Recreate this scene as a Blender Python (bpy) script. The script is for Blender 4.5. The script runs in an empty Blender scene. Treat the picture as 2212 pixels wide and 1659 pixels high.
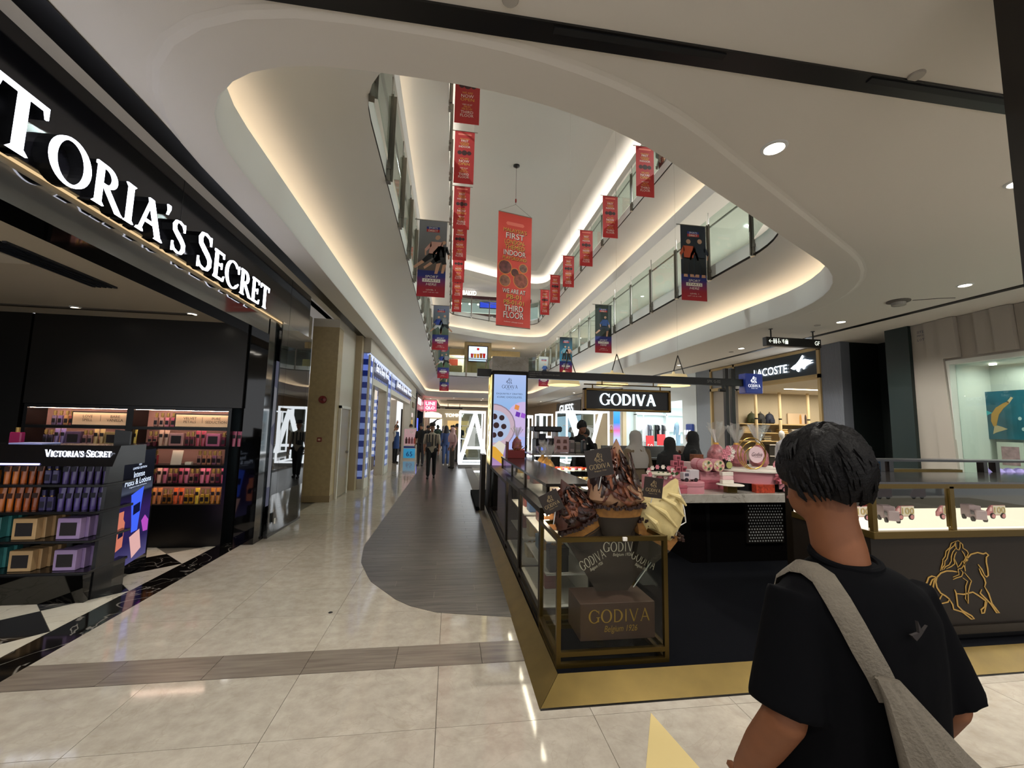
import bpy, bmesh, math, random
import numpy as np
from mathutils import Vector, Matrix
from mathutils.geometry import tessellate_polygon
sc = bpy.context.scene
COL = sc.collection
rnd = random.Random(7)
PI = math.pi

# ---------------------------------------------------------------- camera, world, exposure
CH = 1.65
cam_d = bpy.data.cameras.new('camera')
cam = bpy.data.objects.new('camera', cam_d)
COL.objects.link(cam)
r_, u_, f_ = Vector((0.98919251, -0.14516361, 0.0206325)), Vector((-0.03504191, -0.09741814, 0.99462645)), Vector((0.14237358, 0.98460004, 0.10145211))
m3 = Matrix((r_, u_, -f_)).transposed()
cam.matrix_world = Matrix.Translation((0, 0, CH)) @ m3.to_4x4()
cam_d.sensor_fit = 'HORIZONTAL'
cam_d.sensor_width = 36.0
cam_d.lens = 903.68 * 36.0 / 2212.0
cam_d.clip_start = 0.05
cam_d.clip_end = 300
sc.camera = cam
w = bpy.data.worlds.new('world')
sc.world = w
w.use_nodes = True
w.node_tree.nodes['Background'].inputs[0].default_value = (0.96, 0.97, 1.0, 1)
w.node_tree.nodes['Background'].inputs[1].default_value = 1.0
sc.view_settings.view_transform = 'Standard'
sc.view_settings.look = 'None'
sc.view_settings.gamma = 1.0
sc.view_settings.use_curve_mapping = False
sc.view_settings.exposure = 0.1
sc.cycles.max_bounces = 6
sc.cycles.diffuse_bounces = 3
sc.cycles.glossy_bounces = 3
sc.cycles.transparent_max_bounces = 14
sc.cycles.use_adaptive_sampling = True
sc.cycles.adaptive_threshold = 0.03
sc.cycles.sample_clamp_indirect = 4.0
sc.cycles.use_denoising = True
sc.cycles.caustics_reflective = False
sc.cycles.caustics_refractive = False

def S(x, y, z=None):
    k = 0.9375
    return Vector((x*k, y*k, CH + ((z or 0) - CH)*k)) if z is not None else Vector((x*k, y*k))

def at(px, py, y):
    d = r_*((px-1106)/903.68)-u_*((py-829.5)/903.68)+f_
    return Vector((0, 0, CH))+d*(y/d.y)

def atx(px, py, x):
    d = r_*((px-1106)/903.68)-u_*((py-829.5)/903.68)+f_
    return Vector((0, 0, CH))+d*(x/d.x)

# ---------------------------------------------------------------- materials
def lin(h):
    h = h.lstrip('#')
    return tuple((c/12.92 if c <= .04045 else ((c+.055)/1.055)**2.4) for c in (int(h[i:i+2], 16)/255 for i in (0, 2, 4))) + (1,)
MATS = {}
def mat(name, col='#808080', rough=.5, metal=0., emit=0., ecol=None, spec=.5, coat=0., bump=0., bscale=60., var=0., vscale=8., rvar=0.):
    """principled material; var = procedural colour mottling, bump = fine noise relief, rvar = tint change from object to object"""
    if name in MATS: return MATS[name]
    m = bpy.data.materials.new(name); MATS[name] = m
    m.use_nodes = True
    nt = m.node_tree; b = nt.nodes['Principled BSDF']; N = nt.nodes.new; L = nt.links.new
    c = lin(col)
    b.inputs['Base Color'].default_value = c
    b.inputs['Roughness'].default_value = rough
    b.inputs['Metallic'].default_value = metal
    b.inputs['Specular IOR Level'].default_value = spec
    b.inputs['Coat Weight'].default_value = coat
    if emit:
        b.inputs['Emission Color'].default_value = lin(ecol or col)
        b.inputs['Emission Strength'].default_value = emit
    if var or bump:
        tc = N('ShaderNodeTexCoord'); no = N('ShaderNodeTexNoise')
        no.inputs['Scale'].default_value = vscale; no.inputs['Detail'].default_value = 6
        L(tc.outputs['Object'], no.inputs['Vector'])
    src = None
    if var:
        mr = N('ShaderNodeMapRange'); mr.inputs['From Min'].default_value = .3; mr.inputs['From Max'].default_value = .7
        mr.inputs['To Min'].default_value = 1-var; mr.inputs['To Max'].default_value = 1+var
        L(no.outputs['Fac'], mr.inputs['Value']); src = mr.outputs[0]
    if rvar:
        oi = N('ShaderNodeObjectInfo'); m2 = N('ShaderNodeMapRange')
        m2.inputs['To Min'].default_value = 1-rvar; m2.inputs['To Max'].default_value = 1+rvar
        L(oi.outputs['Random'], m2.inputs['Value'])
        if src:
            mu = N('ShaderNodeMath'); mu.operation = 'MULTIPLY'; L(src, mu.inputs[0]); L(m2.outputs[0], mu.inputs[1]); src = mu.outputs[0]
        else: src = m2.outputs[0]
    if src:
        vm = N('ShaderNodeVectorMath'); vm.operation = 'SCALE'; vm.inputs[0].default_value = c[:3]
        L(src, vm.inputs['Scale']); L(vm.outputs[0], b.inputs['Base Color'])
    if bump:
        n2 = N('ShaderNodeTexNoise'); n2.inputs['Scale'].default_value = bscale; L(tc.outputs['Object'], n2.inputs['Vector'])
        bp = N('ShaderNodeBump'); bp.inputs['Strength'].default_value = bump; bp.inputs['Distance'].default_value = .01
        L(n2.outputs['Fac'], bp.inputs['Height']); L(bp.outputs[0], b.inputs['Normal'])
    return m
def emis(name, col='#ffffff', s=1.):
    if name in MATS: return MATS[name]
    m = bpy.data.materials.new(name); MATS[name] = m; m.use_nodes = True
    nt = m.node_tree; nt.nodes.remove(nt.nodes['Principled BSDF'])
    e = nt.nodes.new('ShaderNodeEmission'); e.inputs[0].default_value = lin(col); e.inputs[1].default_value = s
    nt.links.new(e.outputs[0], nt.nodes['Material Output'].inputs[0]); return m
def glassmat(name, col='#ffffff', refl=.12, rough=.02):
    if name in MATS: return MATS[name]
    m = bpy.data.materials.new(name); MATS[name] = m; m.use_nodes = True
    nt = m.node_tree; nt.nodes.remove(nt.nodes['Principled BSDF']); N = nt.nodes.new; L = nt.links.new
    t = N('ShaderNodeBsdfTransparent'); t.inputs[0].default_value = lin(col)
    g = N('ShaderNodeBsdfGlossy'); g.inputs['Roughness'].default_value = rough
    fr = N('ShaderNodeLayerWeight'); fr.inputs[0].default_value = .5
    pw = N('ShaderNodeMath'); pw.operation = 'POWER'; pw.inputs[1].default_value = 4.; L(fr.outputs['Facing'], pw.inputs[0])
    ad = N('ShaderNodeMath'); ad.operation = 'MULTIPLY_ADD'; ad.inputs[1].default_value = .6; ad.inputs[2].default_value = refl*.5; ad.use_clamp = True
    mx = N('ShaderNodeMixShader'); L(pw.outputs[0], ad.inputs[0]); L(ad.outputs[0], mx.inputs[0]); L(t.outputs[0], mx.inputs[1]); L(g.outputs[0], mx.inputs[2])
    L(mx.outputs[0], nt.nodes['Material Output'].inputs[0]); return m
def stone(name, c1, c2, vein=None, scale=3., rough=.1, vs=.0, rvar=.05, vstr=.7):
    """polished stone: two-tone mottling and optional thin veins"""
    if name in MATS: return MATS[name]
    m = bpy.data.materials.new(name); MATS[name] = m; m.use_nodes = True
    nt = m.node_tree; b = nt.nodes['Principled BSDF']; N = nt.nodes.new; L = nt.links.new
    tc = N('ShaderNodeTexCoord'); oi = N('ShaderNodeObjectInfo')
    ad = N('ShaderNodeVectorMath'); ad.operation = 'MULTIPLY_ADD'; ad.inputs[1].default_value = (1, 1, 1)
    cm = N('ShaderNodeCombineXYZ'); L(oi.outputs['Random'], cm.inputs[0]); L(oi.outputs['Random'], cm.inputs[1])
    sc_ = N('ShaderNodeVectorMath'); sc_.operation = 'SCALE'; sc_.inputs['Scale'].default_value = 37.0; L(cm.outputs[0], sc_.inputs[0])
    L(tc.outputs['Object'], ad.inputs[0]); L(sc_.outputs[0], ad.inputs[2])
    n1 = N('ShaderNodeTexNoise'); n1.inputs['Scale'].default_value = scale; n1.inputs['Detail'].default_value = 9; n1.inputs['Roughness'].default_value = .65
    L(ad.outputs[0], n1.inputs['Vector'])
    rp = N('ShaderNodeValToRGB'); rp.color_ramp.elements[0].position = .35; rp.color_ramp.elements[0].color = lin(c1)
    rp.color_ramp.elements[1].position = .65; rp.color_ramp.elements[1].color = lin(c2); L(n1.outputs['Fac'], rp.inputs[0])
    out = rp.outputs[0]
    if vein:
        n2 = N('ShaderNodeTexNoise'); n2.inputs['Scale'].default_value = vs or scale; n2.inputs['Detail'].default_value = 4; n2.inputs['Distortion'].default_value = 1.2
        L(ad.outputs[0], n2.inputs['Vector'])
        sb = N('ShaderNodeMath'); sb.operation = 'SUBTRACT'; sb.inputs[1].default_value = .5; L(n2.outputs['Fac'], sb.inputs[0])
        ab = N('ShaderNodeMath'); ab.operation = 'ABSOLUTE'; L(sb.outputs[0], ab.inputs[0])
        mr = N('ShaderNodeMapRange'); mr.inputs['From Max'].default_value = .01; mr.inputs['To Min'].default_value = vstr; mr.inputs['To Max'].default_value = 0
        L(ab.outputs[0], mr.inputs['Value'])
        mx = N('ShaderNodeMix'); mx.data_type = 'RGBA'; mx.inputs['B'].default_value = lin(vein); L(mr.outputs[0], mx.inputs['Factor']); L(out, mx.inputs['A']); out = mx.outputs['Result']
    if rvar:
        m2 = N('ShaderNodeMapRange'); m2.inputs['To Min'].default_value = 1-rvar; m2.inputs['To Max'].default_value = 1+rvar; L(oi.outputs['Random'], m2.inputs['Value'])
        vm = N('ShaderNodeVectorMath'); vm.operation = 'SCALE'; L(out, vm.inputs[0]); L(m2.outputs[0], vm.inputs['Scale']); out = vm.outputs[0]
    L(out, b.inputs['Base Color']); b.inputs['Roughness'].default_value = rough; return m
def planks(name, c1, c2, rough=.3, stretch=(1, 14, 1)):
    """wood grain running along local x"""
    if name in MATS: return MATS[name]
    m = bpy.data.materials.new(name); MATS[name] = m; m.use_nodes = True
    nt = m.node_tree; b = nt.nodes['Principled BSDF']; N = nt.nodes.new; L = nt.links.new
    tc = N('ShaderNodeTexCoord'); oi = N('ShaderNodeObjectInfo'); mp = N('ShaderNodeMapping'); mp.inputs['Scale'].default_value = stretch
    ad = N('ShaderNodeVectorMath'); cm = N('ShaderNodeCombineXYZ'); k = N('ShaderNodeMath'); k.operation = 'MULTIPLY'; k.inputs[1].default_value = 40
    L(oi.outputs['Random'], k.inputs[0]); L(k.outputs[0], cm.inputs[0]); L(k.outputs[0], cm.inputs[1])
    L(tc.outputs['Object'], mp.inputs[0]); L(mp.outputs[0], ad.inputs[0]); L(cm.outputs[0], ad.inputs[1])
    n = N('ShaderNodeTexNoise'); n.inputs['Scale'].default_value = 2.2; n.inputs['Detail'].default_value = 7; L(ad.outputs[0], n.inputs['Vector'])
    rp = N('ShaderNodeValToRGB'); rp.color_ramp.elements[0].position = .3; rp.color_ramp.elements[0].color = lin(c1)
    rp.color_ramp.elements[1].position = .7; rp.color_ramp.elements[1].color = lin(c2); L(n.outputs['Fac'], rp.inputs[0])
    m2 = N('ShaderNodeMapRange'); m2.inputs['To Min'].default_value = .82; m2.inputs['To Max'].default_value = 1.15; L(oi.outputs['Random'], m2.inputs['Value'])
    vm = N('ShaderNodeVectorMath'); vm.operation = 'SCALE'; L(rp.outputs[0], vm.inputs[0]); L(m2.outputs[0], vm.inputs['Scale'])
    L(vm.outputs[0], b.inputs['Base Color']); b.inputs['Roughness'].default_value = rough; return m

# ---------------------------------------------------------------- object helpers
WM = {}
def reg(o, parent=None):
    COL.objects.link(o)
    if parent is not None: o.parent = parent
    WM[o.name] = (WM[parent.name] if parent is not None else Matrix()) @ o.matrix_basis
    return o
def tag(o, label=None, cat=None, group=None, kind=None):
    if label: o['label'] = label
    if cat: o['category'] = cat
    if group: o['group'] = group
    if kind: o['kind'] = kind
    return o
def thing(name, label, cat, loc=(0, 0, 0), rz=0., group=None, kind=None):
    o = bpy.data.objects.new(name, None); o.empty_display_size = .1
    o.location = loc; o.rotation_euler = (0, 0, rz)
    o.matrix_basis = Matrix.Translation(loc) @ Matrix.Rotation(rz, 4, 'Z')
    return tag(reg(o), label, cat, group, kind)
def dup(root, loc, rz=0., label=None, group=None, scale=None):
    r = root.copy(); r.parent = None
    s = scale or 1.
    r.matrix_basis = Matrix.Translation(loc) @ Matrix.Rotation(rz, 4, 'Z') @ (Matrix.Diagonal((s, s, s, 1)) if not isinstance(s, tuple) else Matrix.Diagonal(s + (1,)))
    reg(r)
    if label: r['label'] = label
    if group: r['group'] = group
    for ch in list(root.children):
        c = ch.copy(); reg(c, r)
        for g in list(ch.children):
            reg(g.copy(), c)
    return r
def recol(root, mp):
    """give the copied parts of one copy other materials (object-linked slots)"""
    for c in list(root.children) + [g for ch in root.children for g in ch.children] + [root]:
        if c.type == 'MESH':
            for s in c.material_slots:
                if s.material and s.material.name in mp:
                    mm = mp[s.material.name]; s.link = 'OBJECT'; s.material = mm

class MB:
    """collects solids in world (or local) coordinates; build() links them as one mesh object"""
    def __init__(s): s.v = []; s.f = []; s.m = []; s.cur = 0
    def add(s, vs, fs):
        n = len(s.v); s.v += [Vector(a) for a in vs]; s.f += [tuple(i+n for i in f) for f in fs]; s.m += [s.cur]*len(fs); return s
    def box(s, x0, x1, y0, y1, z0, z1):
        vs = [(x, y, z) for z in (z0, z1) for y in (y0, y1) for x in (x0, x1)]
        return s.add(vs, [(0, 2, 3, 1), (4, 5, 7, 6), (0, 1, 5, 4), (2, 6, 7, 3), (0, 4, 6, 2), (1, 3, 7, 5)])
    def cbox(s, x0, x1, y0, y1, z0, z1, c=.01):
        """box with chamfered edges"""
        bm = bmesh.new(); bmesh.ops.create_cube(bm, size=1)
        for q in bm.verts:
            q.co = ((x0+x1)/2+q.co.x*(x1-x0), (y0+y1)/2+q.co.y*(y1-y0), (z0+z1)/2+q.co.z*(z1-z0))
        bmesh.ops.bevel(bm, geom=bm.edges[:], offset=c, segments=1, affect='EDGES', clamp_overlap=True)
        bm.verts.index_update(); s.add([q.co.copy() for q in bm.verts], [tuple(q.index for q in f.verts) for f in bm.faces]); bm.free(); return s
    def prism(s, pts, o, ex, ey, en, t):
        """polygon pts (2d) on plane o + x*ex + y*ey, thickness t along en (both ways from 0..t)"""
        o, ex, ey, en = Vector(o), Vector(ex), Vector(ey), Vector(en)
        n = len(pts)
        ar = sum(pts[i][0]*pts[(i+1) % n][1]-pts[(i+1) % n][0]*pts[i][1] for i in range(n))
        if ar < 0: pts = pts[::-1]
        a = [o+ex*p[0]+ey*p[1] for p in pts]; b = [q+en*t for q in a]
        flip = ex.cross(ey).dot(en)*t < 0
        fs = [tuple(range(n, 2*n)), tuple(range(n-1, -1, -1))] + [(i, (i+1) % n, n+(i+1) % n, n+i) for i in range(n)]
        if flip: fs = [f[::-1] for f in fs]
        return s.add(a+b, fs)
    def tube(s, path, r, n=8, closed=False, cap=True):
        path = [Vector(p) for p in path]; k = len(path); rings = []
        rr = r if isinstance(r, (list, tuple)) else [r]*k
        up = None
        for i, p in enumerate(path):
            if closed: d = path[(i+1) % k]-path[i-1]
            else: d = path[min(i+1, k-1)]-path[max(i-1, 0)]
            d = d.normalized() if d.length > 1e-9 else Vector((0, 0, 1))
            if up is None:
                a = Vector((0, 0, 1)) if abs(d.z) < .9 else Vector((1, 0, 0))
                up = d.cross(a).normalized()
            up = (up-d*up.dot(d)); up = up.normalized() if up.length > 1e-6 else d.orthogonal().normalized()
            v = d.cross(up)
            rings.append([p+(up*math.cos(2*PI*j/n)+v*math.sin(2*PI*j/n))*rr[i] for j in range(n)])
        return s.loft(rings, closed, cap)
    def loft(s, rings, closed=False, cap=True, ringclosed=True):
        n = len(rings[0]); k = len(rings); vs = [v for r in rings for v in r]; fs = []
        for i in range(k if closed else k-1):
            a, b = i*n, ((i+1) % k)*n
            for j in range(n if ringclosed else n-1): fs.append((a+j, a+(j+1) % n, b+(j+1) % n, b+j))
        if cap and not closed:
            fs.append(tuple(range(n-1, -1, -1))); fs.append(tuple((k-1)*n+j for j in range(n)))
        return s.add(vs, fs)
    def lathe(s, prof, c=(0, 0, 0), n=16, axis='z', cap=True):
        c = Vector(c); rings = []
        for r, h in prof:
            ring = []
            for j in range(n):
                a = 2*PI*j/n
                if axis == 'z': q = Vector((r*math.cos(a), r*math.sin(a), h))
                elif axis == 'y': q = Vector((r*math.cos(a), h, r*math.sin(a)))
                else: q = Vector((h, r*math.cos(a), r*math.sin(a)))
                ring.append(c+q)
            rings.append(ring)
        return s.loft(rings, False, cap)
    def cyl(s, c, r, h, n=16, axis='z'): return s.lathe([(r, 0), (r, h)], c, n, axis)
    def quad(s, a, b, c, d): return s.add([a, b, c, d], [(0, 1, 2, 3)])
    def ribbon(s, pl, wid, o, ex, ey, en, t):
        """flat raised strokes along 2d polylines"""
        o, ex, ey, en = Vector(o), Vector(ex), Vector(ey), Vector(en)
        for p in pl:
            p = [Vector((a[0], a[1])) for a in p]; k = len(p); le = []; ri = []
            for i in range(k):
                d = p[min(i+1, k-1)]-p[max(i-1, 0)]
                d = d.normalized() if d.length else Vector((1, 0)); nn = Vector((-d.y, d.x))
                ww = wid*(.55 if i in (0, k-1) else 1)/2
                le.append(p[i]+nn*ww); ri.append(p[i]-nn*ww)
            rings = []
            for i in range(k):
                A, B = o+ex*le[i].x+ey*le[i].y, o+ex*ri[i].x+ey*ri[i].y
                rings.append([A, B, B+en*t, A+en*t])
            s.loft(rings)
        return s
    def mesh(s, name, mats, inv=None, smooth=False):
        me = bpy.data.meshes.new(name)
        vs = [inv @ v for v in s.v] if inv is not None else s.v
        me.from_pydata([tuple(v) for v in vs], [], s.f)
        for m in (mats if isinstance(mats, (list, tuple)) else [mats]): me.materials.append(m)
        if isinstance(mats, (list, tuple)) and len(mats) > 1: me.polygons.foreach_set('material_index', s.m)
        if smooth: me.polygons.foreach_set('use_smooth', [True]*len(me.polygons))
        me.update(); return me
    def build(s, name, mats, parent=None, smooth=False, local=False, label=None, kind=None, recalc=False):
        inv = WM[parent.name].inverted() if (parent is not None and not local) else None
        me = s.mesh(name, mats, inv, smooth)
        if recalc:
            bm = bmesh.new(); bm.from_mesh(me); bmesh.ops.recalc_face_normals(bm, faces=bm.faces); bm.to_mesh(me); bm.free()
        if smooth: shade(me)
        o = bpy.data.objects.new(name, me); reg(o, parent); tag(o, label, kind=kind); return o
    def top(s, name, mats, label, cat, group=None, kind=None, smooth=False, loc=None):
        """a top-level thing that is one mesh; origin at its base"""
        if loc is None:
            loc = Vector((sum(v.x for v in s.v)/len(s.v), sum(v.y for v in s.v)/len(s.v), min(v.z for v in s.v)))
        inv = Matrix.Translation(loc).inverted(); me = s.mesh(name, mats, inv, smooth)
        if smooth: shade(me)
        o = bpy.data.objects.new(name, me); o.matrix_basis = Matrix.Translation(loc); reg(o)
        return tag(o, label, cat, group, kind)
def shade(me, ang=40):
    try: me.set_sharp_from_angle(angle=math.radians(ang))
    except Exception: pass
def inst(me, name, parent, loc, rz=0., mats=None, scale=None):
    o = bpy.data.objects.new(name, me)
    o.matrix_basis = Matrix.Translation(loc) @ Matrix.Rotation(rz, 4, 'Z') @ (Matrix.Diagonal(scale + (1,)) if scale else Matrix())
    return reg(o, parent)

# lettering -----------------------------------------------------------
_TX = {}
def text_geo(s, res=3):
    if (s, res) in _TX: return _TX[(s, res)]
    cu = bpy.data.curves.new('t', 'FONT'); cu.body = s; cu.resolution_u = res; cu.align_x = 'LEFT'
    o = bpy.data.objects.new('t', cu); COL.objects.link(o)
    me = o.to_mesh()
    vs = [v.co.copy() for v in me.vertices]; fs = [tuple(p.vertices) for p in me.polygons]
    o.to_mesh_clear(); bpy.data.objects.remove(o); bpy.data.curves.remove(cu)
    x0 = min(v.x for v in vs); x1 = max(v.x for v in vs); y0 = min(v.y for v in vs); y1 = max(v.y for v in vs)
    _TX[(s, res)] = ([((v.x-x0)/(x1-x0), (v.y-y0)/(y1-y0)) for v in vs], fs, (x1-x0)/(y1-y0))
    return _TX[(s, res)]
def text(mb, s, o, ex, ey, en, W=None, H=None, t=.002, lift=.0, shear=0., cx=False, res=3):
    """flat letters: box W x H from o (lower left, or lower centre if cx) on plane ex, ey, raised lift along en"""
    pts, fs, asp = text_geo(s, res)
    o, ex, ey, en = Vector(o), Vector(ex), Vector(ey), Vector(en)
    if W is None: W = H*asp
    if H is None: H = W/asp
    if cx: o = o-ex*(W/2)
    vs = [o+ex*(p[0]*W+p[1]*H*shear)+ey*(p[1]*H)+en*(lift+t) for p in pts]
    if ex.cross(ey).dot(en) < 0: fs = [f[::-1] for f in fs]
    mb.add(vs, fs); return W
def _ring(cx, cy, ro, ri, a0, a1, n=18):
    out = []
    for i in range(n):
        A, B = math.radians(a0+(a1-a0)*i/n), math.radians(a0+(a1-a0)*(i+1)/n)
        f = lambda r, a: (cx+r[0]*math.cos(a), cy+r[1]*math.sin(a))
        out.append([f(ro, A), f(ro, B), f(ri, B), f(ri, A)])
    return out
def _st(pts, ws):
    """stroke with a width per point -> quads"""
    out = []; L = []
    for i, p in enumerate(pts):
        a = pts[max(i-1, 0)]; b = pts[min(i+1, len(pts)-1)]; dx, dy = b[0]-a[0], b[1]-a[1]; l = math.hypot(dx, dy) or 1
        L.append(((p[0]-dy/l*ws[i]/2, p[1]+dx/l*ws[i]/2), (p[0]+dy/l*ws[i]/2, p[1]-dx/l*ws[i]/2)))
    for i in range(len(pts)-1): out.append([L[i][0], L[i+1][0], L[i+1][1], L[i][1]])
    return out
def R4(x0, x1, y0, y1): return [(x0, y0), (x1, y0), (x1, y1), (x0, y1)]
SERW = [1.]
def glyph(c, k=.13, h=.055):
    """serif capital, cap height 1 -> (polygons, advance)"""
    sf = .045
    def stem(x, y0=0, y1=1): return [R4(x-k/2, x+k/2, y0, y1)]
    def ser(x, y, w=.3):
        w = max(k*1.12, w*SERW[0])
        d = sf if y < .5 else -sf
        return [[(x-w/2, y), (x+w/2, y), (x+k*.55, y+d*1.6), (x-k*.55, y+d*1.6)]]
    def diag(x0, y0, x1, y1, w): return [[(x0-w/2, y0), (x0+w/2, y0), (x1+w/2, y1), (x1-w/2, y1)]]
    if c == 'I': return stem(.18)+ser(.18, 0)+ser(.18, 1), .36
    if c == 'T': return stem(.4)+ser(.4, 0)+[R4(.02, .78, 1-h, 1), [(.02, 1), (.02, .8), (.05, .8), (.1, 1)], [(.78, 1), (.7, 1), (.75, .8), (.78, .8)]], .8
    if c == 'O': return _ring(.48, .5, (.48, .53), (.335, .475), 0, 360, 32), .96
    if c == 'C': return _ring(.48, .5, (.48, .53), (.335, .475), 42, 318, 26)+[[(.83, .83), (.87, .66), (.9, .66), (.9, .97), (.87, .97)], [(.8, .12), (.9, .24), (.87, .27), (.74, .13)]], .93
    if c == 'G': return _ring(.48, .5, (.48, .53), (.335, .475), 42, 318, 26)+[[(.83, .83), (.87, .68), (.9, .68), (.9, .97), (.87, .97)], R4(.76, .89, .06, .42), R4(.66, .98, .4, .44)], 1.0
    if c == 'D': return stem(.18)+ser(.18, 0)+_ring(.36, .5, (.52, .5), (.375, .5-h), -90, 90, 18)+[R4(.1, .37, 1-h, 1), R4(.1, .37, 0, h)], .92
    if c == 'R': return stem(.18)+ser(.18, 0)+_ring(.34, .735, (.31, .265), (.18, .265-h), -90, 90, 14)+[R4(.06, .36, 1-h, 1), R4(.18, .36, .47, .47+h), [(.3, .48), (.44, .48), (.86, 0), (.7, 0)], [(.66, .05), (.7, 0), (.9, 0), (.82, .05)]], .84
    if c == 'E': return stem(.18)+[R4(.06, .62, 1-h, 1), R4(.06, .64, 0, h), R4(.2, .5, .49, .49+h), [(.62, 1), (.55, 1), (.59, .82), (.62, .82)], [(.64, 0), (.68, .2), (.65, .2), (.56, 0)], R4(.49, .52, .4, .63)], .7
    if c == 'A': return diag(.12, 0, .47, 1, h)+diag(.82, 0, .45, 1.02, k*1.15)+[R4(.25, .7, .32, .32+h)]+ser(.12, 0, .24)+ser(.82, 0, .3), .94
    if c == 'V': return diag(.12, 1, .47, 0, k*1.15)+diag(.8, 1, .47, 0, h)+ser(.12, 1, .3)+ser(.8, 1, .24), .92
    if c == 'S': 
        P = [(.56, .82), (.5, .93), (.34, .975), (.19, .93), (.12, .8), (.15, .66), (.3, .55), (.45, .45), (.56, .34), (.57, .19), (.48, .06), (.32, .02), (.16, .07), (.08, .2)]
        W = [.03, .05, .055, .09, .12, .135, .14, .14, .135, .12, .09, .055, .05, .03]
        return _st(P, W)+[[(.54, .98), (.58, .98), (.585, .74), (.555, .74)], [(.06, 0), (.1, 0), (.095, .28), (.06, .28)]], .66
    if c == "'": return [[(.06, 1.02), (.18, 1.02), (.19, .92), (.1, .72), (.06, .72), (.1, .86)]], .24
    return [], .35
def serif(mb, s, o, ex, ey, en, H, t=.03, track=.06, small=1., k=.13, h=.055, W=None, each=None):
    SERW[0] = .35 if s == 'GODIVA' else 1.
    """small caps word: the first letter of each word at H, the others at H*small; returns the width"""
    o, ex, ey, en = Vector(o), Vector(ex).normalized(), Vector(ey).normalized(), Vector(en)
    def lay(fx, draw):
        x = 0; first = True
        for c in s:
            if c == ' ': x += .4*H; first = True; continue
            hh = H*(1. if first else small); first = False
            ps, adv = glyph(c, k, h)
            if draw:
                q = each(c) if each else mb
                for p in ps: q.prism([((x+a[0]*hh)*fx, a[1]*hh + (H*(1-.0)-hh if c == "'" and False else 0)) for a in p], o, ex, ey, en, t)
            x += (adv+track)*hh
        return x
    w0 = lay(1, False); fx = W/w0 if W else 1
    lay(fx, True); SERW[0] = 1.; return w0*fx

EMB = [[(265,600),(215,585),(180,600),(160,650),(110,710),(82,755),(85,800),(110,840)],[(255,605),(215,625),(180,700),(140,770),(120,830),(160,910)],[(250,610),(235,640),(215,720),(165,790),(145,840),(165,880),(200,895),(220,925)],[(480,550),(430,538),(370,535),(310,555),(265,600),(250,650),(258,710),(290,770),(340,805),(375,840),(360,870),(285,885),(280,990),(255,1085)],[(305,790),(275,835),(245,860),(268,920),(270,1030),(240,1060),(255,1085)],[(375,840),(405,900),(410,950),(500,985),(585,1065),(615,1065),(590,1030),(500,970),(455,915),(450,780),(437,740)],[(455,785),(530,795),(625,775),(680,815),(750,875),(735,940),(695,970),(700,1010),(725,1005),(735,975),(765,885)],[(720,750),(700,790),(760,860),(800,910),(855,1010),(885,1015),(860,980),(815,910),(790,800),(750,715)],[(565,545),(560,480),(590,410),(640,360),(710,343),(770,360),(800,350),(825,375),(800,400),(795,450),(803,530),(803,600),(785,615),(765,600)],[(705,475),(740,530),(765,600)],[(712,520),(730,580),(758,630),(768,680),(755,720)]]
EMB_LADY = [[(490,210),(440,235),(425,280),(380,320),(368,375),(340,410),(335,450),(320,490),(308,530)],[(490,215),(470,260),(420,300),(400,350),(385,400),(360,430),(355,470),(330,500),(325,525)],[(485,290),(450,330),(430,380),(425,430),(400,470),(360,490),(340,520)],[(490,330),(470,360),(455,410),(460,460),(420,490),(370,510)],[(530,215),(560,250),(560,290),(600,320),(612,350),(590,390),(600,420),(575,450),(560,480)],[(545,320),(565,350),(580,400),(555,440),(560,470),(530,510),(490,520),(495,580),(430,605)],[(520,530),(540,560),(520,600),(465,615),(430,630)],[(490,215),(515,205),(535,220),(530,280),(515,310),(495,300),(485,270),(490,215)],[(460,400),(480,460),(490,500),(520,470),(545,430)],[(555,560),(590,610),(620,655),(600,700),(575,780),(565,900),(540,840),(550,790)],[(530,615),(578,655),(555,710),(550,790)]]
def emblem(mb, o, ex, ey, en, H, t=.002, wd=14.):
    """rider on a walking horse in line, height H, lower left corner o"""
    k = H/880.
    mb.ribbon([[((x-80)*k, (1085-y)*k) for x, y in p] for p in EMB], wd*k, o, ex, ey, en, t)
    mb.ribbon([[((x-80)*k, (1085-y)*k) for x, y in p] for p in EMB_LADY], wd*.65*k, o, ex, ey, en, t)
    return 805*k
X, Y, Z = Vector((1, 0, 0)), Vector((0, 1, 0)), Vector((0, 0, 1))
ORD = ['first', 'second', 'third', 'fourth', 'fifth', 'sixth', 'seventh', 'eighth', 'ninth', 'tenth', 'eleventh', 'twelfth', 'thirteenth', 'fourteenth', 'fifteenth', 'sixteenth', 'seventeenth', 'eighteenth', 'nineteenth', 'twentieth']
LK = 3.2     # one factor for all downlights
def spot(name, parent, loc, energy, col=(1, .965, .9), size=120, blend=.6, r=.06):
    d = bpy.data.lights.new(name, 'SPOT'); d.energy = energy*LK; d.color = col; d.spot_size = math.radians(size); d.spot_blend = blend; d.shadow_soft_size = r
    o = bpy.data.objects.new(name, d); o.matrix_basis = Matrix.Translation(loc if parent is None else WM[parent.name].inverted() @ Vector(loc)); return reg(o, parent)
def area(name, parent, loc, sx, sy, energy, col=(1, .95, .88), rot=None):
    d = bpy.data.lights.new(name, 'AREA'); d.energy = energy; d.color = col; d.shape = 'RECTANGLE'; d.size = sx; d.size_y = sy
    o = bpy.data.objects.new(name, d); o.matrix_basis = Matrix.Translation(loc if parent is None else WM[parent.name].inverted() @ Vector(loc)) @ (rot.to_4x4() if rot else Matrix()); return reg(o, parent)
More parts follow.
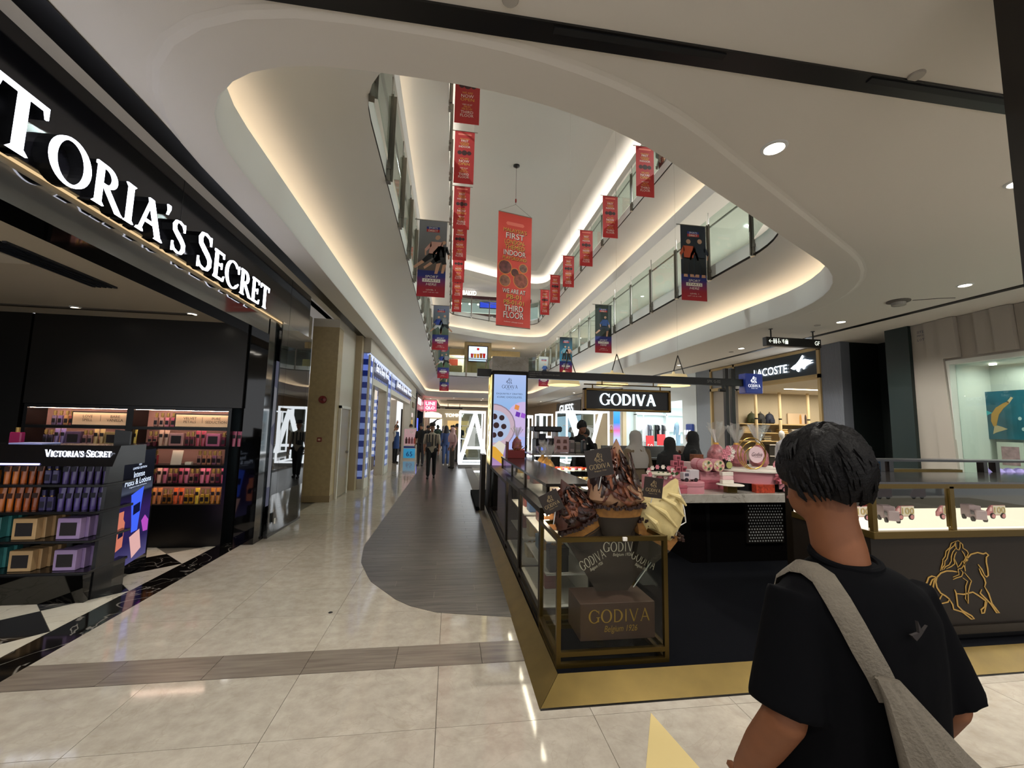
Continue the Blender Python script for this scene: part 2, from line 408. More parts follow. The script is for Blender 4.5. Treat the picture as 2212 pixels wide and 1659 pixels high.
# ================================================================ SETTING: floor
marble = stone('beige_marble', '#bcb3a5', '#aaa092', '#9c907d', scale=9., rough=.075, vs=2.6, rvar=.04, vstr=.3)
grout = mat('grout', '#5d564b', .7)
band_m = planks('grey_travertine', '#6d6258', '#857a6e', .22, (1.2, 16, 1))
wood_m = planks('dark_wood_tile', '#45413d', '#67615b', .3, (1.5, 12, 1))
blk_marble = stone('black_marble', '#0c0b0b', '#16120f', '#9a938a', scale=3, rough=.08, vs=1.6, rvar=0)
wht_marble = stone('white_marble', '#ddd6c6', '#cfc6b3', '#a79f90', scale=3, rough=.1, vs=2, rvar=.04)
white_p = mat('white_paint', '#e4ddd2', .75, bump=.05, bscale=200)
white_s = mat('white_ceiling_smooth', '#dcd8d0', .8)
black_t = mat('black_trim', '#0b0a0a', .35)
dark_gl = mat('black_gloss', '#070707', .06, coat=.3)

fl = MB().box(-12, 14, -4, 62, -.1, -.012).build('floor', grout, kind='structure'); tag(fl, 'polished beige marble mall floor')
TW, TH = .9, .6
me = MB().box(0, TW-.003, 0, TH-.003, -.012, 0).mesh('marble_tile', marble)
for j in range(6):
    for i in range(11): inst(me, 'marble_tile', fl, (-2.72+i*TW, 3.1-TH*(j+1), 0))
for j in range(30):
    n = 4 if j < 5 else 2
    for i in range(n): inst(me, 'marble_tile', fl, (-2.72+i*TW, 3.39+j*TH, 0))
far = MB()
for j in range(30, 97):
    for i in range(2): far.box(-2.72+i*TW, -2.72+(i+1)*TW-.003, 3.39+j*TH, 3.39+(j+1)*TH-.003, -.012, 0)
for j in range(0, 97, 2):
    for i in range(6): far.box(4.9+i*TW, 4.9+(i+1)*TW-.003, 3.39+j*TH, 3.39+(j+2)*TH-.003, -.012, 0)
for j in range(15, 97, 2): far.box(.9, 4.9-.003, 3.39+j*TH, 3.39+(j+2)*TH-.003, -.012, 0)
far.build('far_marble_tiles', marble, fl, kind='stuff')
me = MB().box(0, .597, 0, .285, -.012, .0005).mesh('band_tile', band_m)
for i in range(13): inst(me, 'band_tile', fl, (-2.72+i*.6, 3.1025, 0))
# wood-look walkway with a rounded near end
def wx(y):
    P = [(3.78, .6), (3.84, .15), (4.0, -.2), (4.2, -.42), (4.76, -.78), (5.39, -1.0), (6.08, -1.1), (7.4, -1.1), (40, -1.08)]
    for (a, b), (c, d) in zip(P, P[1:]):
        if a <= y <= c: return b+(d-b)*(y-a)/(c-a)
    return P[0][1] if y < P[0][0] else P[-1][1]
PW = .16; y = 3.78; k = 0; rest = MB()
while y < 40:
    a, b = wx(y), wx(min(y+PW-.003, 39.9)); lo = min(a, b)
    cuts = [x for x in [(-1.3+(k*.4) % 1.2)+1.2*i for i in range(3)] if lo+.12 < x < .55]
    xs = [None]+cuts+[.62]
    for p, q in zip(xs, xs[1:]):
        mb = rest if y > 16 else MB()
        x0a, x0b = (a, b) if p is None else (p+.0015, p+.0015)
        x1 = q-.0015
        if x1 <= max(x0a, x0b) and p is None: 
            pass
        y1 = y+PW-.003
        mb.add([(x0a, y, -.01), (x1, y, -.01), (x1, y1, -.01), (x0b, y1, -.01), (x0a, y, .0025), (x1, y, .0025), (x1, y1, .0025), (x0b, y1, .0025)],
               [(3, 2, 1, 0), (4, 5, 6, 7), (0, 1, 5, 4), (1, 2, 6, 5), (2, 3, 7, 6), (3, 0, 4, 7)])
        if y <= 16: mb.build('plank', wood_m, fl)
    y += PW; k += 1
rest.build('far_planks', wood_m, fl, kind='stuff')
# shop floor: black border slabs, then diamond chequer
sl = MB().box(0, .277, 0, .897, -.012, .001).mesh('border_slab', blk_marble)
for j in range(9): inst(sl, 'border_slab', fl, (-3.0, -1.1+j*.9, 0))
d = .404
dm = [MB().prism([(-d+.003, 0), (0, -d+.003), (d-.003, 0), (0, d-.003)], (0, 0, -.012), X, Y, Z, .0125).mesh('chequer_tile', q) for q in (wht_marble, blk_marble)]
def clipx(pts, x1):
    out = []
    for i, p in enumerate(pts):
        q = pts[(i+1) % len(pts)]
        if p[0] <= x1: out.append(p)
        if (p[0]-x1)*(q[0]-x1) < 0:
            t = (x1-p[0])/(q[0]-p[0]); out.append((x1, p[1]+t*(q[1]-p[1])))
    return out
for i in range(-8, 3):
    for j in range(-14, 4):
        if (i+j) % 2 == 0: continue
        cx, cy = -3.41+i*d, 5.91+j*d
        if cy > 6.2 or cy < 1.5 or cx < -6.2: continue
        mt = wht_marble if j % 2 == 0 else blk_marble
        if cx + d > -3.003:
            p = clipx([(cx-d+.003, cy), (cx, cy-d+.003), (cx+d-.003, cy), (cx, cy+d-.003)], -3.003)
            if len(p) >= 3 and cx-d < -3.01: MB().prism(p, (0, 0, -.012), X, Y, Z, .0125).build('chequer_tile', mt, fl)
        else: inst(dm[0 if j % 2 == 0 else 1], 'chequer_tile', fl, (cx, cy, 0))
# beige triangular floor sticker near the viewer
MB().prism([(.85, 1.83), (1.31, 1.76), (1.22, 2.48)], (0, 0, .0), X, Y, Z, .002).top('floor_sticker', mat('sticker_beige', '#d3bd83', .5), 'pale yellow triangular sticker on the marble floor before the kiosk', 'sticker')
# small dark specks trodden on the floor
MB().lathe([(.02, 0), (.014, .004), (.0, .006)], (-.98, 4.03, 0), 8).top('gum_spot', mat('gum', '#1c1814', .8), 'small dark gum spot on the beige marble near the walkway', 'stain')

# ================================================================ SETTING: ceiling and atrium
ZC = 3.9
def outline(cs, n=9):
    out = []; k = len(cs)
    for i in range(k):
        p = Vector(cs[i][:2]); a = Vector(cs[i-1][:2]); b = Vector(cs[(i+1) % k][:2]); r = cs[i][2]
        da, db = (a-p).normalized(), (b-p).normalized(); ang = da.angle(db); t = min(r/math.tan(ang/2), .48*(a-p).length, .48*(b-p).length) if ang < PI-1e-3 else .3
        s, e = p+da*t, p+db*t
        for q in range(n+1):
            u = q/n; out.append(s*(1-u)**2+p*2*u*(1-u)+e*u*u)
    return out
def off(pts, d):
    out = []; k = len(pts)
    for i in range(k):
        t = (pts[(i+1) % k]-pts[i-1]).normalized(); out.append(pts[i]+Vector((t.y, -t.x))*d)
    return out      # counter-clockwise outline: d > 0 is outward
def O(cs): return [v*.9375 for v in outline(cs)]
A0 = O([(-2.06, 2.72, 2.0), (.85, 2.74, 4.5), (6.7, 5.85, 3.2), (6.7, 36, 2), (3, 36, 1), (-2.12, 36, 1.6)])
B1 = O([(-1.06, 3.75, 2.2), (1.2, 3.85, 4), (5.98, 6.25, 2.0), (5.98, 30.5, 1.6), (3, 30.6, 1), (-1.06, 30.5, 1.2)])
A2 = O([(-1.22, 3.6, 2.2), (1.2, 3.7, 4), (6.67, 6.5, 2.0), (6.72, 30.4, 2.2), (3.4, 30.0, 5), (-1.22, 27.6, 1)])
B2 = O([(-.31, 4.4, 2.0), (1.4, 4.4, 4), (5.98, 6.8, 1.8), (6.1, 30.3, 2.0), (3.4, 30.0, 5), (-.31, 28.3, 1)])
A3 = O([(-.4, 4.4, 2.0), (1.4, 4.4, 4), (6.67, 6.8, 2), (6.75, 30.2, 2), (3.2, 29.2, 5), (-.4, 27.4, 1)])
def zz(z): return CH+(z-CH)*.9375
def holed(name, outer, holes, z, m, down=True, parent=None):
    loops = [[Vector((p[0], p[1], z)) for p in outer]]+[[Vector((p[0], p[1], z)) for p in h] for h in holes]
    tri = tessellate_polygon(loops); vs = [v for l in loops for v in l]
    mb = MB(); fs = []
    for t in tri:
        a, b, c = (vs[i] for i in t); nz = (b-a).cross(c-a).z
        fs.append(t if (nz < 0) == down else t[::-1])
    mb.add(vs, fs); return mb.build(name, m, parent, kind='structure' if parent is None else None)
C0 = O([(-1.6, 40, 1.5), (3, 40, 3), (6.4, 41, 1.5), (6.4, 62, 1.5), (3, 62, 1), (-1.6, 62, 1.5)])
ceil = holed('ceiling', [(-2.58, -4), (10.6, -4), (10.6, 62), (-2.58, 62)], [A0, C0], ZC, white_p); tag(ceil, 'white plaster ground floor ceiling with a rounded atrium opening')
holed('ceiling_upper', [(-9, -4), (14, -4), (14, 62), (-9, 62)], [A2], zz(7.9), white_s)
holed('ceiling_top', [(-9, -4), (14, -4), (14, 62), (-9, 62)], [A3], zz(11.9), white_s)
holed('floor_upper', [(-9, -4), (14, -4), (14, 62), (-9, 62)], [B1], zz(5.5), mat('upper_floor', '#8b8378', .3), False)
holed('floor_top', [(-9, -4), (14, -4), (14, 62), (-9, 62)], [B2], zz(9.5), mat('upper_floor', '#8b8378', .3), False)
groove = mat('shadow_groove', '#6b6560', .8)
cove_w = emis('cove_light', '#ffe3bf', 9.)
cove_s = emis('cove_light_bright', '#ffe6c4', 10.)
cove_r = emis('cove_light_roof', '#fff4e6', 34.)
def strip(mb, loops, zs):
    """wall of loops (same count) at heights zs, faces toward the void"""
    n = len(loops[0]); rings = [[Vector((p.x, p.y, z)) for p in l] for l, z in zip(loops, zs)]
    mb.loft([r[::-1] for r in rings], cap=False); return mb
def blend(a, b, t): return [p*(1-t)+q*t for p, q in zip(a, b)]
bulk = mat('white_bulkhead', '#d9d7d2', .65)
def bulkhead(tagname, A, B, zb, zl, zg, zf, cove):
    t = thing(tagname, None, None, kind='structure')
    lip = MB(); strip(lip, [A, off(A, -.015), off(A, -.015), off(A, .05), off(A, .05)], [zb, zb+.02, zl-.02, zl, zl-.16]); lip.build('cove_lip', bulk, t, smooth=True)
    led = MB(); strip(led, [off(A, .05), off(A, .34)], [zl-.16, zl-.16]); led.build('cove_ledge', bulk, t)
    cv = MB(); strip(cv, [off(A, .1), off(A, .1), off(A, .15)], [zl-.155, zl-.10, zl-.10]); cv.build('cove_strip_light', cove, t)
    o2 = off(A, .34); o3 = off(A, .28)
    bk = MB(); lo = [o2, o3]; zs = [zl-.16, zl+.08]
    for u in (.15, .3, .5, .75, 1): lo.append(blend(o3, B, u)); zs.append(zl+.08+(zg-zl-.08)*(u**.75))
    strip(bk, lo, zs); bk.build('bulkhead_panel', bulk, t, smooth=True)
    g = MB(); strip(g, [B, off(B, .05), off(B, .05), B], [zg, zg, zg+.05, zg+.05]); g.build('shadow_gap', groove, t)
    fc = MB(); strip(fc, [B, B, off(B, .2)], [zg+.05, zf+.03, zf+.03]); fc.build('slab_face', bulk, t)
    return t
rg_ = MB(); strip(rg_, [off(A0, .38), off(A0, .35), off(A0, .32), off(A0, .31), A0], [ZC-.001, ZC-.005, ZC-.015, ZC-.018, ZC-.018]); rg_.build('trim_9', white_p, kind='structure', smooth=False)
bulkhead('trim_1', A0, B1, ZC-.018, zz(4.5), zz(5.2), zz(5.5), cove_w)
bulkhead('trim_2', A2, B2, zz(7.9), zz(8.35), zz(9.2), zz(9.5), cove_s)
# roof above the void
rt = thing('trim_3', None, None, kind='structure')
lp = MB(); strip(lp, [A3, off(A3, -.015), off(A3, .05), off(A3, .05)], [zz(11.9), zz(11.92), zz(12.35), zz(12.2)]); lp.build('cove_lip', bulk, rt)
cv = MB(); strip(cv, [off(A3, .1), off(A3, .1), off(A3, .15)], [zz(12.2), zz(12.25), zz(12.25)]); cv.build('cove_strip_light', cove_r, rt)
rf = MB(); B3 = off(A3, -.85); strip(rf, [off(A3, .05), off(A3, .4), off(A3, .3), off(A3, -.25), B3], [zz(12.2), zz(12.2), zz(12.5), zz(12.85), zz(12.95)]); rf.build('roof_bevel', bulk, rt, smooth=True)
holed('roof_panel', B3, [], zz(12.95), mat('roof_white', '#c9c8c4', .85), True, rt)
# second opening further down the mall
C1 = off(C0, -.9)
bulkhead('trim_4', C0, C1, ZC, zz(4.45), zz(5.2), zz(5.5), cove_s)
holed('roof_panel_far', off(C0, 3), [], zz(8), white_s, True)
# black linear trims in the ceiling
def trimbox(nm, *b): MB().box(*b).build(nm, black_t, kind='structure')
trimbox('trim_5', -2.43, -2.24, -4, 40, ZC-.012, ZC+.02)
tx = MB().box(-2.24, 8.3, 2.06, 2.19, ZC-.014, ZC+.02).build('trim_6', black_t, kind='structure')
for a, b in ((.5, 1.55), (2.55, 3.75)):
    MB().box(a, b, 2.075, 2.115, ZC-.022, ZC-.013).build('diffuser_slot', mat('slot_black', '#020202', .6), tx)
trimbox('trim_7', 8.3, 8.42, -4, 40, ZC-.012, ZC+.02)
MB().box(1.9, 3.4, 1.30, 1.42, ZC-.05, ZC+.01).build('trim_8', white_p, kind='structure')
# downlights and ceiling fittings
ring_m = mat('downlight_ring', '#d9d9d6', .3); glow = emis('downlight_glow', '#fff3df', 14.)
def downlight(x, y, label, e=45, z=ZC, r=.075, sz=140):
    if z == ZC: e *= .62
    t = thing('downlight', label, 'downlight', (x, y, z), group='recessed ceiling downlights')
    MB().lathe([(r, .0), (r, -.012), (r*1.25, -.006), (r*1.3, 0)], (x, y, z), 20).build('trim_ring', ring_m, t, smooth=True)
    MB().lathe([(r*.96, -.004), (r*.5, -.007), (.001, -.008)], (x, y, z), 20, cap=False).build('lens', glow, t)
    if e: spot('lamp', t, (x, y, z-.03), e, size=sz, col=(1, .965, .9) if z <= ZC else (.93, .98, 1))
    return t
DL = [(-1.8, 2.84, 'bright round downlight in the ceiling above the shop sign', 60), (2.47, 2.79, 'bright round downlight in the ceiling right of the opening', 90),
      (7.55, 5.04, 'small downlight near the black ceiling line above the pale window', 110), (4.92, 2.83, 'downlight at the right edge beside the dark pier', 110),
      (7.75, 7.25, 'downlight left of the fire sensor above the hanging sign', 90), (7.75, 10.2, 'downlight beyond the hanging sign toward the sportswear shop', 50),
      (7.8, 13.4, 'fourth downlight along the right ceiling', 50), (7.8, 17.0, 'fifth downlight along the right ceiling', 60), (7.8, 21, 'sixth downlight along the right ceiling', 60), (7.8, 26, 'far downlight along the right ceiling', 60)]
for x, y, l, e in DL: downlight(x, y, l, e)
for i, y in enumerate((.3, -1.8)):
    for j, x in enumerate((-1.4, 1.0, 3.4)):
        downlight(x, y, ['ceiling downlight behind the viewer', 'rear ceiling downlight behind the viewer'][i]+[' on the left', ' in the middle', ' on the right'][j], 55)
for i, (x, y) in enumerate(((4.6, .9), (6.6, .9), (8.6, 1.2), (4.6, -1.6), (6.6, -1.6), (8.4, 3.0))): downlight(x, y, f'{ORD[i]} added ceiling downlight, out of view to the right of the viewer', 110)  # unseen lamps added to brighten the ceiling on the right
for i, (x, y) in enumerate(((.2, 34.6), (2.6, 34.6), (-1.75, 36.2), (-1.75, 41), (-1.75, 47), (2.6, 36.6), (5.5, 36), (7.8, 36))):
    downlight(x, y, f'{ORD[i]} downlight in the far mall ceiling', 110)
for i, (x, y) in enumerate(((8.2, 9), (8.2, 13), (8.2, 17), (8.2, 21.5), (8.2, 26), (-2.6, 10), (-2.6, 17), (-2.6, 24), (1, 30.6), (4.5, 30.6))):  # wide lamps added to fill the atrium with neutral light
    downlight(x, y, f'{ORD[i]} small added downlight in the first floor ceiling', 260, zz(7.9), .07, 174)
for i, (x, y) in enumerate(((8.2, 9), (8.2, 15), (8.2, 21.5), (-2.2, 10), (-2.2, 17), (-2.2, 24), (1, 30.2), (4.5, 31))):  # same added fill for the upper part of the void
    downlight(x, y, f'{ORD[i]} small added downlight in the second floor ceiling', 320, zz(11.9), .07, 174)
def disc(x, y, r, label, cat='sprinkler', name='sprinkler_plate'):
    MB().lathe([(r, 0), (r, -.006), (r*.9, -.012), (.001, -.012)], (x, y, ZC), 18).top(name, mat('plate_grey', '#b3aca2', .5), label, cat)
disc(.235, 1.98, .045, 'round sprinkler cover plate at the top edge of the ceiling')
disc(2.82, 2.03, .045, 'round sprinkler cover plate by the black ceiling slot on the right')
disc(7.55, 7.6, .06, 'flat round cover in the ceiling behind the hanging sign')
disc(7.85, 10.75, .06, 'dark round ceiling cover beyond the hanging sign')
t = thing('smoke_sensor', 'dark fire sensor dome on the right ceiling with a thin crack beside it', 'sensor', (7.42, 5.88, ZC))
MB().lathe([(.16, 0), (.16, -.02), (.1, -.03)], (7.42, 5.88, ZC), 20).build('base', mat('sensor_grey', '#5d5852', .5), t)
MB().lathe([(.1, -.02), (.095, -.08), (.02, -.1)], (7.42, 5.88, ZC), 20).build('dome', mat('sensor_clear', '#a9a49a', .2), t)
MB().tube([(7.6, 5.8, ZC-.004), (7.9, 5.62, ZC-.004), (8.1, 5.55, ZC-.004)], .006, 5).build('wire', mat('sensor_grey'), t)
# dark pier at the right edge
MB().box(2.42, 3.4, .3, 1.412, 0, ZC).build('wall_right_pier', mat('dark_pier', '#17110c', .35), kind='structure')
# ================================================================ ATRIUM: balustrades
steel = mat('brushed_steel', '#8f8a82', .3, 1.)
steel_d = mat('dark_steel', '#4a4641', .35, .9)
glass = glassmat('clear_glass', '#e9f2ee', .07)
post_me = MB().box(-.03, .03, .01, .05, -.3, 1.0).box(-.008, .008, .05, .09, -.28, .98).box(-.045, .045, .0, .06, -.3, -.22).box(-.04, .04, .0, .06, -.12, -.06).cyl((0, .02, .98), .009, .3, 6).mesh('post', steel)
pin_me = MB().lathe([(.02, 0), (.03, .02), (.02, .05)], (0, 0, 0), 8, 'y').mesh('clamp', steel)
def balustrade(label, B, zf, ymin=3.0, step=1.36):
    t = thing('balustrade', label, 'railing', (B[0].x, B[0].y, zf))
    n = len(B); acc = 0; pts = []
    L = [(B[(i+1) % n]-B[i]).length for i in range(n)]
    nxt = .4
    for i in range(n):
        while nxt <= acc+L[i] and L[i] > 1e-6:
            u = (nxt-acc)/L[i]; p = B[i]*(1-u)+B[(i+1) % n]*u; tg = (B[(i+1) % n]-B[i]).normalized()
            pts.append((p, math.atan2(tg.y, tg.x))); nxt += step
        acc += L[i]
    inv = WM[t.name].inverted()
    for i, (p, a) in enumerate(pts):
        if p.y < ymin: continue
        inst(post_me, 'post', t, inv @ Vector((p.x, p.y, zf)), a)
        q = pts[(i+1) % len(pts)][0]; d = q-p; l = d.length
        if l > step*1.3: continue
        g = MB().box(.06, l-.06, -.006, .006, .02, 1.12).build('glass_panel', glass, t, local=True)
        nn = Vector((-math.sin(math.atan2(d.y, d.x)), math.cos(math.atan2(d.y, d.x))))*.03
        g.matrix_basis = Matrix.Translation(inv @ Vector((p.x+nn.x, p.y+nn.y, zf))) @ Matrix.Rotation(math.atan2(d.y, d.x), 4, 'Z')
    ro = off(B, .06)
    MB().tube([Vector((p.x, p.y, zf+.98)) for p in ro], .024, 8, closed=True).build('handrail', steel, t, smooth=True)
balustrade('steel and glass balustrade around the first floor void', B1, zz(5.5))
balustrade('steel and glass balustrade around the second floor void', B2, zz(9.5))

# ================================================================ ATRIUM: banners
ban_red = mat('banner_red', '#b3282a', .6, var=.04, vscale=2)
bigred = mat('banner_big_red', '#d0453a', .6, var=.05, vscale=.6)
gold_ink = mat('ink_gold', '#e0b04e', .6); white_ink = mat('ink_white', '#f1ece4', .6); dark_ink = mat('ink_dark', '#3a0e10', .6)
blue_ink = mat('ink_blue', '#1d2f86', .6); peach_ink = mat('ink_peach', '#e7796a', .6); blk_ink = mat('ink_black', '#101014', .6)
def circ(cx, cy, r, n=18): return [(cx+r*math.cos(2*PI*i/n), cy+r*math.sin(2*PI*i/n)) for i in range(n)]
def red_banner_proto():
    t = thing('hanging_banner', 'x', 'banner', (0, 0, 0))
    W, H = .54, 1.52
    MB().box(-W/2, W/2, -.004, .004, -H, 0).build('cloth', ban_red, t, local=True)
    MB().cyl((-W/2-.08, 0, 0), .011, W+.16, 8, 'x').build('rod', steel, t, local=True)
    w_, g_ = MB(), MB(); o = Vector((0, -.005, 0)); kw = dict(cx=True, t=.001, res=2)
    def ln(mb, s, y, h, W=None): text(mb, s, o+Z*y, X, Z, -Y, W=W, H=h, **kw)
    ln(g_, "MALAYSIA'S", -.24, .035); ln(w_, 'FIRST', -.31, .06); ln(g_, 'LONDON-', -.365, .04); ln(g_, 'THEMED', -.415, .04); ln(w_, 'INDOOR', -.48, .055)
    ln(g_, 'WE ARE', -.82, .045); ln(w_, 'NOW', -.91, .075); ln(g_, 'OPEN', -.99, .07, .3)
    ln(w_, 'VISIT US AT', -1.09, .03); ln(g_, 'PB-01', -1.145, .045); ln(g_, 'PB-01-01', -1.2, .045); ln(w_, 'THIRD', -1.285, .065); ln(w_, 'FLOOR', -1.365, .065)
    g = MB()
    for x, r in ((-.13, .06), (0, .075), (.13, .06)): g.prism(circ(x, -.63, r), (0, -.0045, 0), X, Z, -Y, .001)
    g.build('round_pictures', dark_ink, t, local=True)
    p = MB().prism([(-.17, -.07), (.17, -.07), (.19, -.09), (.17, -.115), (-.17, -.115), (-.19, -.09)], (0, -.0045, 0), X, Z, -Y, .001).build('title_pill', peach_ink, t, local=True)
    w_.build('white_lettering', white_ink, t, local=True); g_.build('gold_lettering', gold_ink, t, local=True)
    return t
rp = red_banner_proto(); ztop = 9.75; first = True
RY = [10.63, 13.27, 15.88, 18.5, 21.05, 23.5]; LY = [8.6, 10.9, 13.6, 16.3, 18.9, 21.4, 24.0]
def place(root, loc, label, group, rz=0, flag=[]):
    if root.name not in flag:
        flag.append(root.name); root.matrix_basis = Matrix.Translation(loc) @ Matrix.Rotation(rz, 4, 'Z'); WM[root.name] = root.matrix_basis.copy(); root['label'] = label; root['group'] = group; return root
    return dup(root, loc, rz, label, group)
for i, y in enumerate(RY): place(rp, (5.25, y, 9.74), f'red playground banner on the right upper balustrade, {ORD[i]} from the viewer', 'red banners on the second floor railing')
for i, y in enumerate(LY): place(rp, (.12, y, 9.74), f'red playground banner on the left upper balustrade, {ORD[i]} from the viewer', 'red banners on the second floor railing')

def grad(name, stops):
    if name in MATS: return MATS[name]
    m = bpy.data.materials.new(name); MATS[name] = m; m.use_nodes = True; nt = m.node_tree; N = nt.nodes.new; L = nt.links.new
    b = nt.nodes['Principled BSDF']; b.inputs['Roughness'].default_value = .6
    tc = N('ShaderNodeTexCoord'); se = N('ShaderNodeSeparateXYZ'); rp_ = N('ShaderNodeValToRGB'); L(tc.outputs['Generated'], se.inputs[0]); L(se.outputs['Z'], rp_.inputs[0]); L(rp_.outputs[0], b.inputs['Base Color'])
    e = rp_.color_ramp.elements
    while len(e) < len(stops): e.new(.5)
    for el, (p, c) in zip(e, stops): el.position = p; el.color = lin(c)
    return m
def athlete(mb_skin, mb_top, mb_bot, x, y, s, lean=0., flip=1, run=False):
    """printed standing figure on the banner plane, feet at x, y; s = height"""
    o = (0, -.0055, 0)
    def P(mb, pts): mb.prism([(x+flip*(a+lean*b)*s, y+b*s) for a, b in pts], o, X, Z, -Y, .001)
    P(mb_skin, circ(0, .93, .06, 12))
    P(mb_top, [(-.14, .82), (.14, .82), (.13, .5), (-.12, .5)])
    P(mb_top, [(.13, .82), (.24, .6), (.19, .57), (.1, .7)]); P(mb_skin, [(.24, .6), (.27, .45), (.23, .45), (.19, .57)])
    P(mb_top, [(-.13, .82), (-.24, .62), (-.19, .57), (-.1, .7)]); P(mb_skin, [(-.24, .62), (-.2, .46), (-.17, .48), (-.19, .57)])
    if run:
        P(mb_bot, [(-.12, .52), (.13, .52), (.22, .3), (.12, .27), (0, .42), (-.16, .28), (-.24, .34)])
        P(mb_skin, [(.22, .3), (.2, .02), (.13, .02), (.12, .28)]); P(mb_skin, [(-.16, .3), (-.36, .12), (-.4, .18), (-.24, .34)])
    else:
        P(mb_bot, [(-.12, .52), (.13, .52), (.12, .1), (.03, .1), (0, .42), (-.04, .1), (-.13, .1)])
        P(mb_skin, [(.03, .1), (.12, .1), (.15, .03), (.03, .03)]); P(mb_skin, [(-.13, .1), (-.04, .1), (-.03, .03), (-.14, .03)])
def sport_banner(loc, label, top1, top2, figs, kind=0):
    t = thing('hanging_banner', label, 'banner', loc, group='sports banners on the first floor railing')
    W, H = .6, 1.72
    MB().box(-W/2, W/2, -.004, .004, -H, 0).build('cloth', grad('sports_print_'+top1.strip('#'), [(0, '#b0202c'), (.12, '#9a1d33'), (.27, '#1f2b7c'), (.335, '#1d2a6e'), (.345, top2), (1, top1)]), t, local=True)
    MB().cyl((-W/2-.1, 0, 0), .012, W+.2, 8, 'x').build('rod', steel, t, local=True)
    o = Vector((0, -.005, 0)); w_ = MB(); kw = dict(cx=True, t=.0015, res=2)
    b1 = MB().prism([(-.14, -.2), (.14, -.2), (.14, -.145), (-.14, -.145)], (0, -.0045, 0), X, Z, -Y, .0007).build('logo_upper_field', blue_ink, t, local=True)
    MB().prism([(-.14, -.265), (.14, -.265), (.14, -.2), (-.14, -.2)], (0, -.0045, 0), X, Z, -Y, .0007).build('logo_lower_field', ban_red, t, local=True)
    def text_l(_, s, *a, **k): q = MB(); text(q, s, *a, **k); q.build('lettering_line', white_ink, t, local=True)
    text_l(w_, 'SPORTS', o-Z*.193, X, Z, -Y, H=.04, **kw); text_l(w_, 'DIRECT', o-Z*.255, X, Z, -Y, H=.042, **kw)
    text_l(w_, 'SPORT', o-Z*1.3, X, Z, -Y, H=.055, W=.27, shear=.2, **kw); text_l(w_, 'HERE', o-Z*1.47, X, Z, -Y, H=.055, W=.22, shear=.2, **kw)
    text_l(w_, 'LEVEL 1', o-Z*1.58, X, Z, -Y, H=.025, W=.2, **kw); text_l(w_, 'LOT 1-01 & 1-02', o-Z*1.63, X, Z, -Y, H=.02, W=.32, **kw)
    MB().prism([(-.19, -1.395), (.19, -1.395), (.19, -1.318), (-.19, -1.318)], (0, -.0045, 0), X, Z, -Y, .0007).build('word_bar', white_ink, t, local=True)
    s_ = MB(); text(s_, 'STARTS', o-Z*1.38, X, Z, -Y, H=.05, W=.33, shear=.2, **kw); s_.build('dark_lettering', blk_ink, t, local=True)
    for k, (x, y, s, lean, fl, run, ct, cb) in enumerate(figs):
        a, b, c = MB(), MB(), MB(); athlete(a, b, c, x, y, s, lean, fl, run)
        c.build('printed_shorts', mat('ink'+cb, cb, .6), t, local=True); b.build('printed_shirt', mat('ink'+ct, ct, .6), t, local=True); a.build('printed_skin', mat('ink_skin', '#c99a80', .6), t, local=True)
F1 = [(-.12, -1.22, .9, 0, 1, False, '#c4532f', '#15151c'), (.15, -1.22, .92, 0, -1, False, '#1b2233', '#14161c')]
F2 = [(0, -1.15, .75, .1, 1, True, '#2f4f8f', '#23283a')]
F3 = [(-.1, -1.12, .72, .1, 1, False, '#6fa2b8', '#14141a'), (.13, -1.12, .7, 0, -1, False, '#c9907c', '#14141a')]
F4 = [(-.06, -1.22, .9, .2, 1, True, '#d9a295', '#121215'), (.1, -1.2, .76, .2, 1, True, '#1d1c22', '#17161b')]
F5 = [(-.12, -1.13, .72, .05, 1, True, '#2b3f96', '#cfcfd2'), (.14, -1.12, .76, 0, -1, True, '#8f929a', '#17171b')]
sport_banner((5.2, 8.27, 6.2), 'dark blue sports banner with an orange-shirted figure on the right railing', '#1d2433', '#141b28', F1)
sport_banner((5.2, 13.82, 6.0), 'dark green sports banner with one blue-shirted runner on the right railing', '#26302a', '#1b241d', F2)
sport_banner((5.2, 18.65, 5.85), 'black sports banner with two figures, third along the right railing', '#14161d', '#3a86a8', F3)
sport_banner((5.2, 23.3, 5.7), 'farthest sports banner on the right railing, white at the top', '#d4d4d2', '#5a5a55', F2)
sport_banner((-.52, 8.96, 6.12), 'sports banner with a pale-topped runner on the left railing', '#8a8b93', '#5d5148', F4)
sport_banner((-.49, 15.85, 6.2), 'grey-blue sports banner with two footballers on the left railing', '#78809a', '#4b5a42', F5)
sport_banner((-.49, 22.8, 5.9), 'third sports banner down the left railing', '#5f6b73', '#46603f', F5)
sport_banner((-.49, 27.6, 5.6), 'farthest sports banner on the left railing', '#5b6468', '#40503e', F2)

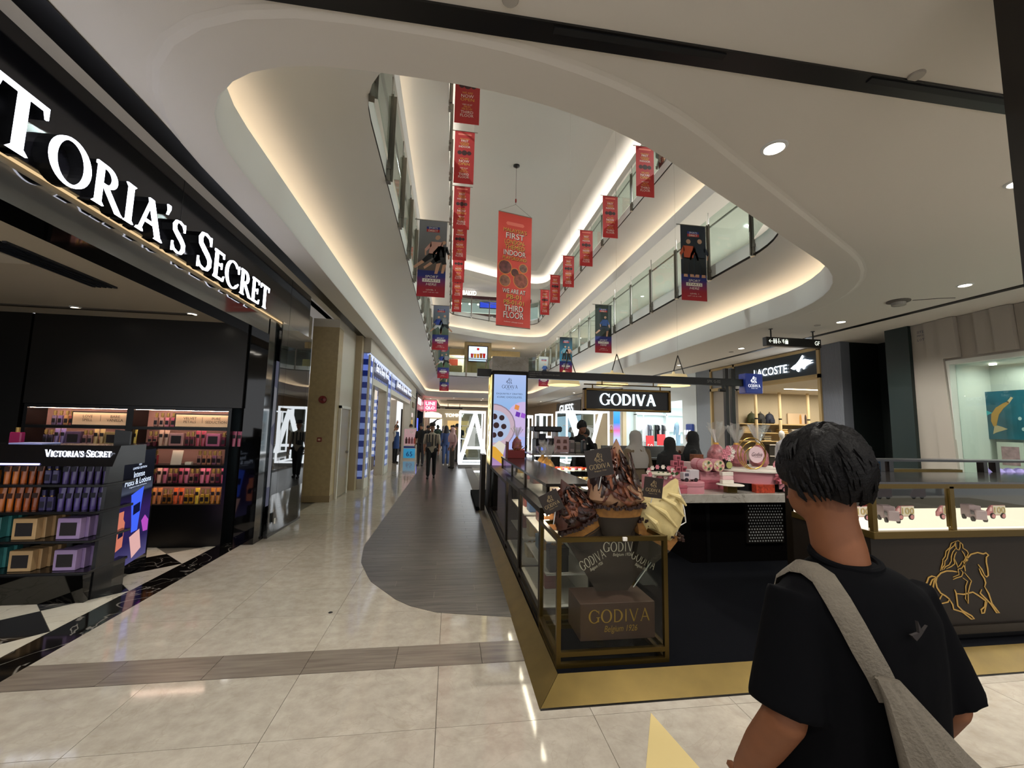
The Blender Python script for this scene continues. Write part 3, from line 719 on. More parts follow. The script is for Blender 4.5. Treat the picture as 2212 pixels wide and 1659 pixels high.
# the large red banner hung from the roof
bt = thing('suspended_banner', 'large red playground banner hanging in the atrium', 'banner', (2.3, 15.9, 10.15), math.radians(14))
W, H = 1.45, 4.62
MB().box(-W/2, W/2, -.006, .006, -H, 0).build('cloth', bigred, bt, local=True)
MB().cyl((-W/2, 0, 0), .02, W, 8, 'x').build('top_rod', steel, bt, local=True)
MB().cyl((-W/2, 0, -H), .02, W, 8, 'x').build('bottom_rod', steel, bt, local=True)
w_, g_, s_ = MB(), MB(), MB(); o = Vector((0, -.009, 0))
for s, y, h, m_, wd in (("MALAYSIA'S", -.78, .16, g_, 1.0), ('FIRST', -1.05, .23, w_, .78), ('LONDON-', -1.27, .17, g_, .88), ('THEMED', -1.49, .18, g_, .85), ('INDOOR', -1.74, .21, w_, .95), ('PLAYGROUND', -1.92, .13, g_, 1.02),
                        ('WE ARE AT', -3.28, .17, w_, .98), ('PB-01', -3.5, .17, g_, .62), ('PB-01-01', -3.73, .17, g_, .85), ('THIRD', -4.0, .23, w_, .8), ('FLOOR', -4.28, .25, w_, .85), ('indoor playground', -4.46, .05, w_, .8)):
    q = MB(); text(q, s, o+Z*y, X, Z, -Y, W=wd, H=h, cx=True, t=.003); ln_ = q.build('lettering_line', gold_ink if m_ is g_ else white_ink, bt, local=True)
    if h > .1: q = MB(); text(q, s, o+Z*(y-.02)+X*.02, X, Z, -Y, W=wd, H=h, cx=True, t=.0); q.build('lettering_shadow', dark_ink, ln_, local=True)
for (x, y, r, c) in ((-.4, -2.25, .27, '#6b3a3a'), (.38, -2.2, .17, '#7d5a50'), (-.4, -2.8, .22, '#8c5d4d'), (.28, -2.72, .3, '#8a4a3c'), (.02, -2.42, .16, '#5c3330')):
    MB().prism(circ(x, y, r+.025, 22), (0, -.0065, 0), X, Z, -Y, .001).build('picture_ring', mat('ink_orange', '#d98a3c', .6), bt, local=True)
    MB().prism(circ(x, y, r, 22), (0, -.0065, 0), X, Z, -Y, .002).build('round_picture', mat('ink'+c, c, .6, var=.5, vscale=7), bt, local=True)
p = MB().prism([(-.34, -.36), (.34, -.36), (.4, -.43), (.34, -.5), (-.34, -.5), (-.4, -.43)], (0, -.0065, 0), X, Z, -Y, .001).build('title_pill', peach_ink, bt, local=True)
k_ = MB(); k_.tube([(-W/2, 0, 0), (0, 0, .42), (W/2, 0, 0)], .007, 5); k_.build('bridle_wire', steel, bt, local=True)
MB().tube([(0, 0, .42), (0, 0, 2.0)], .006, 5).build('hanging_wire', steel_d, bt, local=True)
MB().lathe([(.02, .5), (.035, .53), (.035, .62), (.02, .66)], (0, 0, 0), 8).build('swivel', mat('swivel_red', '#8a1f1f', .4), bt, local=True)
MB().lathe([(.13, 2.09), (.13, 2.05), (.05, 2.0)], (0, 0, 0), 14).build('ceiling_cup', black_t, bt, local=True)

# ================================================================ upper floors: shopfronts behind the balustrades
shop_w = emis('shop_white_glow', '#f4f2ea', 3.0); shop_warm = emis('shop_warm_glow', '#f0d9b0', 1.2)
beige_w = mat('upper_wall', '#b9a98c', .6)
def upper_wall(nm, x, y0, y1, z0, z1, m): return MB().box(min(x, x+.2), max(x, x+.2), y0, y1, z0, z1).build(nm, m, kind='structure')
upper_wall('wall_right_first', 9.3, 2, 33, zz(5.5), zz(7.9), mat('upper_wall_pale', '#bdb7ad', .6)); upper_wall('wall_right_second', 9.3, 2, 33, zz(9.5), zz(11.9), mat('upper_wall_pale'))
upper_wall('wall_left_first', -4.4, 2, 33, zz(5.5), zz(7.9), mat('upper_wall_pale')); upper_wall('wall_left_second', -4.4, 2, 33, zz(9.5), zz(11.9), mat('upper_wall_pale'))
for i, (y0, y1, z) in enumerate(((6, 9.5, 5.5), (10.2, 13.2, 5.5), (14, 17.5, 5.5), (18.5, 23, 5.5), (12, 17, 9.5), (19, 24, 9.5))):
    t = thing('shopfront', f'{ORD[i]} bright shopfront behind the right upper balustrades', 'shop front', (9.25, (y0+y1)/2, zz(z)))
    MB().box(9.2, 9.28, y0, y1, zz(z)+.02, zz(z)+1.75).build('lit_window', shop_w, t)
    MB().box(9.12, 9.3, y0-.1, y1+.1, zz(z)+1.76, zz(z)+2.2).build('sign_band', mat('sign_band_dark', '#2a2a2e', .4), t)
    for k in range(4): MB().box(9.15, 9.21, y0+(y1-y0)*k/3-.03, y0+(y1-y0)*k/3+.03, zz(z)+.02, zz(z)+1.75).build('mullion', steel_d, t)
    if i == 2:
        q = MB(); text(q, 'PO', (9.11, 16.2, zz(z)+1.84), -Y, Z, -X, H=.3, t=.01); q.build('sign_lettering', emis('sign_cyan', '#bfe8f5', 4), t)
# far end, first floor: kiosk of pale stone with a lit menu of drinks
t = thing('cafe_facade', 'beige stone cafe front with a lit drinks picture on the first floor', 'cafe', (2.2, 33, zz(5.5)))
bz = zz(5.5)
beige = mat('cafe_stone', '#b29a6c', .5, var=.06)
MB().box(1.42, 3.3, 32.7, 33.2, bz, bz+2.24).build('pillar', beige, t)
MB().box(1.55, 3.15, 32.66, 32.7, bz+2.02, bz+2.22).build('name_panel', mat('cafe_stone2', '#c2a877', .5), t)
MB().box(1.66, 3.06, 32.62, 32.7, bz+.85, bz+1.98).build('menu_frame', blk_ink, t)
MB().box(1.72, 3.0, 32.6, 32.63, bz+.9, bz+1.93).build('menu_screen', emis('menu_glow', '#c9d3ea', 1.5), t)
for k, c in enumerate(('#a33', '#c58c2a', '#c97a2a', '#9a4a1e', '#b3261e')):
    MB().prism([(1.88+k*.21, bz+1.12), (2.02+k*.21, bz+1.12), (2.05+k*.21, bz+1.42+.04*(k > 2)), (1.85+k*.21, bz+1.42+.04*(k > 2))], (0, 32.6, 0), X, Z, -Y, .004).build('printed_drink', emis('drink'+c, c if len(c) == 7 else '#aa3333', .9), t)
MB().prism(circ(2.36, bz+1.75, .09), (0, 32.6, 0), X, Z, -Y, .004).build('printed_badge', emis('badge_red', '#c22a22', 1), t)
MB().box(-1.2, 1.42, 32.9, 33.2, bz+1.35, bz+1.75).build('left_beam', beige, t); MB().box(3.3, 5.4, 32.9, 33.2, bz+1.35, bz+1.75).build('right_beam', beige, t)
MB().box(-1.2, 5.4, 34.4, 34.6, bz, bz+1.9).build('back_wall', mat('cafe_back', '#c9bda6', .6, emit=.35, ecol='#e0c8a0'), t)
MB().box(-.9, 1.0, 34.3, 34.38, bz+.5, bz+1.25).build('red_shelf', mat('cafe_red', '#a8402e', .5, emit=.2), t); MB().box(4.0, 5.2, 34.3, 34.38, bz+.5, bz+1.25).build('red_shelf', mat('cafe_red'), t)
MB().box(-1.2, 1.3, 32.7, 33.1, bz, bz+.55).build('counter', beige, t); MB().box(3.4, 5.4, 32.7, 33.1, bz, bz+.55).build('counter', beige, t)
for k in range(10):
    x = -1.0+k*.22 if k < 5 else 3.5+(k-5)*.3
    MB().lathe([(.03, .0), (.07, -.09), (.0, -.09)], (x, 32.85, bz+1.33), 8).build('pendant_lamp', emis('lamp_warm', '#ffe0a8', 5), t)
q = MB(); text(q, 'Cha Tea', (2.36, 32.65, bz+2.06), X, Z, -Y, H=.12, cx=True); q.build('raised_lettering', mat('cafe_letters', '#8f7740', .4, .5), t)
t.matrix_basis = Matrix.Translation((-.62, -3.6, 0)) @ t.matrix_basis
# far end, second floor: bakery with lit sign
b2 = zz(9.5)
t = thing('bakery_front', 'dark red bakery front with a white lit sign on the second floor', 'shop front', (2, 31.2, b2))
MB().box(-1.0, 5.5, 31.0, 31.3, b2+1.62, b2+1.85).build('red_fascia', mat('bakery_red', '#4a1d26', .4), t)
MB().box(-1.0, 6.5, 33.0, 33.1, b2, b2+1.9).build('lit_interior', emis('bakery_glow', '#b9c2bd', .8), t)
MB().box(-.8, 4.5, 31.6, 32, b2, b2+.75).build('counter', mat('bakery_counter', '#5a2a2c', .4), t); MB().box(-.8, 4.5, 31.58, 32.02, b2+.75, b2+.8).build('counter_top', emis('bakery_top', '#e8e8dd', 1.2), t)
MB().box(1.75, 3.3, 31.05, 31.12, b2+1.0, b2+1.5).build('screen_frame', blk_ink, t); MB().box(1.8, 3.25, 31.02, 31.05, b2+1.05, b2+1.45).build('menu_screen', emis('screen_blue', '#3346c8', 1.6), t)
for k in range(9): MB().lathe([(.05, .05), (.07, 0), (.05, -.05)], (-.8+k*.62, 31.4, b2+1.35), 8).build('globe_lamp', emis('globe_white', '#fff1dc', 6), t)
q = MB(); text(q, 'BAKED', (.55, 30.98, b2+1.88), X, Z, -Y, W=.95, H=.3, t=.02); q.build('sign_lettering', emis('sign_white', '#ffffff', 5), t)
t.matrix_basis = Matrix.Translation((-.0, -1.9, 0)) @ t.matrix_basis
# ================================================================ LEFT: lingerie and scent shop
FX = -2.56
blk_sat = mat('black_satin', '#0a0a0b', .3); blk_wall = mat('black_lacquer_wall', '#0d0b09', .28, bump=.03, bscale=4)
t = thing('sign_fascia', 'glossy black shop fascia over the open front on the left', 'shop sign', (FX, 3, 3.16))
MB().box(FX-.1, FX, -2.0, 7.8, 3.16, ZC).build('fascia_panel', mat('fascia_black', '#0b0b10', .12), t)
MB().box(FX-.16, FX-.06, -2.0, 7.8, 3.09, 3.16).build('light_recess', mat('recess_cream', '#8f8676', .6), t)
MB().box(FX-.3, FX-.02, -2.0, 6.6, 2.88, 3.09).build('lower_band', dark_gl, t)
MB().box(FX-.05, FX-.035, -2.0, 7.7, 3.145, 3.158).build('warm_strip', emis('fascia_warm', '#d8b98a', 1.2), t)
def seam(y): MB().box(FX-.002, FX+.0015, y-.002, y+.002, 3.16, ZC).build('panel_seam', black_t, t)
seam(4.15); seam(6.9)
lg = emis('sign_letter_glow', '#eef0ff', 6.); blk_side = mat('letter_side', '#0a0a0c', .3)
def vs_word(s, y0, Wd):
    # channel letters: a dark body and a lit face, each letter a thing's part
    H, sm = .37, .8
    w0 = 0; first = True; lay = []
    for c in s:
        hh = H if first else H*sm; first = False; ps, adv = glyph(c, .15, .075); lay.append((c, w0, hh, ps)); w0 += (adv+.07)*hh
    fx = Wd/w0
    for c, x, hh, ps in lay:
        a, b = MB(), MB()
        for p in ps:
            q = [((x+u*hh)*fx, v*hh+(0.06 if c == "'" else 0)) for u, v in p]
            b.prism(q, (FX, y0, 3.13), Y, Z, X, .085); a.prism(q, (FX+.085, y0, 3.13), Y, Z, X, .014)
        L_ = b.build('letter_body', blk_side, t); a.build('letter_face', lg, L_)
vs_word('VIC', 1.36, 1.02); vs_word("TORIA'S", 2.44, 1.68); vs_word('SECRET', 4.27, 1.64)
# shop ceiling, walls and the cased opening
MB().box(-9, -2.64, -2, 6.2, 3.0, 3.06).build('ceiling_shop', mat('shop_ceiling', '#c9bda8', .8), kind='structure')
MB().box(-9, -2.92, 6.515, 6.55, 0, 3.0).build('wall_shop_back', blk_wall, kind='structure')
MB().box(-5.42, -2.83, 6.2, 6.51, 1.825, 3.0).build('wall_shop_upper', mat('dark_panel', '#14100c', .3), kind='structure')
MB().box(-9, -5.45, 6.2, 6.53, 0, 3.0).build('wall_shop_corner', blk_wall, kind='structure')
MB().box(-2.82, -2.57, 6.25, 6.55, 0, 3.1).build('wall_shop_jamb', dark_gl, kind='structure')
MB().box(-9.2, -9, -2, 6.7, 0, 3.06).build('wall_shop_far', blk_wall, kind='structure')
# ceiling slot with two lamps, and a dark grille
t = thing('ceiling_slot', 'twin spotlights in a pale slot of the shop ceiling', 'ceiling light', (-3.75, 3.9, 3.0))
MB().box(-4.0, -3.72, 3.45, 4.15, 2.985, 3.0).build('slot_plate', mat('slot_cream', '#d9cfbd', .5), t)
for y in (3.6, 3.85): MB().lathe([(.07, 0), (.05, -.012), (.001, -.012)], (-3.86, y, 2.985), 14).build('spot_lens', emis('spot_white', '#fff6e6', 8), t)
spot('lamp', t, (-3.86, 3.8, 2.95), 22, size=150)
t = thing('air_grille', 'dark slotted air grille in the shop ceiling beside the lamps', 'grille', (-3.4, 4.2, 2.99))
for k in range(5): MB().box(-3.68+k*.05, -3.65+k*.05, 3.65, 4.75, 2.982, 3.0).build('slat', mat('grille_blue', '#20242c', .3), t)
MB().box(-5.6, -3.3, 5.75, 5.82, 2.985, 3.0).top('curtain_track', mat('track_dark', '#4b4338', .5), 'thin dark track in the shop ceiling before the black wall', 'track')
for k, x in enumerate((-3.3, -4.6)): downlight(x, 5.75, ['shop spotlight above the right shelf bay', 'shop spotlight above the left shelf bay'][k], 10, 3.0, .05, 100)

# ---- products
gold = mat('gold_cap', '#a8874a', .3, .6)
def product_protos():
    b = thing('mist_bottle', 'x', 'bottle', (0, 0, 0))
    MB().cbox(-.024, .024, -.017, .017, 0, .125, .006).build('bottle_body', mat('body_ph', '#ff00ff', .15), b, local=True)
    MB().box(-.019, .019, -.0185, -.0165, .03, .085).build('bottle_label', mat('label_ph', '#1b1416', .5), b, local=True)
    MB().cyl((0, 0, .125), .011, .012, 10).build('bottle_collar', gold, b, local=True); MB().cyl((0, 0, .137), .017, .05, 10).build('bottle_cap', mat('cap_ph', '#9b7a3e', .3, .5), b, local=True)
    u = thing('lotion_tube', 'x', 'tube', (0, 0, 0))
    rings = []
    for z, a, c in ((.03, .022, .02), (.10, .025, .016), (.17, .028, .008), (.205, .031, .0025)):
        rings.append([Vector((a*math.cos(2*PI*i/12), c*math.sin(2*PI*i/12), z)) for i in range(12)])
    MB().loft(rings).build('tube_body', mat('body_ph'), u, smooth=True, local=True)
    MB().box(-.02, .02, -.0165, -.0145, .11, .155).build('tube_label', mat('label_ph'), u, local=True)
    MB().cyl((0, 0, 0), .021, .031, 12).build('tube_cap', mat('body_ph'), u, local=True)
    g = thing('gift_box', 'x', 'box', (0, 0, 0))
    MB().cbox(-.085, .085, -.03, .03, 0, .17, .004).build('carton', mat('body_ph'), g, local=True)
    MB().box(-.06, .06, -.0315, -.029, .03, .135).build('window', mat('label_ph'), g, local=True)
    return b, u, g
PB, PT, PG = product_protos()
used = set()
def item(kind, x, y, z, col, label, group, rz=0., lab='#1b1416', cap=None, s=1.):
    root = {'b': PB, 't': PT, 'g': PG}[kind]
    if kind not in used:
        used.add(kind); o = root; o.matrix_basis = Matrix.Translation((x, y, z)) @ Matrix.Rotation(rz, 4, 'Z') @ Matrix.Diagonal((s, s, s, 1)); WM[o.name] = o.matrix_basis.copy(); o['label'] = label; o['group'] = group
    else: o = dup(root, (x, y, z), rz, label, group, s)
    mm = {'body_ph': mat('prod'+col, col, .2, coat=.3), 'label_ph': mat('plab'+lab, lab, .4)}
    if cap: mm['cap_ph'] = mat('pcap'+cap, cap, .3, .3)
    PENDING.append((o, mm)); return o
PENDING = []
def flush():
    for o, mm in PENDING: recol(o, mm)
    PENDING.clear()
# ---- back wall shelving: two bays
pinkback = mat('pink_back', '#d3a093', .6)
def bay(x0, x1, nm, shelves, lit):
    t = thing('shelf_bay', nm, 'shelving', ((x0+x1)/2, 6.35, 0))
    yb, yf = 6.5, 6.2
    MB().box(x0-.04, x0, yf, yb, 0, 1.82).build('side_panel', blk_sat, t); MB().box(x1, x1+.04, yf, yb, 0, 1.82).build('side_panel', blk_sat, t)
    MB().box(x0, x1, yf, yb, 1.78, 1.82).build('top_board', blk_sat, t); MB().box(x0, x1, yf, yb, 0, .52).build('plinth', blk_sat, t)
    MB().box(x0, x1, yb-.02, yb, .52, 1.78).build('back_panel', pinkback, t)
    for z in shelves: MB().box(x0, x1, yf-.005, yb-.02, z-.022, z).build('shelf', blk_sat, t)
    for z, e in lit:
        MB().box(x0+.01, x1-.01, yf+.016, yf+.028, z-.008, z-.001).build('shelf_light', emis('shelf_glow%.1f' % e, '#ffd9c0', e), t)
        MB().box(x0, x1, yf-.004, yf+.012, z-.014 if z < 1.7 else z-.006, z).build('valance', blk_sat, t)
    return t
SH = [1.55, 1.3, 1.05, .81, .54]
bay(-4.14, -2.99, 'right bay of black wall shelving filled with scents', SH, [(1.78, 34), (1.528, 14), (1.278, 11), (1.028, 13), (.788, 13)])
bay(-5.36, -4.22, 'left bay of black wall shelving behind the display unit', SH, [(1.78, 34), (1.528, 15), (1.278, 11), (1.028, 10), (.788, 10)])
def board(x0, x1, a, b, label):
    t = thing('header_board', label, 'sign', ((x0+x1)/2, 6.24, 1.56))
    MB().box(x0, x1, 6.265, 6.29, 1.551, 1.735).build('frame', blk_sat, t); MB().box(x0+.015, x1-.005, 6.26, 6.266, 1.56, 1.72).build('cream_panel', mat('board_cream', '#e6c6a0', .5), t)
    for i, w_ in enumerate((a, b)):
        q = MB(); cx = x0+(x1-x0)*(.28 if i == 0 else .76)
        for j, s in enumerate(w_.split()): text(q, s, (cx, 6.258, 1.655-j*.047), X, Z, -Y, H=.034, cx=True, t=.001, res=2)
        q.build('lettering', mat('ink_brown', '#4a3626', .6), t)
    MB().box((x0+x1)/2, (x0+x1)/2+.003, 6.258, 6.26, 1.61, 1.69).build('divider', mat('ink_brown'), t)
board(-3.68, -3.0, 'VELVET PETALS', 'PURE SEDUCTION', 'cream header board reading Velvet Petals and Pure Seduction')
board(-4.9, -4.23, 'LOVE SPELL', 'BARE VANILLA', 'cream header board reading Love Spell and Bare Vanilla')
for b_, (xs, cols) in enumerate((((-3.93, -3.86, -3.79, -3.72), ('#9a7468', '#b98f84', '#c0707f', '#a8465c')), ((-5.13, -5.06, -4.99, -4.93), ('#7d6a86', '#80699a', '#b58a5a', '#a85f5a')))):
    for i, (x, c) in enumerate(zip(xs, cols)): item('b', x, 6.31, 1.551, c, f'{ORD[i]} mist bottle left of the {("Velvet Petals","Love Spell")[b_]} board', 'bottles on the top shelves', cap='#8d7440')
def hue(c):
    import colorsys
    r, g, b = (int(c[i:i+2], 16)/255 for i in (1, 3, 5)); h, l, s = colorsys.rgb_to_hls(r, g, b); h *= 360
    if s < .2: return 'mauve' if h > 200 else 'taupe'
    return 'red' if h < 12 or h > 345 else 'orange' if h < 32 else 'golden' if h < 60 else 'purple' if h < 300 else 'rose'
def rowfill(x0, seq, z, where, y=6.27, grp='scents on the wall shelves'):
    x = x0
    for i, (k, c) in enumerate(seq):
        w_ = {'b': .056, 't': .062, 'g': .185}[k]; x += w_/2
        nm = {'b': 'mist bottle', 't': 'lotion tube', 'g': 'windowed gift box'}[k]
        item(k, x, y, z+.002, c, f'{hue(c)} {nm}, {ORD[i]} from left on {where}', grp, rz=rnd.uniform(-.05, .05), cap='#8d7440', s=1.)
        x += w_/2+.006
m1, m2, m3, m4 = '#6b2c3e', '#8e5a56', '#b58e7a', '#a04a66'
rowfill(-3.98, [('b', m2), ('b', m2), ('t', '#b79683'), ('t', '#b79683'), ('g', '#a57a78'), ('b', m1), ('b', m1), ('t', '#a03c50'), ('t', '#a03c50'), ('g', '#b06080'), ('b', m1), ('b', m1), ('t', m4), ('t', m4)], 1.3, 'the right bay second shelf')
rowfill(-5.2, [('b', '#4c4258'), ('b', '#4c4258'), ('t', '#76639a'), ('t', '#76639a'), ('g', '#5b4a66'), ('b', '#8d6b6f'), ('b', '#8d6b6f'), ('t', '#b39a68'), ('t', '#b39a68'), ('g', '#8d7d55'), ('b', '#6d5b3c'), ('b', '#6d5b3c'), ('t', '#b3a244')], 1.3, 'the left bay second shelf')
rowfill(-3.95, [('b', '#8e2430'), ('b', '#8e2430')], 1.05, 'the middle shelf by the card')
rowfill(-3.36, [('b', '#8c6560'), ('b', '#a5705a'), ('b', '#a5705a'), ('b', '#7c5068'), ('b', '#8c6560')], 1.05, 'the middle shelf right of the card')
MB().prism([(0, 0), (.13, 0), (.15, .19), (.02, .19)], (-3.68, 6.26, 1.052), X, Z, Y, .006).top('info_card', mat('card_white', '#d8cdbd', .5), 'white information card on the middle shelf', 'card')
MB().cbox(-3.5, -3.42, 6.25, 6.3, 1.052, 1.09, .003).top('price_block', mat('card_white'), 'small white price block beside the information card', 'card')
for x0, n in ((-4.02, 4),):
    seq = []
    for i in range(4): seq += [('t', ['#9d8077', '#b0617a', '#b0607a', '#b5506e'][i]), ('b', m2), ('b', m1), ('t', ['#c79d94', '#a2495f', '#c06c85', '#b85577'][i])]
    rowfill(x0, seq, .81, 'the right bay fourth shelf')
rowfill(-4.06, [('t', '#a83c36'), ('b', '#9a6a34'), ('b', '#9a6a34'), ('t', '#c07a4a'), ('t', '#c07a4a'), ('b', '#84521f'), ('b', '#84521f'), ('t', '#c9582e'), ('t', '#c9582e'), ('b', '#a07222'), ('b', '#a07222'), ('t', '#c9a936'), ('b', '#b08a30'), ('b', '#b08a30'), ('t', '#b5742a'), ('t', '#b5742a')], .54, 'the right bay lowest shelf')
# ---- free-standing display unit with a lit side screen
ux0, ux1, uy0, uy1 = -4.75, -3.2, 4.5, 5.35
t = thing('display_unit', 'black display unit with lit shop name and stepped shelves', 'display unit', (-3.9, 4.9, 0))
body = mat('unit_black', '#0b0a0d', .2)
MB().box(ux0, -3.5, 4.88, uy1, 0, 1.36).build('back_block', body, t)
MB().prism([(4.48, 1.2), (4.9, 1.2), (4.9, 1.39), (4.56, 1.39)], (ux0, 0, 0), Y, Z, X, ux1-ux0+.08).build('header', body, t)
for z, y in ((1.04, 4.46), (.80, 4.44), (.55, 4.42), (.275, 4.42)): MB().cbox(ux0, ux1+.02, y, 4.9, z-.028, z-.003, .004).build('shelf', body, t)
MB().prism([(4.44, 0), (4.9, 0), (4.9, .25), (4.40, .25)], (ux0, 0, 0), Y, Z, X, ux1-ux0+.0).build('plinth', dark_gl, t)
MB().prism([(4.5, .0), (4.735, .0), (4.735, 1.38), (4.56, 1.38)], (ux1-.02, 0, 0), Y, Z, X, .03).build('side_panel', body, t)
q = MB(); serif(q, "VICTORIA'S SECRET", (-3.71, 4.515, 1.285), X, Z, -Y, .064, t=.006, small=.82, W=.55, k=.16, h=.08); q.build('name_lettering', emis('unit_letters', '#e6ecff', 5), t)
MB().box(ux0, -3.72, 4.475, 4.49, 1.21, 1.225).build('header_light', emis('unit_light', '#b9b5ff', 2.5), t)
# side screen
so = Vector((-3.235, 4.775, .03)); ex = Vector((-.17, .74, 0)).normalized(); en = ex.cross(Z)
scr = MB(); scr.prism([(-.03, -.02), (.80, -.02), (.80, 1.36), (-.03, 1.36)], so-en*.05, ex, Z, en, .05); scr.build('screen_frame', dark_gl, t)
def on(nm, pts, m_, lift): MB().prism(pts, so+en*lift, ex, Z, en, .001).build(nm, m_, sp)
sp = MB().prism([(.02, .1), (.75, .1), (.75, 1.28), (.02, 1.28)], so+en*.001, ex, Z, en, .002).build('screen', None, t)
sp.data.materials.clear(); sp.data.materials.append(None)
def screen_mat():
    m = bpy.data.materials.new('screen_picture'); m.use_nodes = True; nt = m.node_tree; N = nt.nodes.new; L = nt.links.new
    nt.nodes.remove(nt.nodes['Principled BSDF']); e = N('ShaderNodeEmission'); e.inputs[1].default_value = .9
    tc = N('ShaderNodeTexCoord'); se = N('ShaderNodeSeparateXYZ'); rp_ = N('ShaderNodeValToRGB'); L(tc.outputs['Generated'], se.inputs[0]); L(se.outputs['Z'], rp_.inputs[0]); L(rp_.outputs[0], e.inputs[0])
    st = [(0, '#55507f'), (.2, '#2a2350'), (.45, '#33205c'), (.62, '#1a1a2a'), (.64, '#4a5060'), (.72, '#2a2c35'), (.74, '#12131a'), (1, '#20222a')]
    el = rp_.color_ramp.elements
    while len(el) < len(st): el.new(.5)
    for a, (p, c) in zip(el, st): a.position = p; a.color = lin(c)
    L(e.outputs[0], nt.nodes['Material Output'].inputs[0]); return m
sp.data.materials[0] = screen_mat()
q = MB()
for s, z, h in (('NEW', 1.12, .02), ('LIMITED EDITION', 1.085, .022), ('Intense', 1.0, .062), ('Mists & Lotions', .925, .062), ('fragrance mists and lotions', .895, .014)): text(q, s, so+en*.004+ex*.385+Z*z, ex, Z, en, H=h, W={'Mists & Lotions': .6, 'fragrance mists and lotions': .4, 'LIMITED EDITION': .32}.get(s), cx=True, t=.001, res=2)
q.build('screen_lettering', emis('screen_text', '#d8e6ff', 1.5), sp)
on('pictured_tube', [(.25, .82), (.53, .88), (.48, .52), (.47, .42), (.33, .42), (.32, .5)], emis('pic_blue', '#3f5fe8', 1.1), .004); on('pictured_tube_label', [(.33, .6), (.48, .62), (.47, .72), (.32, .7)], emis('pic_dark', '#15183a', .8), .006)
on('pictured_bottle', [(.03, .3), (.16, .32), (.17, .56), (.13, .6), (.13, .68), (.03, .68)], emis('pic_coral', '#c9755f', 1.0), .004); on('pictured_bottle_label', [(.05, .42), (.15, .43), (.15, .5), (.05, .49)], emis('pic_dark'), .006)
on('pictured_jar', [(.55, .5), (.63, .55), (.73, .48), (.73, .36), (.62, .37)], emis('pic_pink', '#b04cb8', 1.0), .004)
on('pictured_sachet', [(.3, .38), (.52, .42), (.6, .2), (.4, .14)], emis('pic_rose', '#d8a8a4', 1.0), .005)
for row, z, y in (('upper', 1.04, 4.52), ('lower', .80, 4.50)):
    for i in range(6): item('t', -3.52+i*.057, y+i*.012, z-.002, '#4f4280' if row == 'lower' else '#46396e', f'purple lotion tube, {ORD[i]} from the left on the {row} display shelf', 'purple tubes on the display unit', lab='#15122a')
    for i in range(2): item('b', -3.66+i*.062, y, z-.002, '#3b3560', f'purple mist bottle, {("left","right")[i]} of its pair on the {row} display shelf', 'purple bottles on the display unit', cap='#2c2850', lab='#15122a')
    for i in range(5): item('t', -3.99+i*.058, y+i*.01, z-.002, ['#b06024', '#b8641f', '#a8531a', '#9c4a18', '#8e4014'][i], f'orange lotion tube, {ORD[i]} from the left on the {row} display shelf', 'orange tubes on the display unit', lab='#3a1a0c')
    for i in range(2): item('b', -4.14+i*.066, y, z-.002, '#8a5522', f'amber mist bottle, {("left","right")[i]} of its pair on the {row} display shelf', 'amber bottles on the display unit', cap='#8d7440')
    for i in range(3): item('t', -4.36+i*.066, y, z-.002, '#a8203a', f'red lotion tube, {ORD[i]} from the left on the {row} display shelf', 'red tubes on the display unit')
for row, z in (('third', .55), ('lowest', .275)):
    for nm, x, c in (('teal', -4.12, '#4f9a98'), ('cream', -3.76, '#c9a678'), ('lilac', -3.41, '#a990c0')):
        for i in range(4): item('g', x+i*.022, 4.5+i*.066, z-.002, c, f'{nm} gift box, {ORD[i]} from the front on the {row} display shelf', f'{nm} gift boxes on the display unit', s=1.1 if row == 'third' else 1.06)
flush()
# odd things on top of the unit
t = thing('perfume_bottle', 'large pink perfume bottle on top of the display unit', 'bottle', (-4.12, 4.7, 1.39))
MB().cbox(-4.17, -4.07, 4.68, 4.73, 1.39, 1.5, .008).build('bottle_body', mat('perfume_pink', '#8e2450', .1), t); MB().cyl((-4.12, 4.705, 1.5), .016, .045, 10).build('stopper', gold, t)
MB().prism([(0, 0), (.14, 0), (.14, .13), (0, .15)], (-3.32, 4.75, 1.39), X, Z, Y, .02).top('tablet_stand', blk_sat, 'black card stand on the corner of the display unit', 'stand')
MB().cbox(-4.05, -3.78, 4.55, 4.75, 1.39, 1.405, .004).top('tester_tray', mat('tray_lilac', '#9aa0d8', .3), 'pale lilac tester tray on top of the display unit', 'tray')

# ---- dark glass corner with a portrait screen behind
gl = glassmat('mirror_glass', '#8a9294', .32, .01)
t = thing('glass_corner', 'tall reflective shop window panes beyond the black jamb', 'shop window', (-2.55, 7.2, 0))
for a, b in ((6.56, 6.78), (6.785, 7.72), (7.725, 7.88)): MB().box(-2.535, -2.52, a, b, .03, 3.14).build('pane', gl, t)
MB().box(-2.56, -2.515, 6.55, 7.88, 0, .03).build('floor_channel', steel_d, t)
MB().box(-2.97, -2.9, 6.56, 7.88, 0, 3.14).build('backing', blk_sat, t)
MB().box(-2.9, -2.54, 7.86, 7.9, 0, 3.14).build('end_return', blk_sat, t)
pm = MB().box(-2.885, -2.87, 6.75, 7.6, .3, 2.65).build('portrait_screen', emis('portrait_bg', '#8f90a8', .25), t)
MB().prism([(7.1, 1.5), (7.16, 1.7), (7.15, 2.1), (7.25, 2.25), (7.4, 2.2), (7.44, 1.95), (7.48, 1.85), (7.43, 1.8), (7.43, 1.65), (7.3, 1.55), (7.34, 1.3), (7.6, 1.1), (7.6, .6), (6.9, .6), (6.95, 1.2)], (-2.87, 0, 0), Y, Z, X, .004).build('printed_figure', emis('portrait_fg', '#b9bac2', .3), pm)
t = thing('door_lock', 'small steel lock with key tag low on the glass door', 'lock', (-2.5, 6.7, .25))
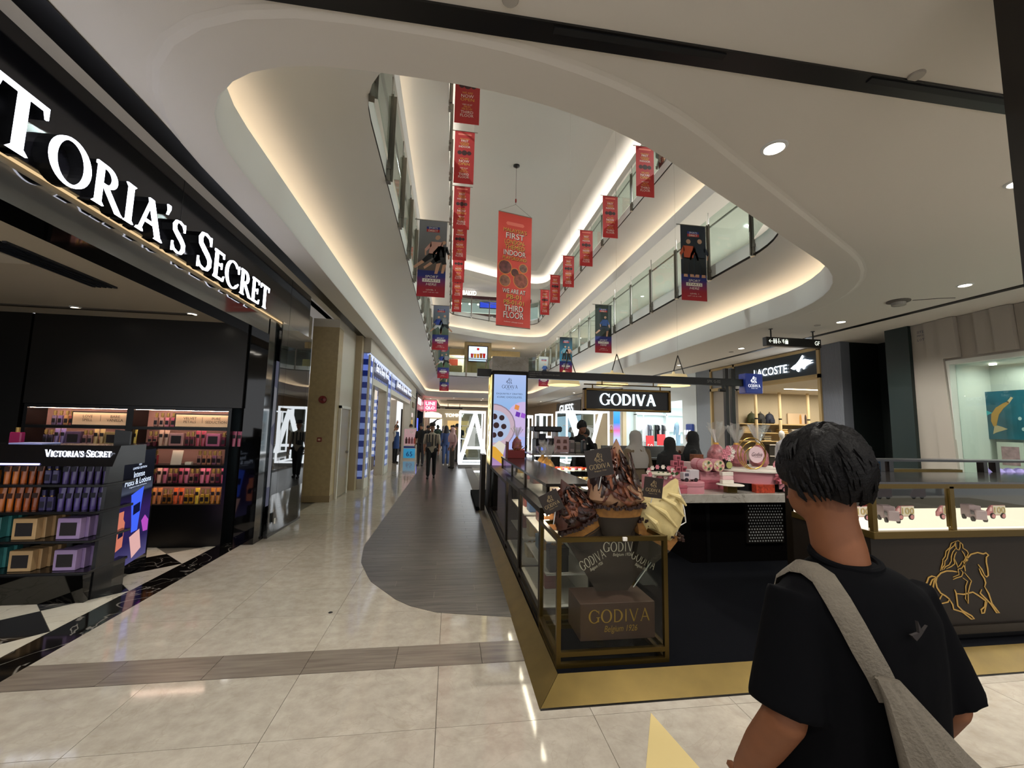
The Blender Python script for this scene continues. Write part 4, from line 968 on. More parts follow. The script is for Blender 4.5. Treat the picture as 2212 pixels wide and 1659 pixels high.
MB().cbox(-2.518, -2.495, 6.66, 6.72, .2, .33, .004).build('lock_body', steel_d, t); MB().cbox(-2.495, -2.485, 6.7, 6.73, .17, .25, .002).build('tag', white_ink, t)

# ================================================================ LEFT: stone column, service door, gingham shop
stone_c = mat('column_stone', '#9c8a66', .4, var=.1, vscale=14)
white_w = mat('white_wall', '#b8b0a2', .5)
MB().box(-3.4, -3.02, 7.92, 9.38, 0, ZC).build('wall_left_return', white_w, kind='structure')
t = thing('column_cladding', 'beige stone clad column standing left of the service door', 'column', (-2.73, 9.6, 0))
MB().box(-3.0, -2.455, 9.4, 9.75, .13, 3.72).build('shaft', stone_c, t); MB().box(-3.01, -2.445, 9.39, 9.76, 0, .13).build('skirting', mat('skirting_stone', '#8a7859', .35), t)
MB().box(-3.0, -2.455, 9.4, 9.75, 3.72, ZC).build('plaster_head', white_w, t)
t = thing('fire_bell', 'round red fire alarm bell on the stone column', 'alarm', (-2.71, 9.38, 2.1))
MB().lathe([(.02, 0), (.085, -.01), (.075, -.05), (.03, -.065), (.001, -.066)], (-2.71, 9.4, 2.14), 18, 'y').build('gong', mat('alarm_red', '#6e1416', .3), t, smooth=True); MB().lathe([(.02, -.06), (.02, -.085)], (-2.71, 9.4, 2.14), 10, 'y').build('boss', mat('alarm_dark', '#3a0c0d', .4), t)
t = thing('call_point', 'small square red fire call point on the stone column', 'alarm', (-2.72, 9.38, 1.26))
MB().cbox(-2.765, -2.675, 9.37, 9.4, 1.25, 1.34, .005).build('housing', mat('alarm_red'), t); MB().box(-2.745, -2.695, 9.366, 9.371, 1.275, 1.315).build('push_glass', mat('call_white', '#b8a08c', .3), t)
MB().box(-2.9, -2.46, 9.75, 11.3, 0, ZC).build('wall_left_service', white_w, kind='structure')
dr = thing('door_1', None, None, kind='structure', loc=(-2.44, 9.9, 0))
MB().box(-2.46, -2.43, 9.78, 10.62, 0.02, 1.98).build('door_leaf', mat('service_door', '#8d8068', .25), dr)
for b in ((9.72, 9.78, 0, 2.04), (10.62, 10.68, 0, 2.04), (9.72, 10.68, 1.98, 2.04)): MB().box(-2.46, -2.40, b[0], b[1], b[2], b[3]).build('door_frame', mat('frame_white', '#d6d2c8', .3), dr)
MB().cbox(-2.43, -2.38, 10.5, 10.56, .95, 1.0, .005).build('door_knob', steel, dr)
MB().box(-2.9, -2.3, 11.0, 11.25, 0, ZC).build('wall_left_pilaster', mat('pilaster_cream', '#a8977a', .4), kind='structure')
# gingham shopfront -------------------------------------------------
def gingham():
    m = bpy.data.materials.new('gingham'); m.use_nodes = True; nt = m.node_tree; N = nt.nodes.new; L = nt.links.new; b = nt.nodes['Principled BSDF']
    tc = N('ShaderNodeTexCoord'); se = N('ShaderNodeSeparateXYZ'); L(tc.outputs['Object'], se.inputs[0]); fr = []
    ax = N('ShaderNodeMath'); ax.operation = 'ADD'; L(se.outputs['X'], ax.inputs[0]); L(se.outputs['Y'], ax.inputs[1])
    for s in (ax.outputs[0], se.outputs['Z']):
        k = N('ShaderNodeMath'); k.operation = 'MULTIPLY'; k.inputs[1].default_value = 3.3; L(s, k.inputs[0])
        f = N('ShaderNodeMath'); f.operation = 'FRACT'; L(k.outputs[0], f.inputs[0]); g = N('ShaderNodeMath'); g.operation = 'GREATER_THAN'; g.inputs[1].default_value = .5; L(f.outputs[0], g.inputs[0]); fr.append(g)
    a = N('ShaderNodeMath'); a.operation = 'ADD'; L(fr[0].outputs[0], a.inputs[0]); L(fr[1].outputs[0], a.inputs[1]); h = N('ShaderNodeMath'); h.operation = 'MULTIPLY'; h.inputs[1].default_value = .5; L(a.outputs[0], h.inputs[0])
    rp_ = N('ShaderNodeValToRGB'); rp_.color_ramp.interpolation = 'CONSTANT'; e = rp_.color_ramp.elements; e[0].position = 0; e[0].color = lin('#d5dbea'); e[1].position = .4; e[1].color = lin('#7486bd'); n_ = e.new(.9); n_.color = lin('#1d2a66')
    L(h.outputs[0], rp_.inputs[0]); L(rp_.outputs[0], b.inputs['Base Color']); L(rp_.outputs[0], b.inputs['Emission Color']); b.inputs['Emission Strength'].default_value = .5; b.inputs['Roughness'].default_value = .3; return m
ging = gingham(); gx = -2.15
t = thing('gingham_shopfront', 'shopfront with blue gingham pilasters and two white framed entrances', 'shop front', (gx-.2, 16, 0))
white_f = mat('frame_white')
for i, (a, b) in enumerate(((11.26, 11.75), (14.5, 15.3))):
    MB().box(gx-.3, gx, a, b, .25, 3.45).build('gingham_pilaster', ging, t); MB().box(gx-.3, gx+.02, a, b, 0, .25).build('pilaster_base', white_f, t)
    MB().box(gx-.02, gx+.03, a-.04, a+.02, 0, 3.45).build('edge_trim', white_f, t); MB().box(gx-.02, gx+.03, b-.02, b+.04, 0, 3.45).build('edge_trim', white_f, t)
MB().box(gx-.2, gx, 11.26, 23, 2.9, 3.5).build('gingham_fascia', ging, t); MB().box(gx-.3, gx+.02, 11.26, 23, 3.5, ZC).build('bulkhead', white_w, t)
MB().box(gx-.06, gx+.02, 11.26, 23, 3.42, 3.48).build('fascia_light', emis('fascia_cool', '#dfe8ff', 1.), t)
for a, b in ((11.8, 14.45), (15.4, 22.6)):
    MB().box(gx-.25, gx+.01, a, b, 2.72, 2.9).build('entrance_head', white_f, t); MB().box(gx-.25, gx+.01, a, a+.1, 0, 2.72).build('entrance_jamb', white_f, t); MB().box(gx-.25, gx+.01, b-.1, b, 0, 2.72).build('entrance_jamb', white_f, t)
    o_ = (a, 11.0)
MB().box(gx-2.2, gx-.2, 13.2, 13.4, 0, 2.75).build('inner_wall', mat('inner_cream', '#b3a89a', .5), t); MB().box(gx-1.2, gx-.25, 12.4, 12.55, 0, 2.75).build('dark_reveal', mat('reveal_brown', '#3b312a', .5), t)
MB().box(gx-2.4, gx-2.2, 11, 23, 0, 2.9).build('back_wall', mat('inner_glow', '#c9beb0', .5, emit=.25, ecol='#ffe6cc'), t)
MB().box(gx-2.2, gx-.2, 11.4, 22.8, 2.85, 2.9).build('inner_ceiling', emis('inner_light', '#fff0e0', .8), t)
MB().box(gx-1.0, gx-.3, 19.6, 19.7, 0, 2.75).build('inner_panel', mat('inner_white', '#c2bcb4', .4), t); MB().box(gx-1.6, gx-1.05, 19.55, 19.6, .2, 2.75).build('gingham_panel', ging, t)
nm_ = emis('bbw_letters', '#e9f0ff', 2.2)
for y0, y1 in ((11.95, 14.4), (16.6, 22.6)):
    MB().box(gx, gx+.03, y0-.1, y1+.1, 2.98, 3.34).build('name_plate', mat('plate_navy', '#1a2c5c', .3), t)
    q = MB(); text(q, 'Bath & Body Works', (gx+.03, y0, 3.04), Y, Z, X, W=y1-y0, H=.27, t=.04); q.build('name_lettering', nm_, t)
# classical white bay, dark counter shop, pink-signed clothes shop further on
t = thing('white_shopfront', 'white moulded shopfront after the gingham shop', 'shop front', (gx, 24.5, 0))
MB().box(gx-.4, gx, 23.05, 26.2, 0, ZC).build('front_wall', mat('moulded_white', '#c4bdb0', .5), t); MB().box(gx, gx+.04, 23.3, 25.9, 3.2, 3.32).build('cornice', white_f, t)
MB().box(gx, gx+.03, 23.8, 25.2, 2.6, 2.9).build('green_plaque', mat('plaque_green', '#4c5130', .4), t); MB().box(gx-.02, gx+.01, 23.7, 24.6, .2, 2.3).build('dark_window', dark_gl, t)
t = thing('dark_counter_shop', 'dark framed shop with a blue screen at its counter', 'shop front', (gx, 29, 0))
MB().box(gx-.4, gx+.08, 26.2, 26.7, 0, 3.6).build('dark_pier', blk_sat, t); MB().box(gx-.5, gx+.05, 26.7, 32.5, 2.6, 3.6).build('dark_fascia', mat('maroon_dark', '#2a1a1e', .3), t)
MB().box(gx+.05, gx+.07, 27.4, 30, 3.0, 3.4).build('lit_logo', emis('logo_white', '#eef2ff', 3), t); MB().box(gx-.9, gx-.8, 26.7, 32.5, 0, 2.6).build('back_wall', mat('dark_inner', '#2c221c', .4), t)
MB().box(gx-.15, gx-.1, 27.6, 30.2, 1.05, 2.1).build('blue_screen', emis('scr_blue', '#4a5cf0', 2.2), t); MB().box(gx-.4, gx+.05, 27, 32, 0, .9).build('counter', mat('counter_brown', '#4a2a18', .4), t); MB().box(gx-.42, gx+.07, 27, 32, .9, .96).build('counter_top', white_f, t)
MB().box(gx-.4, gx+.08, 32.5, 33, 0, 3.6).build('dark_pier', blk_sat, t)
t = thing('pink_sign_shop', 'pale shopfront with a square pink lit sign', 'shop front', (gx, 36, 0))
MB().box(gx-.4, gx-.05, 33, 46, 0, ZC).build('front_wall', mat('peach_front', '#c9a79a', .5), t); MB().box(gx, gx+1.0, 34.0, 34.12, 2.75, 3.6).build('pink_sign', emis('sign_pink', '#f0566e', 2.2), t)
q = MB(); text(q, 'UNI', (gx+.5, 33.99, 3.22), X, Z, -Y, W=.7, H=.26, cx=True); text(q, 'QLO', (gx+.5, 33.99, 2.86), X, Z, -Y, W=.7, H=.26, cx=True); q.build('sign_lettering', emis('sign_white'), t)
MB().lathe([(.9, 0), (.9, .25), (.6, .42), (.1, .5)], (gx+.5, 37, 2.3), 16).build('white_canopy', emis('canopy_white', '#ffe9e2', 1.2), t)
MB().box(gx-.05, gx+.0, 35, 36, 0, 2.2).build('dark_doorway', dark_gl, t)
# free-standing price sign by the entrance
t = thing('sale_stand', 'white poster stand with a pink picture above a blue price panel', 'sign', (-1.87, 20.5, 0))
MB().box(-2.2, -1.55, 20.46, 20.54, 0, 1.5).build('board', white_f, t)
MB().box(-2.14, -1.61, 20.45, 20.47, .68, 1.44).build('pink_panel', mat('poster_pink', '#cfa6ad', .5, emit=.25), t); MB().box(-2.14, -1.61, 20.45, 20.47, .08, .52).build('blue_panel', mat('poster_blue', '#3aa0d4', .5, emit=.3), t); MB().box(-2.14, -1.61, 20.448, 20.47, .55, .63).build('navy_bar', blue_ink, t)
q = MB(); text(q, '65', (-1.87, 20.44, .16), X, Z, -Y, H=.22, cx=True); q.build('price_lettering', blue_ink, t); q = MB(); text(q, '1 90', (-1.87, 20.44, 1.22), X, Z, -Y, H=.15, cx=True); q.build('white_lettering', white_ink, t)
for k, c in enumerate(('#4a2a2a', '#7d3a40', '#8a5a60', '#b04038')): MB().prism([(-2.08+k*.13, .75), (-1.98+k*.13, .75), (-1.98+k*.13, .98), (-2.005+k*.13, 1.0), (-2.005+k*.13, 1.06), (-2.055+k*.13, 1.06), (-2.055+k*.13, 1.0), (-2.08+k*.13, .98)], (0, 20.445, 0), X, Z, -Y, .004).build('printed_bottle', mat('pb'+c, c, .5), t)
# ================================================================ CHOCOLATE KIOSK
PZ = .08
brass = mat('brushed_brass', '#6f5c2e', .42, .7, var=.12, vscale=6); brass_d = mat('dark_bronze', '#4a3a20', .35, .8)
carpet = mat('kiosk_carpet', '#0a0b0f', .95, spec=.05, bump=.25, bscale=300, var=.25, vscale=90)
bronze = mat('kiosk_bronze', '#1f180f', .35, .5, spec=.3); brown = mat('choc_brown', '#3a2a22', .5); gold_p = mat('gold_print', '#a8873c', .35, .6)
cglass = glassmat('case_glass', '#f4f6f2', .02, .02)
carrara = stone('grey_marble', '#a9a49b', '#8f897f', '#6f6a63', scale=4, rough=.2, vs=3, rvar=0)
MB().box(.74, 7.6, 2.78, 10.6, 0, PZ).build('floor_kiosk', carpet, kind='structure')
MB().box(.55, 7.9, 8.4, 10.6, 0, PZ-.004).build('floor_kiosk_rear', carpet, kind='structure')
# brass skirting ramp, mitred at the corner
t = thing('brass_skirt', 'brushed brass sloping skirt around the kiosk platform', 'skirting', (.6, 2.6, 0))
MB().add([(.58, 2.58, 0), (7.6, 2.58, 0), (7.6, 2.78, PZ), (.74, 2.78, PZ), (.74, 2.78, 0), (7.6, 2.78, 0)], [(0, 1, 2, 3), (1, 5, 2), (0, 3, 4), (4, 3, 2, 5), (0, 4, 5, 1)]).build('front_ramp', brass, t)
MB().box(.58, 7.6, 2.57, 2.581, 0, .006).build('shadow_line', black_t, t)
MB().add([(.577, 2.58, 0), (.737, 2.78, PZ), (.737, 9.6, PZ), (.6, 9.6, 0), (.737, 2.78, 0), (.737, 9.6, 0)], [(0, 1, 2, 3), (0, 4, 1), (3, 2, 5), (1, 4, 5, 2), (0, 3, 5, 4)]).build('side_ramp', brass, t)

def frame_case(t, x0, x1, y0, y1, z0, z1, m, w_=.03, glass_sides='FBLR', extra=()):
    """posts, rails and panes of a framed glass case"""
    for x in (x0, x1-w_):
        for y in (y0, y1-w_): MB().box(x, x+w_, y, y+w_, z0, z1).build('post', m, t)
    for z in (z1-w_, )+tuple(extra):
        for y in (y0, y1-w_): MB().box(x0+w_, x1-w_, y, y+w_, z, z+w_).build('rail', m, t)
        for x in (x0, x1-w_): MB().box(x, x+w_, y0+w_, y1-w_, z, z+w_).build('rail', m, t)
    zb = min(extra) if extra else z0
    if 'F' in glass_sides: MB().box(x0+w_, x1-w_, y0+.012, y0+.018, zb, z1-w_).build('pane', cglass, t)
    if 'B' in glass_sides: MB().box(x0+w_, x1-w_, y1-.018, y1-.012, zb, z1-w_).build('pane', cglass, t)
    if 'L' in glass_sides: MB().box(x0+.012, x0+.018, y0+w_, y1-w_, zb, z1-w_).build('pane', cglass, t)
    if 'R' in glass_sides: MB().box(x1-.018, x1-.012, y0+w_, y1-w_, zb, z1-w_).build('pane', cglass, t)
t = thing('corner_case', 'brass framed glass case at the kiosk corner below the paper cones', 'display case', (1.12, 3.1, PZ))
frame_case(t, .74, 1.53, 2.83, 3.39, PZ, .91, mat('case_brass', '#57461f', .3, .8), .03, 'FLR', (PZ, .15))
MB().cbox(1.2, 1.23, 2.815, 2.835, .885, .91, .002).build('price_clip', white_ink, t)
# brown plinth with gold lettering and the wedge that carries the cones
t = thing('cone_plinth', 'brown plinth lettered in gold inside the corner case', 'plinth', (1.23, 3.1, .185))
MB().cbox(.94, 1.49, 2.95, 3.25, .182, .43, .003).build('plinth_box', mat('plinth_brown', '#4a372f', .5, spec=.2), t)
q = MB(); serif(q, 'GODIVA', (1.0, 2.95, .3), X, Z, -Y, .085, t=.002, W=.46, k=.1, h=.06)
q.build('gold_lettering', gold_p, t)
q = MB(); text(q, 'Belgium 1926', (1.23, 2.949, .225), X, Z, -Y, W=.24, H=.055, shear=.2, cx=True); q.build('gold_script', gold_p, t)
MB().prism([(1.13, .432), (1.38, .432), (1.78, .9), (.83, .9)], (0, 3.16, 0), X, Z, Y, .01).build('cone_backboard', mat('cone_paper', '#3d332c', .5, spec=.2), t)
def word(par, o, ang, W):
    ex = Vector((math.cos(ang), 0, math.sin(ang))); ey = Vector((-math.sin(ang), 0, math.cos(ang)))
    q = MB(); serif(q, 'GODIVA', o, ex, ey, -Y, .07, t=.0015, W=W, k=.1, h=.06); q.build('silver_lettering', mat('ink_silver', '#b8ae9c', .5, emit=.12), par)
    q = MB(); text(q, 'Belgium 1926', Vector(o)+ex*W/2-ey*.04, ex, ey, -Y, W=W*.5, H=.03, shear=.2, cx=True); q.build('silver_script', mat('ink_silver'), par)
word(t, at(1303, 1192, 3.155), 0, .3)
a_, b_ = at(1258, 1234, 3.155), at(1311, 1202, 3.155); word(t, a_, math.atan2(b_.z-a_.z, b_.x-a_.x), (b_-a_).length)
a_, b_ = at(1362, 1205, 3.155), at(1412, 1232, 3.155); word(t, a_, math.atan2(b_.z-a_.z, b_.x-a_.x), (b_-a_).length)
MB().tube([(1.42, 3.15, .455), (1.7, 3.15, .80)], .004, 5).build('acrylic_edge', mat('acrylic_white', '#e8e8e6', .2), t)

# ---- the three soft-serve cones
dk, mk, lk = mat('choc_dark', '#2c1712', .35, coat=.2), mat('choc_milk', '#5a2f22', .35, coat=.2), mat('choc_light', '#8a5136', .4, coat=.2); crm = mat('cream', '#c9b58a', .5); van = mat('vanilla', '#d2be84', .55, var=.06, vscale=20, bump=.15, bscale=25)
waf = mat('waffle', '#94652f', .6, var=.25, vscale=30)
def ruffle(rg):
    """thin curved leaf of shaved chocolate, base at origin, rising along z"""
    mb = MB(); rings = []; n = 6; L = rg.uniform(.85, 1.15); tw = rg.uniform(-.5, .5); cu = rg.uniform(.15, .4)
    for i in range(n+1):
        u = i/n; wd = .27*math.sin(PI*min(.98, .12+u*.88))**.7*(1-.25*u); a = tw*u
        c = Vector((.07*math.sin(3*u), -cu*.5*u*u, L*u)); e = Vector((math.cos(a), math.sin(a)*.6, 0))
        rings.append([c-e*wd, c+Vector((0, -.06-.03*math.sin(9*u), 0)), c+e*wd, c+Vector((0, -.035, 0))])
    mb.loft(rings); return mb.mesh('chocolate_ruffle', dk, None, True)
RUF = []
for m_ in (dk, mk, lk):
    for s in range(3):
        me = ruffle(random.Random(s+hash(m_.name) % 7)); me.materials.clear(); me.materials.append(m_); RUF.append(me)
def swirl(name, label, base, tip, w0, rings_n, mats, cup, seed, lean=0.):
    """cone of soft serve: core, ruffles set in tiers, waffle and paper cup"""
    rg = random.Random(seed); base, tip = Vector(base), Vector(tip); ax = tip-base; H = ax.length; axn = ax.normalized()
    t = thing(name, label, 'ice cream display', base)
    prof = [(0, .62), (.12, .95), (.3, .85), (.5, .6), (.7, .34), (.85, .17), (.95, .07), (1, .012)]
    rings = []
    sx = axn.cross(Y).normalized() if abs(axn.y) < .9 else X
    for u, r in prof:
        c = base+ax*u; rings.append([c+(sx*math.cos(2*PI*j/16)+Y*math.sin(2*PI*j/16)*.55)*r*w0*(1+.05*math.sin(5*j+u*9)) for j in range(16)])
    MB().loft(rings).build('swirl_core', mats[0], t, smooth=True)
    if mats[1] is not None:
        inv = WM[t.name].inverted()
        for k in range(rings_n):
            u = .01+.62*(k/rings_n)**1.1; a = k*2.4+rg.uniform(-.3, .3)
            r = float(np.interp(u, [p[0] for p in prof], [p[1] for p in prof]))*w0*1.0
            c = base+ax*u+(sx*math.cos(a)+Y*math.sin(a)*.6)*r
            if math.sin(a) > .6: continue
            me = rg.choice(RUF) if rg.random() < .75 else RUF[rg.randrange(0, 3)]
            s = (.30*(1-u)+.15)*H*1.05
            o = bpy.data.objects.new('chocolate_ruffle', me)
            dirv = ((base+ax*min(1., u+.55)-c).normalized()+Vector((rg.uniform(-.38, .38), -.12, rg.uniform(-.12, .2)))).normalized()
            zq = dirv; outw = (sx*math.cos(a)+Y*(math.sin(a)*.6-.35)).normalized(); xq = outw.cross(zq).normalized(); yq = zq.cross(xq)
            o.matrix_basis = inv @ (Matrix.Translation(c) @ Matrix((xq, yq*-1 if False else yq, zq)).transposed().to_4x4() @ Matrix.Diagonal((s*rg.uniform(.9, 1.5), s*.7, s*rg.uniform(.8, 1.1), 1)))
            reg(o, t)
    # crumbs, waffle rim and cup
    rg2 = random.Random(seed+5); cr = MB()
    for k in range(46):
        a = PI+PI*k/45; c = base+(sx*math.cos(a)*-1+Y*math.sin(a)*.62)*w0*(.95+rg2.uniform(-.06, .06))+axn*(.02+rg2.uniform(-.012, .012)); s = rg2.uniform(.006, .012)
        cr.box(c.x-s, c.x+s, c.y-s, c.y+s, c.z-s, c.z+s)
    cr.build('chocolate_crumbs', dk, t, kind='stuff')
    def band(nm, d0, d1, r0, r1, m_):
        rr = [[base-axn*d+(sx*math.cos(2*PI*j/20)+Y*math.sin(2*PI*j/20)*.55)*r*w0 for j in range(20)] for d, r in ((d0, r0), ((d0+d1)/2, (r0+r1)/2), (d1, r1))]
        MB().loft(rr).build(nm, m_, t, smooth=True)
    band('waffle_cone', -.015, .075, .93, .8, waf); band('paper_cup', .06, cup, .84, .5, mat('cup_brown', '#2e2620', .5))
    return t
swirl('soft_serve_cone', 'tall milk chocolate soft-serve cone model in the middle of the case', (1.27, 3.1, 1.06), (1.27, 3.1, 1.575), .225, 90, (mat('core_cream', '#9c7658', .5), True), .2, 3)
swirl('soft_serve_cone', 'dark chocolate soft-serve cone model leaning left over the case', (1.0, 3.13, .93), (.83, 3.08, 1.27), .19, 76, (mat('core_brown', '#4a2a20', .4), True), .18, 8)
# white one
def vanilla():
    t = thing('soft_serve_cone', 'pale vanilla soft-serve cone model leaning right over the case', 'ice cream display', (1.62, 3.1, .9))
    out = [(1.49, .87), (1.41, 1.0), (1.43, 1.09), (1.52, 1.13), (1.62, 1.17), (1.7, 1.2), (1.78, 1.27), (1.775, 1.2), (1.81, 1.1), (1.83, 1.0), (1.80, .9), (1.76, .85), (1.73, .8), (1.7, .78)]
    mb = MB(); n = len(out); cx, cz = 1.61, 1.0
    rings = []
    for d, s in ((-.11, .35), (-.1, .6), (-.07, .82), (-.02, .97), (.03, 1), (.08, .9)):
        rings.append([Vector((cx+(x-cx)*s, 3.13+d+.012*math.sin(7*i), cz+(z-cz)*s)) for i, (x, z) in enumerate(out)])
    mb.loft(rings).build('vanilla_swirl', van, t, smooth=True)
    for k, (a, b) in enumerate((((1.5, 1.1), (1.72, .92)), ((1.47, 1.02), (1.6, .86)), ((1.6, 1.14), (1.78, 1.0)), ((1.66, 1.17), (1.8, 1.08)))):
        MB().tube([(a[0], 3.05, a[1]), ((a[0]+b[0])/2, 3.012, (a[1]+b[1])/2+.02), (b[0], 3.04, b[1])], [.006, .022, .008], 7).build('vanilla_fold', van, t, smooth=True)
    MB().loft([[Vector((x, y, z)) for x, y, z in ((1.42, 3.08, .98), (1.42, 3.18, .98), (1.77, 3.18, .83), (1.77, 3.08, .83))], [Vector((x, y, z)) for x, y, z in ((1.44, 3.08, .86), (1.44, 3.18, .86), (1.68, 3.18, .73), (1.68, 3.08, .73))]]).build('waffle_cone', waf, t)
    MB().loft([[Vector((x, y, z)) for x, y, z in ((1.445, 3.075, .865), (1.445, 3.185, .865), (1.685, 3.185, .735), (1.685, 3.075, .735))], [Vector((x, y, z)) for x, y, z in ((1.42, 3.09, .72), (1.42, 3.17, .72), (1.56, 3.17, .64), (1.56, 3.09, .64))]]).build('paper_cup', mat('cup_brown'), t)
    rg = random.Random(4); cr = MB()
    for k in range(40):
        u = k/39; c = Vector((1.415+.36*u, 3.06, .99-.16*u))+Vector((rg.uniform(-.02, .02), rg.uniform(-.01, .01), rg.uniform(-.025, .02))); s = rg.uniform(.006, .011)
        cr.box(c.x-s, c.x+s, c.y-s, c.y+s, c.z-s, c.z+s)
    cr.build('chocolate_crumbs', dk, t, kind='stuff')
    MB().tube([(1.80, 3.15, 1.22), (1.85, 3.15, 1.02), (1.86, 3.15, .93), (1.8, 3.15, .9), (1.77, 3.15, .82), (1.68, 3.15, .7)], .005, 5).build('acrylic_edge', mat('acrylic_white'), t)
vanilla()
def tagcard(c, size, ang, label):
    """square brown card with the rider emblem, turned in its plane"""
    t = thing('brand_card', label, 'sign', c); c = Vector(c); ex = Vector((math.cos(ang), 0, math.sin(ang))); ey = Vector((-math.sin(ang), 0, math.cos(ang))); h = size/2
    MB().prism([(-h, -h), (h, -h), (h, h), (-h, h)], c, ex, ey, -Y, .006).build('card', mat('card_brown', '#2a201a', .4), t)
    q = MB(); emblem(q, c-ex*h*.33-ey*h*.0-Y*.006, ex, ey, -Y, h*.72, .001, 26.); q.build('rider_emblem', mat('ink_tan', '#a8916a', .5), t)
    q = MB(); serif(q, 'GODIVA', c-ex*h*.8-ey*h*.42-Y*.006, ex, ey, -Y, h*.34, t=.001, W=h*1.6, k=.14, h=.08); q.build('lettering', mat('ink_tan'), t)
    q = MB(); text(q, 'Belgium 1926', c-ey*h*.66-Y*.006, ex, ey, -Y, W=h*.9, H=h*.13, cx=True, t=.001, res=1); q.build('script', mat('ink_tan'), t)
    MB().tube([c-ey*h, c-ey*h-Z*.1+Y*.05], .004, 5).build('pick', mat('acrylic_white'), t)
tagcard((1.09, 2.99, 1.4), .2, .17, 'brown square card tucked left of the tall chocolate cone'); tagcard((1.53, 3.03, 1.215), .15, -.12, 'small brown card between the tall cone and the vanilla cone'); tagcard((.73, 2.98, 1.12), .145, .45, 'tilted brown card left of the dark chocolate cone')

# ---- side display cases along the walkway
wsh = mat('case_white', '#cfcbc2', .4); case_l = emis('case_light', '#fff2dc', 40.)
def side_case(label, y0, y1, z1, lit):
    t = thing('side_case', label, 'display case', (.95, (y0+y1)/2, PZ)); x0, x1 = .745, 1.2
    frame_case(t, x0, x1, y0, y1, PZ, z1, bronze, .035, 'L', (PZ, .17))
    MB().box(x1-.02, x1, y0+.035, y1-.035, .2, z1-.04).build('back_panel', wsh if lit else brown, t)
    MB().box(x0+.03, x1-.02, y0+.03, y1-.03, .19, .21).build('floor_panel', wsh if lit else brown, t)
    if lit:
        for z in (.46, .72): MB().box(x0+.07, x1-.02, y0+.04, y1-.04, z-.012, z).build('shelf', wsh, t)
        MB().box(x0+.06, x0+.09, y0+.05, y1-.05, z1-.06, z1-.045).build('light_bar', case_l, t)
    MB().box(x0-.002, x1, y0, y1, z1, z1+.012).build('top_board', bronze, t)
    return t
side_case('lit white side case of gift boxes nearest the corner', 3.42, 4.45, .985, True)
side_case('second lit side case along the walkway', 4.47, 5.5, .985, True)
side_case('dark side case just before the tower', 5.52, 7.7, .93, False)
def giftbox(x, y, z, w_, d_, h_, m_, label, rib=None, lid=True, grp='gift boxes in the side cases'):
    t = thing('gift_box', label, 'box', (x, y, z), group=grp)
    MB().cbox(x-w_/2, x+w_/2, y-d_/2, y+d_/2, z, z+h_, .003).build('box_base', m_, t)
    if lid: MB().cbox(x-w_/2-.004, x+w_/2+.004, y-d_/2-.004, y+d_/2+.004, z+h_*.7, z+h_+.003, .003).build('lid', m_, t)
    if rib:
        MB().box(x-.012, x+.012, y-d_/2-.006, y+d_/2+.006, z, z+h_+.006).build('ribbon', rib, t)
        for s in (-1, 1): MB().tube([(x, y, z+h_+.005), (x+s*.03, y-.01, z+h_+.04), (x+s*.05, y, z+h_+.02), (x, y, z+h_+.006)], .008, 6).build('bow_loop', rib, t)
ribg = mat('ribbon_gold', '#c08f3c', .35, .4); blk_box = mat('box_black', '#14130f', .4)
giftbox(.93, 3.56, .462, .16, .13, .19, blk_box, 'black gift box with a gold ribbon in the corner side case', ribg)
for i, (y, z, c) in enumerate(((3.9, .722, '#8a5a30'), (4.2, .722, '#5a2018'), (3.9, .212, '#7a2a20'), (4.2, .462, '#4a6a86'), (4.7, .722, '#3a5a86'), (5.0, .722, '#7a3028'), (5.25, .722, '#a07a40'), (4.7, .462, '#b8a070'), (5.1, .462, '#8a3a2a'), (4.8, .212, '#c9b48a'))):
    giftbox(.96, y, z, .14, .16, .12+.03*(i % 3), mat('gb'+c, c, .4), f'{["brown","maroon","red","blue","navy","brick red","tan","straw","rust","cream"][i]} gift box in the side cases by the walkway', ribg if i % 2 else None)
# upper glass case standing on the side cases
t = thing('upper_case', 'low dark framed glass case on top of the side cases', 'display case', (1.0, 5.1, 1.0))
x0, x1 = .82, 1.22
for y in (3.5, 4.55, 5.55, 6.6): 
    for x in (x0, x1-.025): MB().box(x, x+.025, y, y+.03, .997, 1.155).build('post', bronze, t)
MB().box(x0-.01, x1+.01, 3.49, 6.64, 1.155, 1.18).build('top_board', mat('case_top', '#2a2724', .12), t)
for i, y in enumerate((3.53, 4.58, 5.58)): MB().box(x0+.008, x0+.014, y, y+.99, .997, 1.155).build('pane', cglass, t)
MB().box(x0+.03, x1-.03, 3.55, 6.6, .998, 1.003).build('white_base', wsh, t); MB().box(x1-.05, x1-.03, 3.53, 6.6, 1.13, 1.145).build('light_bar', case_l, t)
for i, (y, c, n) in enumerate(((3.8, '#8a4a3a', 'red brown'), (4.2, '#b8a890', 'cream'), (4.9, '#6a3a30', 'chestnut'), (5.3, '#a04030', 'scarlet'), (6.0, '#c0a060', 'golden'))): giftbox(1.02, y, 1.004, .12, .2, .08, mat('gb'+c, c, .4), f'{n} carton inside the low upper case', None, False, 'cartons in the upper case')
